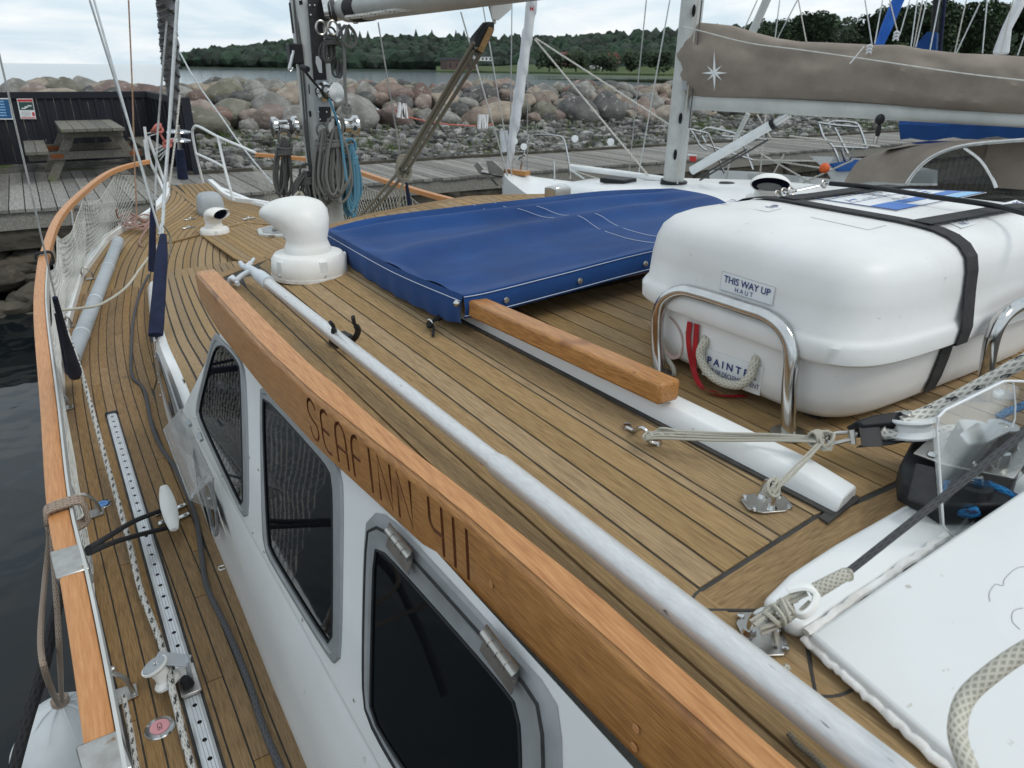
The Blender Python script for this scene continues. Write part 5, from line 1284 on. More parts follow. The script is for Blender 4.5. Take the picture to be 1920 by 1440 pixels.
# ------------------------------------------------------------------ white cockpit coaming, step and clutches
ck = sub('cockpit_coaming', PR(1600, 1050), 'white moulded coaming at the aft end of the roof')
pc = [PR(*p) for p in [(1425, 1146), (1475, 1096), (1560, 1040), (1700, 960), (1800, 905), (2000, 800), (2060, 900), (1800, 1030), (1700, 1072), (1560, 1165), (1512, 1200), (1492, 1203), (1470, 1192)]]
MB().prism(pc, (0, 0, .02)).build('flange', M['gelcoat'], ck, bev=.009, seg=3)
pc = [PR(*p, .02) for p in [(1500, 1165), (1560, 1120), (1700, 1030), (1860, 945), (2060, 850), (2100, 900), (1800, 1040), (1700, 1080), (1560, 1180)]]
A3, B3, D3 = PR(1515, 1188, .022), PR(1935, 905, .10), PR(1812, 1445, .018)
C3 = Vector((B3.x + .35, D3.y - .1, B3.z + .02))
n3 = (B3 - A3).cross(D3 - A3).normalized()
if n3.z < 0: n3 = -n3
B4 = A3 + (B3 - A3) * 1.5; D4 = A3 + (D3 - A3) * 1.8; C4 = B4 + (D4 - A3)
MB().prism([A3, B4, C4, D4], -n3 * .03 + Vector((0, 0, -.03))).build('raised_step', M['gel_old'], ck, bev=.006, seg=3)
mb = MB(); rr = random.Random(8)
pth = [PR(1509, 1197, .010).lerp(PR(1818, 1478, .006), t) for t in np.linspace(0, 1, 40)]
mb.tube([p + Vector((rr.uniform(-.0015, .0015), 0, rr.uniform(-.001, .002))) for p in pth], [.0062 + .0010 * rr.random() for _ in pth], 10, flat=.7)
mb.build('sealant_bead', M['sealant'], ck, smooth=True)
mb = MB(); pth = [PR(1512, 1186, .022).lerp(PR(1780, 1000, .025), t) for t in np.linspace(0, 1, 30)]
mb.tube([p + Vector((0, rr.uniform(-.002, .002), 0)) for p in pth], [.005 + .0008 * rr.random() for _ in pth], 8, flat=.7); mb.build('sealant_bead', M['sealant'], ck, smooth=True)
rope('grab_rope', [PZ(1990, 1190, .40), PZ(1925, 1218, .42), PZ(1860, 1262, .44), PZ(1810, 1310, .46), PZ(1795, 1370, .47), PZ(1812, 1430, .47), PZ(1850, 1500, .47)], size(34, PZ(1800, 1350, .46)) / 2, 'rope_cream', 'thick pale rope loop curving over the white step in the lower right corner', sm=8, n=14)
for pts in [[(1925, 1062), (1905, 1066), (1884, 1085), (1880, 1098), (1866, 1096), (1855, 1112), (1856, 1128)], [(1918, 1140), (1900, 1146), (1898, 1165), (1912, 1180)]]:
    P_ = [CP + ray(*p) * ((A3 - CP).dot(n3) / ray(*p).dot(n3)) + n3 * .0001 for p in pts]
    MB().tube(curve(P_, 5), .0005, 4).build('hairline_crack', M['sticker_line'], ck)
# clutch bank
cb_ = thing('clutch_bank', PR(1780, 930, .03), 'black rope clutches and turning blocks on a steel plate by the coaming', 'rope clutch')
def pz(x, y, d): return PR(x, y, d)
MB().prism([pz(1678, 905, .02), pz(1700, 862, .02), pz(1716, 850, .02), pz(1905, 900, .02), pz(1880, 985, .02), pz(1760, 985, .02), pz(1735, 968, .02), pz(1680, 940, .02)], (0, 0, .032)).build('clutch_body', M['black_plastic'], cb_, bev=.004)
MB().prism([pz(1700, 938, .052), pz(1716, 872, .066), pz(1752, 880, .066), pz(1758, 960, .05)], (0, 0, .004)).build('clutch_lever', M['black_dull'], cb_, bev=.003)
pl_ = [pz(1712, 852, .066), pz(1745, 822, .07), pz(1850, 800, .075), pz(1960, 820, .075), pz(1900, 900, .068), pz(1800, 880, .066), pz(1765, 872, .066)]
MB().prism(pl_, (0, 0, .003)).build('plate', M['steel_dull'], cb_, bev=.001)
for x, y in [(1748, 852), (1778, 830), (1832, 868)]: MB().lathe([(0, .005), (.006, .004), (.0075, 0)], pz(x, y, .070), (0, 0, 1), 12).build('screw', M['steel'], cb_, smooth=True)
for x, y, q, hh_, nm in [(1818, 848, .026, .036, 'turning_block'), (1868, 838, .02, .032, 'turning_block')]:
    p = pz(x, y, .070); MB().lathe([(0, 0), (q * 1.2, 0), (q * 1.15, hh_ * .4), (q, hh_ * .8), (q * .95, hh_), (0, hh_)], p, (0, 0, 1), 24).build(nm, M['black_plastic'], cb_, smooth=True)
    MB().lathe([(q * .98, 0), (q * .98, .003), (0, .003)], p + Vector((0, 0, hh_)), (0, 0, 1), 24).build('cap_plate', M['steel'], cb_)
    MB().lathe([(0, .002), (.006, .001), (.007, 0)], p + Vector((0, 0, hh_ + .003)), (0, 0, 1), 12).build('screw', M['steel_dull'], cb_)
MB().prism([pz(1798, 818, .11), pz(1830, 796, .115), pz(1880, 800, .112), pz(1892, 812, .108), pz(1850, 832, .106), pz(1815, 836, .106)], (0, 0, .003)).build('cap_plate', M['steel'], cb_)
p = pz(1812, 945, .03); MB().lathe([(0, 0), (.032, 0), (.033, .012), (.026, .02), (.024, .032), (0, .034)], p, (0, 0, 1), 24).build('turning_block', M['black_plastic'], cb_, smooth=True)
for i in range(4): MB().lathe([(.012 - .001 * i, .034 + .003 * i), (.012 - .001 * i, .036 + .003 * i), (0, .037 + .003 * i)], p, (0, 0, 1), 14).build('washer', M['steel'], cb_)
MB().tube([p + Vector((0, 0, .04)), p + Vector((.002, .0, .062))], .006, 8).build('bolt', M['steel'], cb_)
MB().lathe([(0, .0), (.013, 0), (.010, .02), (0, .022)], pz(1872, 872, .07), (0, 0, 1), 14).build('bolt', M['steel'], cb_, smooth=True)
rope('halyard_tail', [pz(1778, 906, .055), pz(1772, 930, .045), pz(1785, 950, .04), pz(1812, 962, .04), pz(1835, 958, .045)], .0068, 'rope_bright_blue', 'bright blue rope wrapped round the lower black turning block', sm=6, n=10)
rope('halyard_tail', [pz(1850, 908, .055), pz(1880, 922, .05), pz(1930, 950, .045)], .0068, 'rope_bright_blue', 'bright blue rope tail behind the clear panel at the right edge', sm=6, n=10)
rope('halyard_tail', [pz(1870, 782, .10), pz(1900, 768, .11), pz(1960, 745, .12)], .006, 'rope_bright_blue', 'faded blue rope seen through the upper part of the clear panel', sm=6, n=10)
YP = PR(1785, 1003, .03).y
ap = [PY(*p, YP) for p in [(1755, 800), (1758, 782), (1772, 768), (1880, 715), (1892, 714), (2010, 717), (2010, 872), (1925, 920), (1800, 1002), (1785, 1005), (1768, 985)]]
sc_ = thing('clear_panel', (ap[9] + ap[8]) / 2, 'clear rounded acrylic panel standing in front of the rope clutches', 'acrylic panel')
MB().prism(ap, (0, .004, 0)).build('sheet', M['acrylic'], sc_)
MB().tube([p + Vector((0, -.0005, 0)) for p in ap[-2:] + ap[:6]], .0014, 5).build('edge', M['sticker'], sc_)
MB().tube([PY(*p, YP) for p in [(1900, 718), (1904, 760), (1903, 785), (1898, 800)]], .001, 5).build('bend_line', M['sticker'], sc_)

# ------------------------------------------------------------------ mast, boom and their gear
YM = 4.44
mast = thing('mast', PY(620, 430, YM), 'grey aluminium mast with a dark track plate and chrome winches', 'mast')
m0, m1 = PY(606, 470, YM), PY(575, -60, YM)
mx0 = (m0 + m1) / 2
hw = size(52, PY(582, 60, YM)) / 2
m1 = PY(582, 60, YM); m0 = Vector((m1.x, m1.y, 1.6)); mt = Vector((m1.x - .0, m1.y + .02, 9.0))
MB().tube([m0, Vector((m1.x, m1.y, 2.3)), mt], hw, 28, flat=1.25).build('spar', M['alu_paint'], mast, smooth=True)
def onm(x, y, off=0): return PY(x, y, YM - hw * 1.15 - off)
def mplate(px, m, name, th=.006, off=0, bev=0): return MB().prism([onm(*p, off) for p in px], (0, -th, 0)).build(name, M[m], mast, bev=bev)
mplate([(576, -5), (600, -5), (612, 150), (588, 152)], 'black_dull', 'track_plate', .008)
mplate([(592, 150), (614, 150), (622, 205), (618, 225), (597, 228), (590, 200)], 'plastic_grey', 'winch_pad', .012)
mplate([(596, 200), (618, 200), (620, 228), (598, 230)], 'black_dull', 'track_plate', .014)
mplate([(592, 106), (597, 105), (603, 115), (604, 137), (598, 136), (592, 118)], 'sticker', 'torn_sticker', .001, .009)
for px in [[(560, 2), (566, 0), (568, 8), (562, 10)], [(578, 158), (580, 158), (581, 176), (579, 176)], [(579, 208), (583, 208), (584, 219), (580, 219)]]: mplate(px, 'hole', 'exit_slot', .002, -.006)
for x, y in [(581, 10), (590, 10), (583, 28), (597, 210), (612, 210), (600, 224), (614, 224)]: MB().lathe([(0, .003), (.005, .002), (.006, 0)], onm(x, y, .015), (0, -1, 0), 8).build('screw', M['steel'], mast)
def winch(c, ax, s, label=None, name='winch'):
    w_ = bpy.data.objects.new(name, None); COL.objects.link(w_); w_.parent = mast; w_.location = c - OFF[mast.name]; OFF[w_.name] = c.copy()
    MB().lathe([(0, 0), (s * .8, 0), (s * .8, s * .25), (s * .55, s * .4), (s * .5, s * 1.3), (s * .62, s * 1.5), (s * .75, s * 1.6), (s * .75, s * 1.85), (s * .3, s * 1.9), (0, s * 1.9)], c, ax, 24).build('drum', M['steel'], w_, smooth=True)
    MB().lathe([(s * .56, s * .42), (s * .58, s * .55), (s * .56, s * .7)], c, ax, 20).build('rope_turn', M['rope_dark'], w_, smooth=True)
    return w_
s_ = size(22, PY(540, 238, YM)) / 1.05
winch(PY(556, 238, YM - .02), (-1, 0, 0.02), s_ * 1.15)
winch(PY(628, 236, YM - .02), (1, 0, 0), s_ * 1.15)
winch(onm(606, 172, .0), (.3, -1, 0), s_ * 1.05)
winch(onm(606, 22, .0), (.95, -.3, .1), s_ * 1.5)
hb = MB(); hb.tube([onm(609, 178, .10), onm(585, 150, .12), onm(566, 126, .13)], [.009, .011, .01], 8, flat=.6); hb.tube([onm(566, 126, .12), onm(577, 130, .17)], .016, 10)
tag(hb.build('winch_handle', M['black_plastic'], None, smooth=True, bev=0), 'black winch handle standing in the middle mast winch', 'winch handle')
jb = MB(); jb.box(tuple(PY(541, 120, YM - .02) + Vector((0, -.05, 0))), tuple(PY(562, 82, YM - .02) + Vector((0, .02, 0))))
jm = jb.build('cam_jammer', M['black_plastic'], mast, bev=.006)
MB().tube([PY(550, 95, YM - .08), PY(543, 128, YM - .09)], .008, 6).tube(curve([PY(543, 118, YM - .09), PY(541, 130, YM - .09), PY(546, 133, YM - .09), PY(549, 126, YM - .09)], 4), .004, 6).build('jammer_lever', M['steel'], mast, smooth=True)
for x0, x1 in [(547, 594), (552, 598)]: rope('halyard', [PY(x0, -40, YM - .03), PY(x0 + 18, 150, YM - .06), PY(x1 - 16, 300, YM - .09), PY(x1 + 4, 420, YM - .10)], .006, 'rope_dark', ('left' if x0 == 547 else 'right') + ' one of two dark halyards down the port side of the mast', group='dark halyards down the mast', n=6)
mplate([(541, 5), (544, 5), (551, 62), (548, 63)], 'black_dull', 'slide', .01, -.06)
# boom
bm_ = thing('boom', PY(648, 20, 4.3), 'grey aluminium boom running aft from the mast across the top', 'boom')
b0, b1 = PY(655, 18, 4.28), PY(862, -16, 2.9); bd = (b1 - b0).normalized(); hb_ = size(64, PY(690, 12, 4.0)) / 2
MB().tube([b0, b1, b1 + bd * 2.2], hb_, 26, flat=.72).build('spar', M['alu_paint'], bm_, smooth=True)
MB().tube([b0 + bd * .14, b0 + bd * .30], hb_ * 1.04, 26, flat=.74).build('end_band', M['black_dull'], bm_, smooth=True)
MB().tube([PY(650, 33, 4.05), PY(690, 28, 3.75), PY(740, 20, 3.45), PY(812, 10, 3.1)], .012, 6).build('reefing_line', M['rope_white'], bm_, smooth=True)
tp = [PY(*p, 2.75) for p in [(915, 2), (962, -8), (958, 18), (935, 38), (924, 36)]]
MB().prism(tp, (0, .008, 0)).build('tang_plate', M['alu_paint'], bm_)
mb = MB(); c = PY(617, 48, 4.2)
for dx_ in (0, 22): 
    c = PY(602 + dx_, 52, 4.15); mb.tube([c + Vector((math.cos(a) * .028, 0, math.sin(a) * .034)) for a in [2 * PI * i / 14 for i in range(14)]], .006, 6, closed=True)
mb.build('ring', M['steel_dull'], bm_, smooth=True)
# tackle
tkb = thing('vang_block', PY(910, 75, 2.76), 'black fiddle block with wooden cheek hanging under the boom', 'block')
MB().prism([PY(*p, 2.76) for p in [(916, 40), (929, 42), (927, 60), (912, 92), (896, 100), (888, 92), (893, 68)]], (0, .05, 0)).build('shell', M['black_plastic'], tkb, bev=.008)
MB().prism([PY(*p, 2.755) for p in [(916, 50), (926, 54), (904, 99), (895, 94)]], (0, -.006, 0)).build('wood_cheek', M['teak_cross'], tkb)
MB().tube([PY(926, 44, 2.77), PY(927, 36, 2.77), PY(930, 30, 2.77)], .008, 6).build('shackle', M['steel_dull'], tkb)
kn = PY(757, 322, 3.5)
for k, (a, b) in enumerate([((888, 80), (752, 312)), ((893, 88), (757, 316)), ((905, 94), (765, 318))]):
    rope('vang_tackle', [PY(*a, 2.76), PY(*b, 3.5)], .0085, 'rope_olive', ['upper', 'middle', 'lower'][k] + ' of three olive tackle ropes from the boom block down to the knot', group='tackle ropes under the boom', n=8)
rope('vang_tackle', [PY(756, 312, 3.5), PY(700, 378, 3.75), PY(668, 412, 3.9)], .0085, 'rope_olive', 'left olive tackle rope below the knot leading to the mast foot', group='tackle tails below the knot', n=8)
rope('vang_tackle', [PY(764, 320, 3.5), PY(712, 380, 3.75), PY(684, 408, 3.85)], .0085, 'rope_olive', 'right olive tackle rope below the knot leading to the mast foot', group='tackle tails below the knot', n=8)
rope('vang_tail', [PY(760, 325, 3.5), PY(752, 360, 3.5), PY(745, 400, 3.5)], .008, 'rope_olive', 'loose olive rope tail hanging straight down from the tackle knot', n=8)
mb = MB()
for k in range(4): mb.tube([kn + Vector((math.cos(a) * .038 + .006 * k, .01 * k, math.sin(a) * .042 + .012 * k)) for a in [2 * PI * i / 12 for i in range(12)]], .009, 6, closed=True)
tag(mb.build('tackle_knot', M['rope_olive'], None, smooth=True), 'bulky olive knot round the vang tackle', 'knot')

# rope coils hung at the mast
def coil(cx, y0, y1, w_, yd, m, r, label, n=9, seed=1, wrap=True):
    rr = random.Random(seed); mb = MB()
    for i in range(n):
        wv = w_ * rr.uniform(.25, 1); o = rr.uniform(-.3, .3) * w_; ya, yb = y0 + rr.uniform(0, 10), y1 - rr.uniform(0, (y1 - y0) * .22); d = yd - rr.uniform(0, .09)
        P = [PY(cx + o * .3, ya, d), PY(cx + o - wv * .35, lerp(ya, yb, .35), d), PY(cx + o - wv * .5, lerp(ya, yb, .75), d), PY(cx + o, yb, d - .01), PY(cx + o + wv * .5, lerp(ya, yb, .78), d), PY(cx + o + wv * .35, lerp(ya, yb, .35), d), PY(cx + o * .3 + 2, ya, d)]
        mb.tube(curve(P, 5), r, 6)
    if wrap:
        for k in range(4):
            c = PY(cx, y0 + (y1 - y0) * .17 + k * 5, yd - .04); mb.tube([c + Vector((math.cos(a) * size(w_ * .38, c), math.sin(a) * .05, .008 * math.sin(a + k))) for a in [2 * PI * i / 14 for i in range(14)]], r, 6, closed=True)
        c = PY(cx, y0 + 4, yd - .04); q = size(w_ * .35, c)
        mb.tube([c + Vector((math.cos(a) * q, 0, math.sin(a) * q * 1.2)) for a in [2 * PI * i / 14 for i in range(14)]], r, 6, closed=True)
    return tag(mb.build('coiled_halyard', M[m], None, smooth=True), label, 'rope coil', 'halyard coils hung on the mast')
coil(533, 255, 375, 34, YM - .08, 'rope_dark', .0075, 'dark coiled rope hanging from the left mast winch', 7, 1)
coil(604, 240, 400, 30, YM - .16, 'rope_grey', .0075, 'grey coiled rope hung on the front of the mast', 10, 2)
coil(628, 235, 385, 44, YM - .2, 'rope_grey', .0075, 'grey-green coiled rope beside the blue coil on the mast', 11, 3)
coil(657, 270, 408, 30, YM - .1, 'rope_blue', .0085, 'pale blue coiled rope hanging from the right mast winch', 13, 4)
coil(574, 318, 392, 34, YM - .12, 'rope_dark', .0075, 'dark coiled rope low between the mast and the left coil', 9, 5)
coil(560, 352, 384, 26, YM - .15, 'rope_cream', .007, 'small cream rope bundle at the foot of the mast', 6, 6, False)
coil(620, 60, 118, 28, YM - .2, 'rope_dark', .006, 'small dark coiled line high beside the mast under the boom', 7, 7)
coil(630, 108, 152, 22, YM - .2, 'rope_dark', .006, 'loose dark rope loops below the small coil beside the mast', 3, 8, False)
coil(648, 46, 94, 36, YM - .25, 'rope_grey', .009, 'single grey rope loop hanging from the boom end', 2, 9, False)
rope('halyard', [PY(636, 45, 4.2), PY(645, 90, 4.15), PY(647, 160, 4.1), PY(652, 222, 4.05)], .009, 'rope_grey', 'thick grey rope hanging from the gooseneck to a knot', n=8)
mb = MB()
for k in range(3): c = PY(650, 200 + 4 * k, 4.08); mb.tube([c + Vector((math.cos(a) * .022, math.sin(a) * .02, .01 * math.sin(a))) for a in [2 * PI * i / 12 for i in range(12)]], .009, 6, closed=True)
tag(mb.build('rope_knot', M['rope_grey'], None, smooth=True), 'grey knot at the end of the rope below the gooseneck', 'knot')
rope('halyard', [PY(617, 185, 4.2), PY(636, 240, 4.15), PY(646, 310, 4.12), PY(650, 340, 4.1)], .007, 'rope_blue', 'pale blue line led from the middle winch down to the blue coil', n=6)

# ------------------------------------------------------------------ standing rigging, boots, furled staysail
def wirething(name, pts, r, m, label, group=None, cat='rigging wire'): return rope(name, pts, r, m, label, cat, group, n=6)
wirething('shroud', [PY(-25, 0, 3.5), PY(105, 562, 3.5)], .0042, 'wire', 'grey stay ending in the navy boot at the port rail', None)
st2 = PT(292, 470).y
wirething('shroud', [PY(168, 0, 4.6), PY(289, 385, 4.7)], .006, 'wire_light', 'left one of two bright parallel shrouds above the navy boots')
wirething('shroud', [PY(176, 0, 4.3), PY(302, 445, 4.2)], .006, 'wire_light', 'right one of two bright parallel shrouds above the navy boots')
wirething('flag_halyard', [PY(241, 0, 5.5), PY(248, 165, 5.5), PY(252, 300, 5.5), PY(257, 415, 5.5)], .005, 'tan_line', 'thin brown line dropping to the tangled rope by the bow', cat='line')
wirething('stay', [PY(316, 0, 8.2), PY(306, 120, 8.2), PY(295, 262, 8.2), PY(290, 400, 7.4)], .010, 'wire', 'grey inner stay left of the furled grey sail')
wirething('stay', [PY(333, 0, 6.6), PY(318, 230, 6.6), PY(309, 350, 6.5), PY(303, 452, 6.2)], .014, 'wire_light', 'thick pale stay crossing in front of the furled grey sail')
wirething('sheet_line', [PY(337, 178, 8.4), PY(330, 250, 8.3), PY(317, 352, 8.2)], .010, 'rope_white', 'white flecked line right of the furled grey sail foot', cat='line')
wirething('lifeline', [PY(330, 84, 9.1), PY(366, 150, 8.6), PY(412, 215, 8.2), PY(455, 276, 7.9), PY(512, 345, 7.5)], .008, 'wire_light', 'pale line slanting from the furled sail down to the starboard deck', cat='line')
def boot(a, b, w0, label, yd=None):
    p, q = a, b; r_ = size(w0, q) / 2; r0 = size(w0, p) / 2 * .8
    pts = [p.lerp(q, t) for t in np.linspace(0, 1, 10)]
    o = MB().tube(pts, [r0 * .55, r0 * .8, r0] + [lerp(r0, r_, t) for t in np.linspace(.2, .9, 5)] + [r_ * 1.02, r_], 10, flat=.6).build('turnbuckle_boot', M['navy'], None, smooth=True)
    tag(o, label, 'rigging cover', 'navy covers over the turnbuckles')
boot(PY(306, 440, 4.1), PT(292, 628, .0), 27, 'navy canvas boot ending at the white cabin edge')
boot(PY(287, 375, 4.75), PY(285, 508, 4.75), 22, 'navy canvas boot just behind the wider one, with a green tab')
boot(PX(103, 558, -.02), PD(142, 706, .06), 22, 'navy canvas boot at the port rail by the pale lashed pole')
boot(PX(104, 588, -.04), PD(129, 700, .1), 10, 'slim dark boot beside the navy boot at the port rail')
ch = sub('chainplate', PT(292, 640)); MB().tube([PT(292, 626, 0), PD(294, 655, .2)], .008, 8).tube(curve([PT(288, 632), PT(292, 640, -.02), PT(298, 634)], 4), .004, 6).build('toggle', M['steel'], ch, smooth=True)
MB().tube([PY(298, 440, 4.2), PY(303, 420, 4.25), PY(300, 470, 4.1)], .008, 8).build('toggle', M['steel'], ch, smooth=True)
rope('thin_line', [PY(300, 418, 4.3), PY(312, 430, 4.3), PY(320, 450, 4.3), PY(317, 480, 4.2)], .005, 'rope_olive', 'thin olive line curling beside the top of the navy boot')
# furled staysail in grey cover, lashed
rr = random.Random(2); F0, F1 = PY(329, 232, 9.2), PY(308, -30, 8.0)
rings = []
for i in range(60):
    t = i / 59; p = F0.lerp(F1, t); q = size(lerp(10, 32, min(1, t * 2.0)), p) / 2 * (1 + .10 * math.sin(i * 1.9)) if t > .02 else .02
    rings.append([p + Vector((math.cos(a) * q * (1 + .15 * noise.noise(Vector((t * 20, math.cos(a), math.sin(a))))), math.sin(a) * q * .8, .03 * math.sin(a * 2 + i))) for a in [2 * PI * k / 14 for k in range(14)]])
fs = thing('furled_jib', F0, 'furled headsail in a grey cover spirally lashed at the bow', 'furled sail')
MB().loft(rings).build('cover', M['sail_grey'], fs, smooth=True)
mb = MB()
for k in range(16):
    t = .35 + .042 * k; p = F0.lerp(F1, t); q = size(lerp(10, 32, min(1, t * 2.0)), p) / 2 * 1.08
    mb.tube([p + Vector((math.cos(a) * q, math.sin(a) * q * .85, .08 * math.cos(a) * .6)) for a in [2 * PI * i / 14 for i in range(14)]], .008, 5, closed=True)
mb.build('lacing', M['rope_grey'], fs, smooth=True)['kind'] = 'stuff'
fd = thing('furling_drum', PY(336, 262, 9.25), 'clear round furling drum discs on the forestay at the bow', 'furling drum')
for y_ in (248, 264): MB().lathe([(0, 0), (size(20, PY(335, y_, 9.25)), 0), (size(20, PY(335, y_, 9.25)), .012), (0, .012)], PY(335, y_, 9.25), (.05, -.1, 1), 24).build('disc', M['acrylic'], fd, smooth=True)
for y_ in (248, 264):
    p = PY(335, y_, 9.25); q = size(20, p); MB().tube([p + Vector((math.cos(a) * q, math.sin(a) * q, 0)) for a in [2 * PI * i / 24 for i in range(24)]], .009, 6, closed=True).build('rim', M['steel'], fd, smooth=True)
MB().tube([PY(334, 235, 9.25), PY(337, 285, 9.3)], .02, 8).build('hub', M['steel_dull'], fd)
MB().tube([PY(337, 280, 9.3), PY(343, 335, 9.35)], [.05, .06], 10).build('foot_cover', M['navy'], fd, smooth=True)
# ------------------------------------------------------------------ pulpit of white tubes
pu = sub('pulpit', PD(330, 350), 'white tubular pulpit at the bow')
def q(x, y, Y): return PY(x, y, Y)
mb = MB(); rw = .014
for pts in [[q(271, 238, 8.8), q(281, 300, 8.8), q(300, 340, 8.8), q(318, 385, 8.5)], [q(278, 256, 8.9), q(290, 290, 8.9), q(306, 335, 8.9), q(322, 380, 8.6)], [q(271, 262, 8.8), q(276, 300, 8.8)],
            [q(480, 287, 7.6), q(455, 276, 7.8), q(410, 257, 8.2), q(372, 237, 8.7), q(363, 240, 8.8), q(361, 252, 8.85), q(368, 290, 8.9), q(381, 343, 9.0)],
            [q(409, 257, 8.2), q(418, 300, 8.1), q(428, 340, 8.0), q(438, 376, 7.95)], [q(368, 288, 8.9), q(395, 300, 8.5), q(418, 312, 8.15)]]:
    MB().tube(curve(pts, 5), rw, 8).build('tube', M['white_paint'], pu, smooth=True)
for x0, y0_, x1, y1_ in [(275, 250, 302, 246), (277, 256, 303, 248), (289, 280, 310, 272), (292, 288, 312, 276), (297, 294, 313, 280), (300, 300, 314, 282)]:
    MB().tube([q(x0, y0_, 8.85), q(x1, y1_, 8.7)], .006, 6).build('strut', M['white_paint'], pu, smooth=True)
mb = MB(); rr = random.Random(6)
for cx_2, cy_2 in [(295, 240), (315, 268)]:
    for k in range(4):
        c = q(cx_2 + rr.uniform(-5, 5), cy_2 + rr.uniform(-4, 4), 8.65); mb.tube([c + Vector((math.cos(a) * .035, math.sin(a) * .03, .03 * math.sin(a + k))) for a in [2 * PI * i / 10 for i in range(10)]], .014, 6, closed=True)
mb.tube([q(299, 248, 8.65), q(310, 268, 8.65)], .012, 6)
tag(mb.build('red_lashing', M['red_cord'], None, smooth=True), 'reddish knotted cord tied between the white pulpit tubes', 'lashing')
# chrome light on the roof edge
nl = thing('chrome_horn', PR(1046, 366), 'chromed trumpet-mouthed horn on the front edge of the roof', 'horn')
p = PR(1045, 369, .0); p = PZ(1045, 370, .50); q_ = size(24, p)
MB().loft([[p + Vector((a * q_ * (1 - .12 * k2), .02 - .03 * k2, .002 + b * size(11, p) * (1 - .1 * abs(k2 - 1)))) for a, b in [(-1, .1), (-.8, .0), (.9, .0), (1, .15), (1, 1.6), (.8, 2), (-.8, 2.0), (-1, 1.8)]] for k2 in (0, 1, 2)]).build('housing', M['steel'], nl, smooth=True, bev=.004)
# rail cord loops
for (x, y), m_, r_, lb in [((82, 485), 'rope_black', .006, 'black cord tied round the wooden cap rail forward'), ((122, 970), 'rope_tan', .0065, 'tan fender line wrapped round the wooden cap rail')]:
    c = PRail(x, y); mb = MB()
    for k in range(3): mb.tube(curve([c + Vector((a, -.006 + .012 * k + d, b)) for a, b, d in [(-.034, 0, 0), (-.03, .026, 0), (0, .030, .004), (.036, .028, .006), (.042, -.004, .006), (.036, -.03, .004), (0, -.034, 0), (-.032, -.028, 0)]], 3, closed=True), r_, 6)
    tag(mb.build('rail_hitch', M[m_], None, smooth=True), lb, 'rope')
c = PRail(122, 970)
rope('fender_line', [c + Vector((-.036, .0, 0)), PX(92, 1010, -.16), PX(84, 1090, -.19), PX(76, 1200, -.20), PX(88, 1270, -.2), PX(110, 1322, -.285)], .0062, 'rope_tan', 'left tan line hanging from the rail down to the white fender')
rope('fender_line', [c + Vector((-.03, -.02, -.02)), PX(100, 1040, -.155), PX(107, 1140, -.17), PX(112, 1230, -.19), PX(116, 1318, -.285)], .0062, 'rope_tan', 'right tan line hanging beside the rail down to the white fender')
p = PX(114, 1318, -.285); fe_ = thing('fender', p, 'white inflatable fender hanging outboard below the rail', 'fender')
q = size(80, p)
MB().lathe([(.012, .012), (.018, 0), (q * .35, -q * .13), (q * .8, -q * .55), (q * 1.15, -q * 1.4), (q * 1.25, -q * 2.4), (q * 1.2, -q * 6), (q * .5, -q * 7)], p, (.12, -.1, 1), 40).build('body', M['fender_mat'], fe_, smooth=True)
for k in range(9):
    a = k * .7; d = Vector((math.cos(a), math.sin(a), 0)); MB().tube(curve([p + d * .012 + Vector((0, 0, -.002)), p + d * q * .4 + Vector((0, 0, -q * .10)), p + d * q * .82 + Vector((0, 0, -q * .52))], 4), [.004 - .0004 * i for i in range(9)], 6).build('fold', M['fender_mat'], fe_, smooth=True)
mb = MB()
for k in range(3): mb.tube([p + Vector((math.cos(a) * .02, math.sin(a) * .02, .002 + .007 * k)) for a in [2 * PI * i / 12 for i in range(12)]], .0055, 6, closed=True)
mb.build('neck_lashing', M['rope_tan'], fe_, smooth=True)
# white-and-black cord along inner rail edge
pts = [PRail(205, 1270), PRail(218, 1340), PRail(232, 1440), PRail(250, 1560)]
rope('lacing_cord', [Vector((v.x + .012, v.y, v.z - .05)) for v in pts], .0042, 'rope_fleck', 'thin black and white cord lacing along the inner rail edge', n=6)
# gear on the line between shrouds
cl_ = curve([PY(742, 205, 5.0), PY(756, 217, 5.0), PY(830, 232, 5.0), PY(900, 236, 5.0), PY(925, 232, 5.0)], 5)
tag(MB().tube(cl_, .006, 6).build('peg_line', M['red_cord'], None, smooth=True), 'thin red cord with clothes pegs strung between stays', 'cord')
for i, (x, y, t) in enumerate([(749, 206, .3), (756, 208, .2), (899, 228, .15), (908, 228, -.2)]):
    p = PY(x, y, 4.98); mb = MB(); mb.obox(p, Vector((.010, 0, 0)), Vector((0, .012, 0)), Vector((t * .04, 0, .05))); mb.obox(p + Vector((.022, 0, .0)), Vector((.006, 0, 0)), Vector((0, .012, 0)), Vector((-t * .02, 0, .05)))
    tag(mb.build('clothes_peg', M['sail_white'], None), ['pale clothes peg at the left end of the red cord', 'second pale clothes peg from the left on the red cord', 'third pale clothes peg, near the right end of the red cord', 'rightmost pale clothes peg on the red cord'][i], 'clothes peg', 'clothes pegs on the red cord')
for i, (a, b, r_, m_) in enumerate([((709, 42), (752, 300), .005, 'wire'), ((864, 22), (952, 330), .006, 'wire_light'), ((905, 8), (960, 330), .005, 'wire_light')]):
    d = [5.0, 5.0, 5.2][i]
    wirething('starboard_shroud', [PY(*a, d), PY(*b, d)], r_, m_, ['dark shroud dropping from the boom to the starboard rail', 'left pale shroud behind the vang tackle', 'right pale shroud behind the vang tackle'][i])
boot(PY(762, 342, 4.6), PY(768, 388, 4.6), 13, 'short navy boot behind the tackle near the starboard rail')

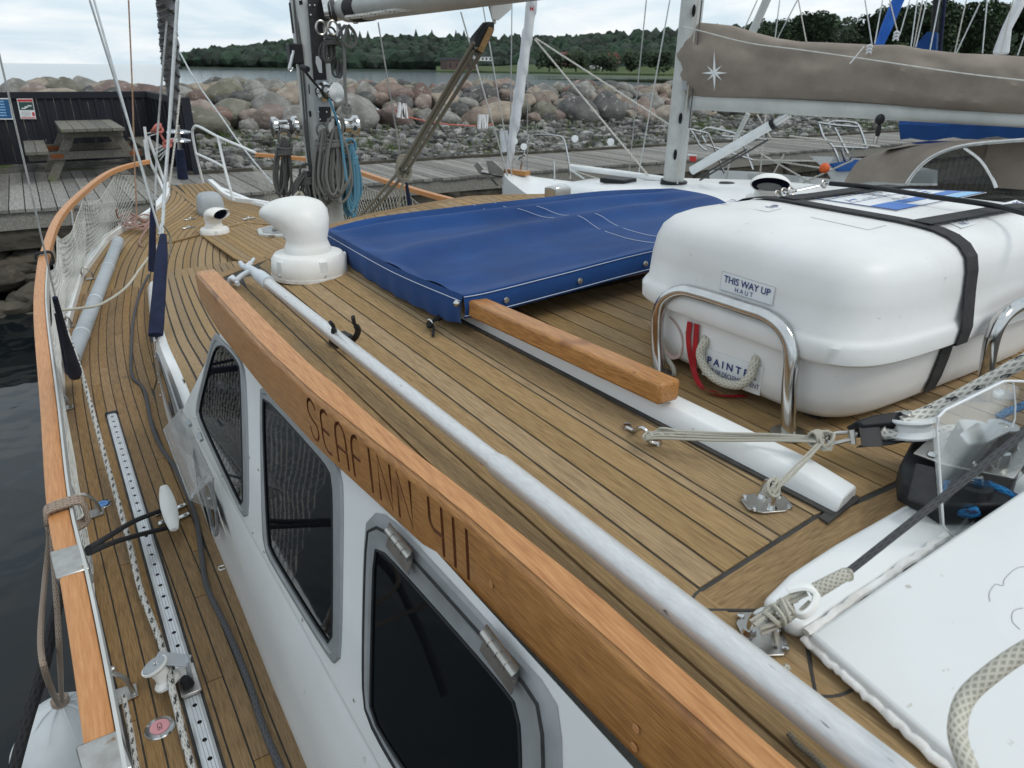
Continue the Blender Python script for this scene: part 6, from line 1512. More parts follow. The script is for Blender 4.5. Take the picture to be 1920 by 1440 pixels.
# =================================================================== HARBOUR SETTING
def tree_mesh(name, seed, R_=4.5, HH=9, n=2600, leaf=.42):
    rr = random.Random(seed); V = []; F = []
    cl = [(Vector((rr.uniform(-1, 1) * R_ * .62, rr.uniform(-1, 1) * R_ * .62, HH * rr.uniform(.30, .93))), rr.uniform(.28, .5) * R_) for _ in range(17)]
    for i in range(n):
        c, r_ = rr.choice(cl); d = Vector((rr.gauss(0, 1), rr.gauss(0, 1), rr.gauss(0, 1))).normalized(); p = c + d * r_ * rr.uniform(.7, 1.05)
        u = Vector((rr.gauss(0, 1), rr.gauss(0, 1), rr.gauss(0, .6))).normalized(); v = u.orthogonal().normalized(); s_ = leaf * rr.uniform(.6, 1.4)
        b = len(V); V += [p + u * s_, p + v * s_ * .8, p - u * s_, p - v * s_ * .8]; F.append((b, b + 1, b + 2, b + 3))
    me = bpy.data.meshes.new(name); me.from_pydata(V, [], F); me.materials.append(M['leaf']); return me
def ico(seed, sub=3, amp=.22, fr=1.1):
    bm = bmesh.new(); bmesh.ops.create_icosphere(bm, subdivisions=sub, radius=1)
    o = Vector((seed * 3.1, seed * 1.7, 0)); rr = random.Random(seed)
    planes = [(Vector((rr.gauss(0, 1), rr.gauss(0, 1), rr.gauss(0, 1))).normalized(), rr.uniform(.62, .92)) for _ in range(9)]
    for v in bm.verts:
        d = v.co.normalized(); r_ = 1 + amp * noise.noise(d * fr + o) + amp * .25 * noise.noise(d * fr * 3.3 + o)
        for n, k in planes:
            t = d.dot(n)
            if t * r_ > k: r_ = lerp(r_, k / t, .8)
        v.co = d * r_
    return bm
def ico_mesh(name, seed, m, **k):
    bm = ico(seed, **k); me = bpy.data.meshes.new(name); bm.to_mesh(me); bm.free(); me.materials.append(m)
    for p in me.polygons: p.use_smooth = True
    return me

# water
wm = bpy.data.materials.new('water'); wm.use_nodes = True; b = wm.node_tree.nodes['Principled BSDF']; Nn = wm.node_tree.nodes; Lk = wm.node_tree.links
b.inputs['Base Color'].default_value = (.006, .009, .011, 1); b.inputs['Roughness'].default_value = .05; b.inputs['IOR'].default_value = 1.33
co = Nn.new('ShaderNodeTexCoord'); mp = Nn.new('ShaderNodeMapping'); mp.inputs['Scale'].default_value = (1, 1, 1); Lk.new(co.outputs['Object'], mp.inputs[0])
n = Nn.new('ShaderNodeTexNoise'); n.inputs['Scale'].default_value = .9; n.inputs['Detail'].default_value = 3; Lk.new(mp.outputs[0], n.inputs['Vector'])
bp = Nn.new('ShaderNodeBump'); bp.inputs['Distance'].default_value = .035; Lk.new(n.outputs[0], bp.inputs['Height']); Lk.new(bp.outputs[0], b.inputs['Normal'])
sm = bpy.data.materials.new('sea'); sm.use_nodes = True; b = sm.node_tree.nodes['Principled BSDF']; Nn = sm.node_tree.nodes; Lk = sm.node_tree.links
b.inputs['Base Color'].default_value = (.13, .17, .19, 1); b.inputs['Roughness'].default_value = .1; b.inputs['IOR'].default_value = 1.33
n = Nn.new('ShaderNodeTexNoise'); n.inputs['Scale'].default_value = .35; n.inputs['Detail'].default_value = 5; co = Nn.new('ShaderNodeTexCoord'); mp = Nn.new('ShaderNodeMapping'); mp.inputs['Scale'].default_value = (.35, 1.6, 1); mp.inputs['Rotation'].default_value = (0, 0, R(-33)); Lk.new(co.outputs['Object'], mp.inputs[0]); Lk.new(mp.outputs[0], n.inputs['Vector'])
bp = Nn.new('ShaderNodeBump'); bp.inputs['Distance'].default_value = .03; bp.inputs['Strength'].default_value = .5; Lk.new(n.outputs[0], bp.inputs['Height']); Lk.new(bp.outputs[0], b.inputs['Normal'])
def plane(name, x0, y0, x1, y1, z, m, kind='structure'):
    o = MB().add([(x0, y0, z), (x1, y0, z), (x1, y1, z), (x0, y1, z)], [(0, 1, 2, 3)]).build(name, m); tag(o, kind=kind); return o
plane('harbour_water', -300, -300, 400, 19, 0, wm)
plane('sea', -6000, 19.0, 7000, 7800, -.02, sm)

# ------------------------------------------------------------------ wooden pier
PZ0 = 1.10
pier = bpy.data.objects.new('pier', None); COL.objects.link(pier); pier.location = (8, 11.5, PZ0); OFF['pier'] = Vector((8, 11.5, PZ0)); tag(pier, 'weathered grey plank pier between the boats and the breakwater', kind='structure')
PYF, PYB = 10.42, 12.55
rr = random.Random(21)
meshes = {}
for i in range(215):
    x = -3.2 + i * .165
    yb_ = 14.9 if x < 1.98 else PYB
    ya_ = PYF - .03 + rr.uniform(-.008, .008); z = PZ0 + rr.uniform(-.004, .004)
    segs = [(ya_, yb_)] if yb_ < 13 else [(ya_, 12.6 + rr.choice([0, 0])), (12.606, yb_)]
    for a, b_ in segs:
        MB().box((x + .006, a, z - .04), (x + .159, b_, z)).build('plank', M['pier_wood'], pier)
MB().box((-3.3, PYF, .86), (32.4, PYF + .08, PZ0 - .045)).build('front_beam', M['pier_wood'], pier)
MB().box((-3.3, PYF + .03, .62), (32.4, PYF + .10, .852)).build('lower_beam', M['pier_dark'], pier)
MB().box((2.0, PYB + .003, .9), (32.4, PYB + .09, PZ0 + .05)).build('back_kerb', M['pier_dark'], pier)
for x in np.arange(2.1, 32, .3): MB().box((x, PYF + .12, -.6), (x + .27, PYF + .2 + rr.uniform(0, .02), .62)).build('sheet_pile', M['pier_dark'], pier)
for x in (-2.4, .1, 3.0, 5.6, 8.3, 11.2, 14.0, 17.5): MB().lathe([(.11, -.8), (.11, .85)], (x, PYF + .02, 0), (0, 0, 1), 12).build('pile', M['pier_dark'], pier, smooth=True)
# dark stones below the left part of the pier
mb = MB(); rr = random.Random(31)
rk = [ico(i + 50, sub=2, amp=.3) for i in range(4)]
rkd = [([v.co.copy() for v in b.verts], [tuple(v.index for v in f.verts) for f in b.faces]) for b in rk]
for b in rk: b.free()
for i in range(150):
    x, y = rr.uniform(-3.5, 2.5), rr.uniform(9.75, 10.8); z = lerp(-.15, .6, (y - 9.75) / 1.05); s_ = rr.uniform(.1, .22); V, F = rr.choice(rkd)
    rot = Matrix.Rotation(rr.uniform(0, 6), 3, 'Z')
    mb.add([rot @ Vector((v.x * s_ * 1.3, v.y * s_, v.z * s_ * .8)) + Vector((x, y, z)) for v in V], F)
tag(mb.build('quay_stones', M['pier_dark'], None, smooth=True), kind='stuff')

# ------------------------------------------------------------------ gravel bank and boulder breakwater
def gz(x, y): t = min(1, max(0, (y - 12.6) / 5.2)); return .98 + .42 * t + .05 * noise.noise(Vector((x * .5, y * .5, 0)))
V = []; F = []; nx, ny = 150, 30
for j in range(ny + 1):
    for i in range(nx + 1):
        x = -6 + 50 * i / nx; y = 12.62 + 9.0 * j / ny; z = gz(x, y) + .03 * noise.noise(Vector((x * 2.3, y * 2.3, 2)))
        if y > 19: z -= (y - 19) * .7
        V.append((x, y, z))
for j in range(ny):
    for i in range(nx): a = j * (nx + 1) + i; F.append((a, a + 1, a + nx + 2, a + nx + 1))
tag(MB().add(V, F).build('gravel_bank', M['gravel'], None, smooth=True), kind='structure')
MB_ = MB(); rr = random.Random(41)
pk_ = []
for i in range(6):
    bm = ico(i + 80, sub=1, amp=.35); pk_.append(([v.co.copy() for v in bm.verts], [tuple(v.index for v in f.verts) for f in bm.faces])); bm.free()
for i in range(13000):
    y = 12.7 + 5.6 * rr.random() ** 1.0; x = rr.uniform(-.2, 2.5 * y if y < 17 else 34)
    if x < 2.1 and y < 15: continue
    if x > y * 2.6: continue
    s_ = rr.choice([.03, .04, .05, .065, .085, .13]) * rr.uniform(.8, 1.25); V, F = rr.choice(pk_); rot = Matrix.Rotation(rr.uniform(0, 6.3), 3, 'Z')
    c = Vector((x, y, gz(x, y) + s_ * .3)); q = (rr.uniform(.8, 1.5), rr.uniform(.8, 1.2), rr.uniform(.5, .9))
    MB_.add([rot @ Vector((v.x * s_ * q[0], v.y * s_ * q[1], v.z * s_ * q[2])) + c for v in V], F)
tag(MB_.build('pebbles', M['pebble'], None, fix=False), kind='stuff')
mb = MB(); rr = random.Random(43)
patches = [(rr.uniform(3, 32), rr.uniform(12.8, 17.4), rr.uniform(.25, .9)) for _ in range(130)] + [(2.5, 15.2, .4), (3.2, 16.3, .5)]
for px_, py_, pr in patches:
    for k in range(int(70 * pr) + 10):
        a = rr.uniform(0, 6.3); q = pr * math.sqrt(rr.random()); x, y = px_ + math.cos(a) * q * 1.4, py_ + math.sin(a) * q * .7
        if y < 12.7: continue
        z = gz(x, y) + .01; h_ = rr.uniform(.06, .22); d = Vector((rr.uniform(-.06, .06), rr.uniform(-.06, .06), h_)); w_ = Vector((rr.uniform(-1, 1), rr.uniform(-1, 1), 0)).normalized() * .012
        c = Vector((x, y, z)); mb.add([c - w_, c + w_, c + d], [(0, 1, 2)])
tag(mb.build('bank_grass', M['grass_mat'], None, fix=False), kind='stuff')
bcol = [('grey', (.15, .145, .13), (.27, .26, .24)), ('tan', (.19, .155, .12), (.32, .27, .215)), ('pinkish', (.17, .125, .105), (.27, .21, .175)), ('reddish brown', (.12, .082, .068), (.20, .14, .12)), ('dark grey', (.06, .06, .058), (.13, .128, .12)), ('olive grey', (.125, .118, .088), (.21, .20, .155))]
bms = []
for nm, a, b_ in bcol:
    m = mat('boulder_' + nm.replace(' ', '_'), a, b_, rough=.9, sc=1.6, det=8, bump=.03, bsc=5, rnd=.2, spots=((.30, .30, .26), 4.5, .62)); bms.append([ico_mesh('boulder', s_ + len(nm) * 7, m, sub=3) for s_ in range(4)])
wts = [0, 0, 0, 0, 1, 1, 1, 1, 2, 2, 3, 4, 4, 5, 5]
rr = random.Random(77); nb_ = 0
def place_boulder(x, y, z, s_, ci, q, rotz, tilt, label):
    o = bpy.data.objects.new('boulder', bms[ci][rr.randrange(4)]); COL.objects.link(o); o.location = (x, y, z); o.scale = (s_ * q[0], s_ * q[1], s_ * q[2]); o.rotation_euler = (tilt[0], tilt[1], rotz)
    tag(o, label, 'boulder', 'boulders of the breakwater'); return o
rown = ['bottom', 'second', 'third', 'middle', 'fifth', 'upper', 'top', 'rear']
def where(x, y):
    d = CM.transposed() @ (Vector((x, y, 1.9)) - CP); px = 960 + FPX * d.x / -d.z
    if px < 345: return 'behind the black fence', px
    if px < 560: return 'between the fence and the grey mast', px
    if px < 800: return 'just right of the grey mast', px
    if px < 960: return 'behind the tackle ropes', px
    if px < 1130: return 'right of the furled white sail', px
    if px < 1290: return 'left of the brown sail cover', px
    return 'under the brown sail cover', px
szw = {0: 'small', 1: 'medium', 2: 'large', 3: 'huge'}
used_l = {}
for row in range(8):
    x = -1.3 + row * .27
    while x < 20.5:
        s_ = rr.choice([.19, .23, .27, .31, .36, .46]) * (1.15 if row == 0 else 1) * (.9 if row > 3 else 1); q = (rr.uniform(1.0, 1.45), rr.uniform(.85, 1.1), rr.uniform(.72, .95))
        y = 17.0 + row * .42 + rr.uniform(-.15, .15); z = 1.42 + [.0, .2, .36, .5, .62, .72, .78, .74][row] + rr.uniform(-.07, .07)
        top = 2.33 + .09 * math.sin(x * 1.7) - (.012 * max(0, x - 12)); z = min(z, top - s_ * q[2] * .86)
        if row == 0: z = gz(x, y) + s_ * q[2] * .55
        ci = rr.choice(wts); wh, px = where(x, y)
        cn = bcol[ci][0]; sw = szw[0 if s_ < .24 else 1 if s_ < .31 else 2 if s_ < .4 else 3]
        sh = 'flat' if q[2] < .8 else 'rounded'
        lab = f'{sw} {sh} {cn} boulder, {rown[row]} course, {wh}'
        k = used_l.get(lab, 0); used_l[lab] = k + 1
        if k == 0: pass
        else: lab = f'{lab}, further right' if k == 1 else f'{lab}, near its right end'
        place_boulder(x, y, z, s_, ci, q, rr.uniform(0, 6.3) * .0 + rr.uniform(-.6, .6), (rr.uniform(-.3, .3), rr.uniform(-.35, .35)), lab)
        x += s_ * q[0] * 1.72

# ------------------------------------------------------------------ black board fence with notices
FY = 14.72; FT = 2.27
fe = thing('board_fence', (0, FY, PZ0), 'black vertical board fence behind the picnic tables', 'fence')
rr = random.Random(5)
x = -3.2; i = 0
while x < 1.84:
    MB().box((x, FY, PZ0 + .0), (x + .118, FY + .022, FT - .10)).build('board', M['fence_black'], fe)
    if i % 2 == 0: MB().box((x + .10, FY - .02, PZ0), (x + .145, FY - .001, FT - .1)).build('batten', M['fence_black'], fe)
    x += .122; i += 1
MB().box((-3.3, FY - .03, FT - .1), (1.92, FY + .06, FT)).build('top_rail', M['fence_black'], fe)
MB().box((-3.3, FY - .022, PZ0 + .0), (1.86, FY - .001, PZ0 + .1)).build('plinth', M['fence_black'], fe)
a = Vector((1.9, FY + .03, 0)); b_ = Vector((2.13, 12.62, 0)); d = (b_ - a); L_ = d.length; d.normalize(); nn = Vector((-d.y, d.x, 0))
k = 0; t = 0
while t < L_ - .1:
    c = a + d * (t + .055); zt_ = lerp(FT - .1, FT - .13, t / L_)
    MB().obox((c.x, c.y, (PZ0 + zt_) / 2), d * .056, nn * .011, (0, 0, (zt_ - PZ0) / 2)).build('board', M['fence_black'], fe)
    if k % 2 == 0:
        c2 = a + d * (t + .11); MB().obox(Vector((c2.x, c2.y, (PZ0 + zt_) / 2)) - nn * .022, d * .02, nn * .010, (0, 0, (zt_ - PZ0) / 2)).build('batten', M['fence_black'], fe)
    t += .115; k += 1
MB().beam((a.x, a.y, FT - .05), (b_.x, b_.y, FT - .09), .1, .1).build('top_rail', M['fence_black'], fe)
MB().obox((b_.x, b_.y - .03, (PZ0 + FT - .03) / 2), (.06, 0, 0), (0, .04, 0), (0, 0, (FT - .03 - PZ0) / 2)).build('end_post', M['fence_black'], fe)
def fsign(px, m, name, label):
    P = [PY(*p, FY - .03) for p in px]; s_ = thing(name, sum(P, Vector()) / 4, label, 'sign')
    MB().prism(P, (0, -.006, 0)).build('sheet', M['white_paint'], s_)
    n = Vector((0, -1, 0))
    def pt(u0, v0, u1, v1, mm, l=.0075): 
        Q_ = [P[0], P[1], P[2], P[3]]; MB().add([quadmap(Q_, *c) + n * l for c in [(u0, v0), (u1, v0), (u1, v1), (u0, v1)]], [(0, 1, 2, 3)]).build('print', M[mm], s_)
    return pt
pt = fsign([(-40, 184), (17, 184), (25, 224), (-30, 224)], None, 'notice_board', 'blue printed notice on the black fence at the left edge')
pt(.03, .05, .97, .95, 'sign_blue')
for k in range(6): pt(.12, .82 - k * .13, .8, .87 - k * .13, 'print_light', .0085)
pt = fsign([(31, 185), (61, 185), (68, 223), (39, 223)], None, 'notice_board', 'small red and white map notice on the black fence')
pt(.03, .86, .97, .97, 'sign_red'); pt(.06, .44, .96, .84, 'sign_green', .008); pt(.2, .5, .45, .55, 'white_paint', .009); pt(.4, .55, .6, .62, 'white_paint', .009); pt(.6, .62, .85, .68, 'white_paint', .009); pt(.8, .14, .95, .34, 'sign_red', .008); pt(.03, .03, .97, .08, 'sign_red')
for k in range(4): pt(.1, .34 - k * .07, .7, .36 - k * .07, 'sticker_line', .0085)

# ------------------------------------------------------------------ picnic tables
def picnic(loc, rotz, label, src=None):
    t = thing('picnic_table', (0, 0, 0), label, 'picnic table', 'picnic tables on the pier')
    W, Ln = .82, 1.95
    for k in range(5): MB().box((-W / 2 + k * W / 5 + .004, -Ln / 2, .70), (-W / 2 + (k + 1) * W / 5 - .004, Ln / 2, .74)).build('tabletop_board', M['table_wood'], t)
    for sx in (-1, 1):
        for k in range(2): x0 = sx * (.62 + k * .145); MB().box((min(x0, x0 + sx * .138), -Ln / 2, .41), (max(x0, x0 + sx * .138), Ln / 2, .45)).build('seat_board', M['table_wood'], t)
    for y in (-.66, .66):
        MB().box((-.88, y - .022, .30), (.88, y + .022, .408)).build('seat_bearer', M['table_wood'], t)
        MB().box((-.4, y - .022, .60), (.4, y + .022, .698)).build('top_bearer', M['table_wood'], t)
        for sx in (-1, 1):
            MB().beam((sx * .26, y + .047, .69), (sx * .66, y + .047, 0), .05, .12, up=(1, 0, 0)).build('leg', M['table_wood'], t)
            MB().box((sx * .52 - .08, y - .025, .32), (sx * .52 + .08, y - .0225, .38)).build('rusty_bolt_plate', M['rust'], t)
    t.location = loc; t.rotation_euler = (0, 0, rotz); return t
picnic((.80, 13.45, PZ0), 0, 'grey weathered picnic table in front of the black fence')
picnic((-1.35, 13.35, PZ0), 0, 'picnic table cut off by the left edge, only a bench end showing')

# ------------------------------------------------------------------ far shore
def hline(pts): xs2_ = [p[0] for p in pts]; ys2_ = [p[1] for p in pts]; return lambda x: float(np.interp(x, xs2_, ys2_))
topl = hline([(345, 112), (352, 100), (380, 92), (420, 86), (480, 80), (540, 75), (600, 72), (700, 68), (760, 65), (850, 68), (960, 66), (1020, 64), (1100, 62), (1200, 56), (1300, 50), (1400, 44), (2000, 20)])
Dl = hline([(345, 620), (600, 560), (900, 470), (1240, 330), (2000, 260)])
watl = hline([(345, 122), (600, 124.5), (850, 128), (1000, 131), (1240, 139), (2000, 160)])
rr = random.Random(61); mb = MB()
ck_ = []
for i in range(5):
    bm = ico(i + 150, sub=2, amp=.55, fr=2.0); ck_.append(([v.co.copy() for v in bm.verts], [tuple(v.index for v in f.verts) for f in bm.faces])); bm.free()
def sea_y(px, D): return PY(px, 300, D)
hill = []
for x in range(345, 1500, 15):
    D = Dl(x); tz = PY(x, topl(x), D * 1.25).z
    for k in range(9):
        t = k / 8; dd_ = D * (1 + .28 * t); p = PY(x + rr.uniform(-7, 7), 100, dd_); zt2 = PY(x, topl(x) + 2, dd_).z
        lo = 6.0 if x < 1000 else 3.5
        f = t ** .75
        sr = rr.uniform(5.0, 8.0) * (.85 if x > 900 else 1); z = lerp(lo, zt2 - sr * .8, f) + rr.uniform(-1, 1)
        V, F = rr.choice(ck_)
        mb.add([Vector((v.x * sr * 1.25, v.y * sr, v.z * sr)) + Vector((p.x, p.y, z)) for v in V], F)
    if x > 640 and x < 900 and rr.random() < .75:
        p = PY(x, topl(x) - 2, D * 1.28); 
        mb.lathe([(3.0, -8), (2, -2), (0, 4.5)], p, (0, 0, 1), 6)
tag(mb.build('far_woodland', M['far_green'], None, fix=False), kind='stuff')
# land body and meadow
V = []; F = []
xsL = list(range(340, 2060, 40))
for x in xsL:
    D = Dl(x); a = PY(x, 120, D * .97); b_ = PY(x, 120, D * .985); c = PY(x, topl(x) + 10, D * 1.34); e = PY(x, 120, D * 1.1)
    V += [(a.x, a.y, -.5), (b_.x, b_.y, 1.2 if x < 960 else 2.2), (e.x, e.y, 4.0), (c.x, c.y, c.z), (c.x * 1.5, c.y * 1.5, c.z * .8)]
for i in range(len(xsL) - 1):
    for k in range(4): a = i * 5 + k; F.append((a, a + 5, a + 6, a + 1))
tag(MB().add(V, F).build('far_hill', M['far_green'], None, smooth=True), kind='structure')
mb = MB()
P = []
for x in list(range(820, 1300, 30)): 
    D = Dl(x); P.append((PY(x, 200, D * .972), PY(x, 200, D * .93), x))
V = []; F = []
for a, b_, x in P: 
    V += [(b_.x, b_.y, -.1), (b_.x * .99 + a.x * .01, b_.y * .985 + a.y * .015, .9), (a.x, a.y, PY(x, lerp(124, 121, 0) - (3 if 960 < x < 1100 else 0), a.y).z)]
for i in range(len(P) - 1):
    for k in range(2): a = i * 3 + k; F.append((a, a + 3, a + 4, a + 1))
tag(mb.add(V, F).build('shore_meadow', M['field'], None, smooth=True), kind='structure')
def house(px, py, D, w_, h_, mw, mr, label, roofh=2.2, dep=7):
    p = PY(px, py, D); o = thing('house', p, label, 'house', 'houses on the far shore'); x, y, z = p
    MB().box((x - w_ / 2, y, z - h_), (x + w_ / 2, y + dep, z)).build('wall', M[mw], o)
    MB().prism([(x - w_ / 2 - .3, y - .3, z), (x + w_ / 2 + .3, y - .3, z), (x, y - .3, z + roofh)] if w_ < 12 else [(x - w_ / 2 - .3, y - .3, z), (x + w_ / 2 + .3, y - .3, z), (x + w_ / 2, y - .3, z + roofh), (x - w_ / 2, y - .3, z + roofh)], (0, dep + .6, 0)).build('roof', M[mr], o)
    for k in range(2 if w_ < 12 else 5):
        xx = x - w_ / 2 + w_ * (k + .5) / (2 if w_ < 12 else 5); MB().box((xx - .6, y - .08, z - h_ * .75), (xx + .6, y - .02, z - h_ * .3)).build('window', M['glass'], o)
house(868, 113, 425, 22, 5.5, 'wall_brown', 'roof_dark', 'long low brown building on the far shore behind the tackle ropes', 1.4, 9)
house(905, 106, 428, 14, 2.5, 'wall_white', 'roof_dark', 'pale flat building beside the long brown one on the far shore', .5)
house(1062, 106, 330, 9, 4, 'wall_red', 'roof_red', 'small red roofed house left of the orange walled one among far trees')
house(1077, 108, 326, 6, 4.5, 'wall_red', 'roof_red', 'orange walled narrow house among the far trees')
house(1155, 107, 322, 6, 3, 'wall_red', 'roof_red', 'small tan house right of the red roofed ones')
house(1545, 92, 108, 10, 5, 'wall_white', 'roof_dark', 'white building half hidden behind the brown sail cover', 1.6)
house(1700, 88, 128, 9, 3.5, 'wall_brown', 'roof_dark', 'dark house between the trunks behind the navy sail')
house(1850, 86, 128, 11, 3.5, 'wall_white', 'roof_dark', 'pale house between the trunks near the right edge')
for i, (x, y) in enumerate([(1105, 124), (1112, 125), (1119, 125), (1128, 125), (1134, 126)]):
    p = PY(x, y, 305); tag(MB().box(tuple(p - Vector((.7, .5, .9))), tuple(p + Vector((.7, .5, .5)))).build('beach_hut', M['wall_white'], None), ['leftmost', 'second', 'middle', 'fourth', 'rightmost'][i] + ' of the tiny white huts in the row on the far meadow', 'hut', 'white huts on the far meadow')
# belt of pale-green bushes in front of the woods
for x, w2, h2, D_ in [(1030, 60, 22, 300), (1080, 70, 22, 296), (1130, 80, 24, 292), (1185, 70, 22, 288), (1235, 70, 28, 280)]:
    me = tree_mesh('tree_crown', x, 7.5, 7, 1600, .6); p = PY(x, 126, D_); o = thing('tree', p, 'round leafy tree', 'tree', 'row of trees on the far meadow')
    o['label'] = {1030: 'leftmost round tree in the far meadow row', 1080: 'second round tree in the far meadow row', 1130: 'middle round tree in the far meadow row', 1185: 'fourth round tree in the far meadow row', 1235: 'rightmost round tree in the far meadow row'}[x]
    c = link('crown', me, o, OFF[o.name]); c.location = (0, 0, -1.5)
    MB().tube([p + Vector((0, 0, -2)), p + Vector((0, 0, 3))], [.4, .25], 6).build('trunk', M['bark'], o)
# near tree row on the right
tms = [tree_mesh('tree_crown', 300 + i, 5.6, 12.5, 5200, .30) for i in range(4)]
rr = random.Random(71)
tx = [(1358, 55, 128), (1400, 50, 120), (1452, 36, 116), (1515, 26, 112), (1578, 24, 114), (1640, 22, 110), (1700, 10, 112), (1760, 8, 108), (1822, 4, 110), (1885, 2, 108), (1945, 0, 106), (1340, 72, 150), (1430, 48, 140), (1550, 30, 140), (1670, 22, 138), (1790, 14, 138), (1900, 8, 138)]
for i, (x, y, D_) in enumerate(tx):
    top = PY(x, y, D_); hgt = top.z - 1.0; base_ = Vector((top.x, top.y, 1.0))
    o = thing('tree', base_, ['foremost', 'rear'][1 if D_ > 130 else 0] + f' tall dark green tree behind the brown sail cover, ' + ['leftmost of its row', 'second from the left', 'third from the left', 'fourth from the left', 'fifth from the left', 'middle of its row', 'seventh from the left', 'eighth from the left', 'ninth from the left', 'tenth from the left', 'at the right edge', 'leftmost of its row', 'second from the left', 'third from the left', 'fourth from the left', 'fifth from the left', 'at the right edge'][i], 'tree', 'tall trees behind the marina')
    c = link('crown', tms[i % 4], o, OFF[o.name]); s_ = hgt / 13.2; c.scale = (s_ * rr.uniform(.9, 1.1), s_, s_); c.rotation_euler = (0, 0, rr.uniform(0, 6)); c.location = (0, 0, 0)
    mbt = MB().tube([base_, base_ + Vector((.1, 0, hgt * .4)), base_ + Vector((.2, .1, hgt * .8))], [.35, .25, .08], 7)
    for k in range(4): a_ = rr.uniform(0, 6.3); mbt.tube([base_ + Vector((.1, 0, hgt * (.3 + .1 * k))), base_ + Vector((math.cos(a_) * 2.6, math.sin(a_) * 2.6, hgt * (.5 + .1 * k)))], [.14, .04], 5)
    mbt.build('trunk', M['bark'], o, smooth=True)
plane('far_ground', 128, 86, 420, 190, .95, M['field'])

# =================================================================== NEIGHBOURING YACHTS
B2, M2 = Vector((5.62, 8.95, 0)), Vector((6.43, 6.30, 0))
D2 = (M2 - B2).normalized(); N2 = Vector((D2.y, -D2.x, 0))
if N2.x > 0: N2 = -N2
def PP(x, y, off=0, p0=B2, d=D2):     # pixel met with the vertical centre plane of the neighbour yacht
    n = Vector((-d.y, d.x, 0)); r_ = ray(x, y); t = (p0 + n * off - CP).dot(n) / r_.dot(n); return CP + r_ * t
ny_ = thing('neighbour_yacht', M2 + Vector((0, 0, 1.2)), 'white sailing yacht moored alongside with a brown boom cover', 'sailing yacht')
rings = []
for t, hw_, z in [(0, .02, 1.32), (.35, .28, 1.28), (.9, .62, 1.22), (1.8, 1.08, 1.16), (3.2, 1.5, 1.1), (5.5, 1.7, 1.05), (9, 1.5, 1.05), (10, 1.2, 1.1)]:
    c = B2 + D2 * t
    rings.append([c + N2 * hw_ + Vector((0, 0, z)), c + N2 * hw_ * .97 + Vector((0, 0, z - .35)), c + N2 * hw_ * .8 + Vector((0, 0, .1)), c + D2 * .3 + Vector((0, 0, -.2)), c - N2 * hw_ * .8 + Vector((0, 0, .1)), c - N2 * hw_ * .97 + Vector((0, 0, z - .35)), c - N2 * hw_ + Vector((0, 0, z)), c - N2 * hw_ * .5 + Vector((0, 0, z + .03)), c + Vector((0, 0, z + .04)), c + N2 * hw_ * .5 + Vector((0, 0, z + .03))])
MB().loft(rings).build('hull', M['gelcoat'], ny_, smooth=True)
rings = []
for t, hw_, z in [(.9, .1, 1.25), (1.3, .4, 1.34), (2.2, .7, 1.42), (3.6, .95, 1.5), (5.5, 1.0, 1.52), (6.5, .95, 1.52)]:
    c = B2 + D2 * t; zz = 1.15; rings.append([c + N2 * hw_ * 1.1 + Vector((0, 0, zz)), c + N2 * hw_ + Vector((0, 0, z - .05)), c + N2 * hw_ * .8 + Vector((0, 0, z)), c - N2 * hw_ * .8 + Vector((0, 0, z)), c - N2 * hw_ + Vector((0, 0, z - .05)), c - N2 * hw_ * 1.1 + Vector((0, 0, zz))])
MB().loft(rings).build('coachroof', M['gelcoat'], ny_, smooth=True, bev=.02)
c0 = B2 + D2 * 1.7 + Vector((0, 0, 1.43)); MB().obox(c0 + D2 * .3 + N2 * .1, D2 * .18, N2 * .15, (0, 0, .03)).build('hatch', M['black_plastic'], ny_, bev=.01)
MB().obox(B2 + D2 * .25 + Vector((0, 0, 1.36)), D2 * .2, N2 * .06, (0, 0, .03)).build('bow_roller', M['varnish'], ny_)
ft = PP(1262, 345); tp_ = PP(1302, -30); rm = size(34, PP(1270, 250)) / 2
tp_ = Vector((ft.x + (tp_ - ft).x, ft.y + (tp_ - ft).y, tp_.z))
m2 = thing('mast', ft, 'silver mast of the neighbouring yacht at the left end of the brown cover', 'mast')
MB().tube([ft + Vector((0, 0, -.1)), tp_, tp_ + (tp_ - ft) * 1.5], rm, 20, flat=1.3).build('spar', M['alu_paint'], m2, smooth=True)
for x, y in [(1266, 290), (1276, 222), (1301, 20)]: 
    p = PP(x, y, 0) - (PP(x, y) - CP).normalized() * rm * 1.25; MB().ball(p, .028, 8, 6, (1, .5, 2.2)).build('halyard_exit', M['hole'], m2)
MB().tube([PP(1262, 349), PP(1264, 338)], rm * 1.5, 14).build('collar', M['black_plastic'], m2, smooth=True)
for k, (a, b_) in enumerate([((1284, 0), (1252, 345)), ((1316, 0), (1292, 240)), ((1309, 0), (1270, 345))]):
    rope('halyard', [PP(*a) + N2 * .0 - D2 * -.0 - (PP(*a) - CP).normalized() * .14, PP(*b_) - (PP(*b_) - CP).normalized() * .14], .008, 'rope_white' if k != 1 else 'rope_dark', ['left pale halyard on the neighbouring mast', 'dark halyard on the right side of the neighbouring mast', 'middle pale halyard on the neighbouring mast'][k], n=6)
bm2 = thing('boom', PP(1300, 190), 'white boom of the neighbouring yacht under its brown cover', 'boom')
MB().tube([PP(1300, 190), PP(1600, 206), PP(1920, 225), PP(2150, 238)], [size(30, PP(1300, 190)) / 2, size(29, PP(1600, 203)) / 2, size(27, PP(1920, 225)) / 2, size(27, PP(2150, 238)) / 2], 20).build('spar', M['boom_paint'], bm2, smooth=True)
MB().tube([PP(1318, 186, .0), PP(1340, 206, .0)], .03, 8).build('gooseneck', M['black_plastic'], bm2)
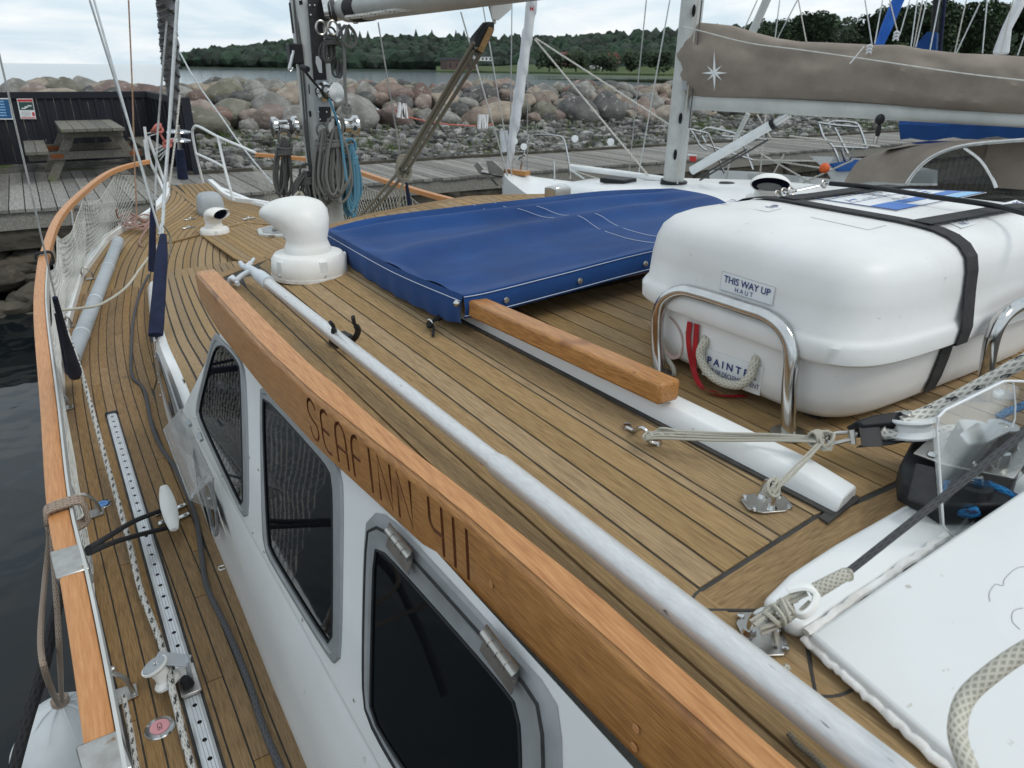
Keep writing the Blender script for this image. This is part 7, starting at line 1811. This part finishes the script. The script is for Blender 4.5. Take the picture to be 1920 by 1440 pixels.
tl = hline([(1270, 84), (1278, 62), (1290, 50), (1312, 42), (1345, 45), (1375, 48), (1420, 62), (1460, 72), (1500, 78), (1560, 80), (1640, 84), (1690, 84), (1730, 92), (1800, 100), (1860, 102), (1920, 106), (2200, 118)])
bl2 = hline([(1268, 182), (1320, 186), (1400, 186), (1500, 187), (1600, 192), (1700, 200), (1800, 208), (1920, 215), (2200, 230)])
rings = []
for x in list(range(1270, 2200, 9)):
    a, b_ = PP(x, tl(x)), PP(x, bl2(x)); c = (a + b_) / 2; hh2 = (a - b_).length / 2; ring = []
    for k in range(36):
        an = 2 * PI * k / 36; v = math.cos(an); u = math.sin(an)
        wprof = .11 + .09 * (1 - v) / 2; tq = min(1, (x - 1266) / 25) ** .5
        f = noise.noise(Vector((x * .011, v * 1.6, u * .6))) * .06 + (abs(noise.noise(Vector((x * .018 + v, v * 3.2 - x * .006, u)))) ** .7) * .022 + noise.noise(Vector((x * .05, v * 6, u))) * .012 + .02 * math.sin(x * .02 + v * 3)
        if x < 1330: f += .012 * math.sin((v * 6 + x * .09) * 2)
        ring.append(c + (a - b_) * .5 * v + N2 * (u * (wprof + f) * tq))
    rings.append(ring)
cov2 = thing('boom_cover', PP(1300, 100), 'taupe boom cover with a white star emblem on the neighbouring yacht', 'sail cover')
MB().loft(rings).build('cover', M['taupe'], cov2, smooth=True)
mb = MB()
for pts in [[(1300, 52), (1340, 62), (1420, 82), (1520, 95), (1640, 112), (1760, 130), (1850, 142), (1940, 152)]]:
    mb.tube(curve([PP(x, y) + N2 * .215 for x, y in pts], 5), .006, 5)
mb.build('seam', M['net'], cov2)
sp0 = PP(1358, 137) + N2 * .245; ux = (PP(1368, 137) - PP(1358, 137)) / 10; uy = (PP(1358, 127) - PP(1358, 137)) / 10
mb = MB()
for k in range(8):
    L0 = [40, 20, 24, 20, 34, 20, 24, 20][k]; a = PI / 2 - k * PI / 4
    tipv = sp0 + ux * math.cos(a) * L0 + uy * math.sin(a) * L0; 
    for s2 in (-1, 1):
        bb = a + s2 * PI / 8 * 1.0; sd2 = sp0 + ux * math.cos(bb) * 6.5 + uy * math.sin(bb) * 6.5
        if s2 == 1 or k % 2 == 0: mb.add([sp0 + N2 * .004, tipv, sd2], [(0, 1, 2)])
        else: mb.add([sp0 + N2 * .002, sp0.lerp(tipv, .95), sp0.lerp(sd2, .55)], [(0, 1, 2)])
mb.build('star_emblem', M['white_paint'], cov2, fix=False)
q0 = PP(1299, 160) + N2 * .2; MB().add([q0 - ux * 4 + uy * 9, q0 + ux * 4 + uy * 9, q0 + ux * 5 - uy * 9, q0 - ux * 3 - uy * 9], [(0, 1, 2, 3)]).build('reflective_patch', M['sticker_line'], cov2)
for x, y, y2 in [(1636, 95, 118), (1686, 70, 84)]:
    mb = MB()
    for k in range(3): c = PP(x + k, y - 6 * k + 4) + N2 * .12; mb.tube([c + Vector((math.cos(a) * .02, math.sin(a) * .02, .01 * math.sin(a * 2))) for a in [2 * PI * i / 8 for i in range(8)]], .009, 5, closed=True)
    tag(mb.build('rope_knot', M['sail_white'], None, smooth=True), f'white knot of the {"left" if x == 1636 else "right"} lazy line on top of the brown cover', 'knot')
tag(MB().tube([PP(1632, 88) + N2 * .2, PP(1609, 120) + N2 * .26], .006, 6).build('line_tail', M['sail_white'], None), 'short rope tail lying on the side of the brown cover', 'rope')
# furled genoa, pulpit, pole, vang
ga, gb = PP(952, 325), PP(1001, -20)
rings = []; 
for i in range(40):
    t = i / 39; p = ga.lerp(gb, t); q = size(lerp(8, 20, min(1, t * 3)), p) / 2
    rings.append([p + Vector((math.cos(a) * q * (1 + .12 * noise.noise(Vector((t * 14, a, 0)))), math.sin(a) * q, .05 * math.sin(a + t * 40))) for a in [2 * PI * k / 14 for k in range(14)]])
g2 = thing('furled_genoa', ga, 'furled white genoa with a small red mark beside the brown cover yacht', 'furled sail')
MB().loft(rings).build('sail', M['sail_white'], g2, smooth=True)
MB().tube([PP(944, 245), PP(948, 285)], size(16, PP(948, 280)) / 2, 12).build('lower_roll', M['sail_white'], g2, smooth=True)
p = PP(997, 16) - Vector((0, 0, 0)) - (PP(997, 16) - CP).normalized() * .09; MB().add([p + ux * -4 + uy * 6, p + ux * 0 + uy * 0, p + ux * 5 + uy * 6, p + ux * 4 - uy * 6, p + ux * -1 - uy * 2, p + ux * -5 - uy * 5], [(0, 1, 5), (1, 2, 3), (1, 3, 4)]).build('red_mark', M['sign_red'], g2, fix=False)
MB().tube([PP(952, 322), PP(950, 345)], .06, 10).build('drum', M['black_plastic'], g2, smooth=True)
p2 = thing('bow_pulpit', PP(1020, 330), 'stainless pulpit hoop on the bow of the yacht with the brown cover', 'pulpit')
for pts in [[(975, 322), (983, 285), (990, 262), (997, 255), (1010, 253), (1045, 255), (1056, 260), (1061, 275), (1068, 315), (1069, 335)], [(960, 318), (970, 300), (985, 290)], [(1038, 302), (1040, 338)], [(1069, 318), (1095, 335)]]:
    MB().tube(curve([PP(*p, .1) for p in pts], 4), .013, 8).build('tube', M['steel'], p2, smooth=True)
for i, (x, y) in enumerate([(982, 275), (965, 265), (1078, 260), (1145, 266)]):
    p = PP(x, y); tag(MB().lathe([(0, 0), (.045, 0), (.045, .01), (0, .012)], p, (-.5, -.8, .1), 14).build('white_disc', M['white_paint'], None), ['second from left small white disc beside the steel pulpit', 'leftmost small white disc beside the steel pulpit', 'small white disc just right of the steel pulpit', 'rightmost small white disc on the slanting cord'][i], 'disc')
an = thing('anchor', PP(920, 320), 'grey steel anchor hanging over the neighbouring bow', 'anchor')
MB().prism([PP(*p, .05) for p in [(890, 310), (897, 303), (910, 318), (930, 345), (938, 352), (925, 340), (900, 325)]], N2 * .02).build('fluke', M['steel_dull'], an, bev=.005)
MB().prism([PP(*p, -.1) for p in [(912, 300), (925, 300), (945, 318), (945, 328), (918, 325)]], N2 * .02).build('fluke', M['steel_dull'], an, bev=.005)
MB().tube([PP(905, 322), PP(945, 330)], .03, 8).build('shank', M['steel_dull'], an)
tag(MB().tube([PP(1070, 313, .2), PP(1165, 325, .25), PP(1258, 338, .2)], size(11, PP(1165, 325)) / 2, 14).build('spinnaker_pole', M['white_paint'], None, smooth=True), 'white pole stowed between the pulpit and the neighbouring mast', 'pole')
vg = thing('kicker_strut', PP(1300, 320), 'white tubular kicker strut rising from the neighbouring mast foot to its boom', 'strut')
MB().tube([PP(1297, 320), PP(1450, 232)], size(17, PP(1380, 270)) / 2, 14).build('outer_tube', M['white_paint'], vg, smooth=True)
MB().tube([PP(1448, 234), PP(1480, 214)], size(13, PP(1460, 225)) / 2, 12).build('inner_tube', M['alu'], vg, smooth=True)
MB().tube([PP(1446, 235), PP(1453, 231)], size(20, PP(1450, 230)) / 2, 12).build('collar', M['black_plastic'], vg)
for k, (a, b_) in enumerate([((1310, 332), (1400, 280)), ((1312, 338), (1440, 262))]): rope('kicker_rope', [PP(*a, .1), PP(*b_, .1)], .012, 'rope_dark', ['upper dark rope below the white kicker strut', 'lower dark rope below the white kicker strut'][k], n=6)
def wr(name, a, b_, off, r_, m, label, cat='rope'): return rope(name, [PP(*a, off), PP(*b_, off)], r_, m, label, cat, n=5)
wr('jib_sheet', (1005, 72), (1262, 238), .15, .012, 'rope_white', 'upper white flecked cord slanting from the furled genoa to the mast')
wr('jib_sheet', (1003, 74), (1238, 356), .2, .012, 'rope_white', 'lower white flecked cord slanting from the furled genoa to the deck')
wr('shroud', (1212, 0), (1176, 358), .9, .008, 'wire', 'left pale shroud crossing in front of the breakwater', 'rigging wire')
wr('shroud', (1256, 0), (1192, 356), .9, .009, 'wire_light', 'right pale shroud crossing in front of the breakwater', 'rigging wire')
wr('baby_stay', (960, 0), (956, 330), .4, .008, 'wire', 'thin wire left of the furled genoa', 'rigging wire')
wr('stay', (991, 0), (988, 350), .9, .007, 'wire', 'thin wire right of the furled genoa', 'rigging wire')
wr('guy', (1070, 318), (1175, 352), .3, .008, 'rope_white', 'thin rope under the stowed white pole')
rr = random.Random(3)
W2 = [((1395, 55), (1420, 0)), ((1458, 72), (1495, 0)), ((1453, 72), (1462, 0)), ((1497, 0), (1512, 78)), ((1622, 0), (1636, 90)), ((1655, 0), (1640, 82)), ((1668, 0), (1685, 68)), ((1706, 0), (1687, 66)), ((1720, 0), (1708, 88)), ((1730, 0), (1713, 88)), ((1738, 0), (1717, 88)), ((1762, 0), (1743, 98)), ((1812, 0), (1790, 100)), ((1838, 5), (1793, 100)), ((1851, 0), (1842, 100)), ((1900, 0), (1876, 102)), ((1925, 55), (1908, 104))]
for i, (a, b_) in enumerate(W2):
    tag(MB().tube([PP(*a, 1.5), PP(*b_, 1.5)], size(2.4, PP(*b_, 1.5)) / 2, 5).build('rigging_line', M['wire_light'] if i % 3 else M['rope_white'], None), f'thin line rising above the brown cover, {["first", "second", "third", "fourth", "fifth", "sixth", "seventh", "eighth", "ninth", "tenth", "eleventh", "twelfth", "thirteenth", "fourteenth", "fifteenth", "sixteenth", "seventeenth"][i]} from the left', 'rigging line', 'thin lines above the brown cover')
tag(MB().tube([PP(1410, 62, 1.2), PP(1442, -10, 1.2)], size(15, PP(1420, 30, 1.2)) / 2, 10).build('grey_strut', M['alu_paint'], None, smooth=True), 'thick grey spar slanting up behind the brown cover', 'spar')
tag(MB().tube([PP(1648, 86, 2), PP(1663, 50, 2), PP(1688, -10, 2)], [size(9, PP(1650, 80, 2)) / 1.2, size(20, PP(1650, 80, 2)) / 2, size(21, PP(1650, 80, 2)) / 2], 12).build('furled_sail', M['sail_blue'], None, smooth=True), 'bright blue furled sail slanting above the brown cover', 'furled sail')
dm = thing('dark_mast', PP(1752, 90, 3), 'navy wrapped mast pair above the right part of the brown cover', 'mast')
MB().tube([PP(1748, 100, 3), PP(1758, -10, 3)], size(13, PP(1750, 50, 3)) / 2, 12).build('spar', M['black_plastic'], dm, smooth=True)
MB().tube([PP(1762, 100, 3.1), PP(1772, -10, 3.1)], size(7, PP(1750, 50, 3)) / 2, 10).build('spar', M['navy'], dm, smooth=True)
MB().prism([PP(*p, 2.9) for p in [(1718, 88), (1742, 60), (1760, 62), (1758, 96), (1740, 98)]], N2 * .1).build('cover', M['blue_canvas'], dm)
ws = thing('white_headsail', PP(1880, 60, 2), 'white furled sail with red mark near the upper right corner', 'furled sail')
MB().prism([PP(*p, 2) for p in [(1862, 103), (1880, 55), (1908, -5), (1930, -5), (1898, 55), (1893, 103)]], N2 * .12).build('sail', M['sail_white'], ws, bev=.03)
# more boats on the right: rails, hull, cover
b3 = thing('moored_boat', PP(1600, 300, 3.2), 'white moored boat with pulpit rails and a blue trimmed deck beyond the brown hood', 'boat')
def P3(x, y): return PP(x, y, 3.2)
MB().prism([P3(*p) for p in [(1512, 290), (1590, 292), (1640, 300), (1700, 312), (1700, 345), (1560, 345), (1545, 318)]], D2 * .4).build('hull', M['gelcoat'], b3, bev=.02)
MB().prism([PP(*p, 3.15) for p in [(1560, 308), (1610, 300), (1650, 305), (1640, 318), (1575, 322)]], D2 * -.05).build('blue_panel', M['print_mid'], b3)
for pts in [[(1536, 232), (1545, 258), (1562, 275), (1575, 305)], [(1556, 240), (1560, 228), (1600, 230), (1612, 240), (1625, 278)], [(1565, 240), (1590, 288)], [(1535, 230), (1570, 235), (1612, 238)], [(1560, 275), (1625, 278)], [(1578, 280), (1585, 305)], [(1600, 278), (1590, 310)]]:
    MB().tube(curve([P3(*p) for p in pts], 4), .016, 6).build('rail_tube', M['steel'], b3, smooth=True)
tag(MB().ball(PP(1546, 315, 2.0), size(19, PP(1546, 315, 2.0)) / 2, 14, 10).build('mooring_buoy', M['orange_buoy'], None, smooth=True), 'small orange ball buoy between the moored boats', 'buoy')
b4 = thing('moored_boat', PP(1350, 300, 2.4), 'boat rails just right of the neighbouring mast below the boom', 'boat')
def P4(x, y): return PP(x, y, 2.4)
for pts in [[(1293, 242), (1300, 250), (1312, 272), (1325, 282)], [(1313, 252), (1320, 242), (1335, 240), (1378, 250), (1388, 258), (1412, 318)], [(1316, 254), (1323, 268)], [(1328, 250), (1344, 290), (1358, 325)], [(1293, 242), (1328, 250)], [(1325, 272), (1412, 300)], [(1355, 255), (1440, 262)]]:
    MB().tube(curve([P4(*p) for p in pts], 4), .014, 6).build('rail_tube', M['steel'], b4, smooth=True)
MB().prism([P4(*p) for p in [(1330, 318), (1420, 322), (1500, 330), (1510, 350), (1330, 345)]], D2 * .6).build('hull', M['gelcoat'], b4, bev=.02)
for k, (a, b_) in enumerate([((1395, 270), (1520, 342)), ((1410, 300), (1530, 302)), ((1440, 300), (1560, 318)), ((1480, 255), (1650, 275)), ((1400, 258), (1600, 268)), ((1420, 215), (1445, 258)), ((1470, 290), (1440, 345)), ((1500, 345), (1600, 300)), ((1378, 252), (1360, 345)), ((1437, 205), (1425, 330))]):
    tag(MB().tube([P4(*a), P4(*b_)], .012, 5).build('mooring_line', M['rope_white'], None), f'thin pale line among the boats below the boom, {["first", "second", "third", "fourth", "fifth", "sixth", "seventh", "eighth", "ninth", "tenth"][k]} counted from the mast', 'rope', 'pale lines below the neighbouring boom')
tag(MB().tube([P4(1505, 195), P4(1490, 222)], .02, 6).build('x', M['wire'], None), 'short dark strut tip under the neighbouring boom', 'strut').name = 'strut_tip'
tag(MB().tube([PP(1403, 213, 1), PP(1378, 262, 1)], size(9, PP(1390, 240, 1)) / 2, 8).build('grey_strut', M['alu_paint'], None, smooth=True), 'dull grey strut slanting below the boom right of the mast', 'spar')
fg = thing('ensign_patch', PP(1300, 296, .5), 'small red and white flag at the foot of the neighbouring mast', 'flag')
MB().prism([PP(*p, .5) for p in [(1293, 292), (1306, 293), (1305, 303), (1294, 302)]], N2 * .01).build('red_field', M['sign_red'], fg); MB().prism([PP(*p, .49) for p in [(1290, 288), (1306, 290), (1306, 293), (1291, 292)]], N2 * .01).build('white_stripe', M['white_paint'], fg)
bc = thing('navy_sail_cover', PP(1800, 240, 2.0), 'navy sail cover hanging behind the brown sprayhood', 'sail cover')
rings = []
for x in range(1690, 2100, 20):
    a, b_ = PP(x, 205 + (x - 1690) * .02, 2.0), PP(x, 262 - (x - 1690) * .02 + 3 * math.sin(x * .08), 2.0); rings.append([a, a.lerp(b_, .5) + N2 * .12, b_ + N2 * (.05 + .02 * math.sin(x)), b_ - N2 * .05, a.lerp(b_, .5) - N2 * .1])
MB().loft(rings).build('cover', M['navy'], bc, smooth=True).data.materials[0] = M['blue_canvas']
blk = thing('hanging_block', PP(1650, 235, -.6), 'black double block hanging below the neighbouring boom', 'block')
MB().ball(PP(1650, 224, -.2), .055, 12, 8, (1.2, .6, .9)).build('shell', M['black_plastic'], blk, smooth=True); MB().ball(PP(1647, 245, -.2), .04, 12, 8, (.7, .6, 1.6)).build('shell', M['black_plastic'], blk, smooth=True); MB().tube([PP(1643, 255, -.2), PP(1641, 270, -.2)], .02, 8).build('shackle', M['steel'], blk)
# sprayhood
hd_ = thing('sprayhood', PP(1700, 330), 'taupe sprayhood with clear side window on the neighbouring yacht', 'sprayhood')
def arch(pts, off): return curve([PP(x, y, off) for x, y in pts], 6)
A0 = arch([(1580, 348), (1592, 325), (1612, 300), (1650, 284), (1700, 275), (1760, 270)], .10)
A1 = arch([(1700, 345), (1712, 322), (1740, 298), (1775, 282), (1820, 272), (1900, 266)], -.35)
A2 = arch([(1862, 350), (1856, 330), (1840, 304), (1815, 282), (1850, 268), (1990, 262)], -.45)
MB().loft([A0, [a.lerp(b_, .5) + Vector((0, 0, .03)) for a, b_ in zip(A0, A1)], A1], caps=False, closed=False).build('front_panel', M['taupe'], hd_, smooth=True)
top = arch([(1690, 273), (1720, 266), (1790, 261), (1860, 262), (1960, 262), (2100, 262)], .45)
MB().loft([arch([(1650, 284), (1700, 274), (1760, 270), (1830, 270), (1900, 267), (1990, 266)], -.1), top], caps=False, closed=False).build('top_panel', M['taupe'], hd_, smooth=True)
MB().prism([PP(*p, -.38) for p in [(1704, 343), (1716, 322), (1742, 298), (1778, 283), (1806, 277), (1835, 300), (1858, 345)]], D2 * .01).build('window', M['hood_window'], hd_)
MB().prism([PP(*p, .15) for p in [(1806, 276), (1850, 268), (2050, 262), (2050, 365), (1868, 352), (1840, 304)]], D2 * .02).build('inner_panel', M['taupe'], hd_)
MB().tube(arch([(1700, 345), (1716, 322), (1742, 298), (1778, 281), (1830, 270), (1920, 262)], -.42), .016, 8).tube(arch([(1808, 277), (1838, 300), (1858, 330), (1868, 352)], -.40), .014, 8).build('frame_tube', M['steel'], hd_, smooth=True)
MB().prism([PP(*p, .05) for p in [(1705, 268), (1740, 264), (1795, 264), (1780, 270), (1740, 273)]], N2 * .01).build('blue_window', M['print_blue'], hd_)
cleat_ = PP(1396, 352, .5); tag(MB().lathe([(0, 0), (.10, 0), (.09, .05), (0, .06)], PP(1362, 350, .3), (0, 0, 1), 14).build('deck_winch', M['black_dull'], None, smooth=True), 'black round deck winch on the neighbouring coachroof', 'winch')
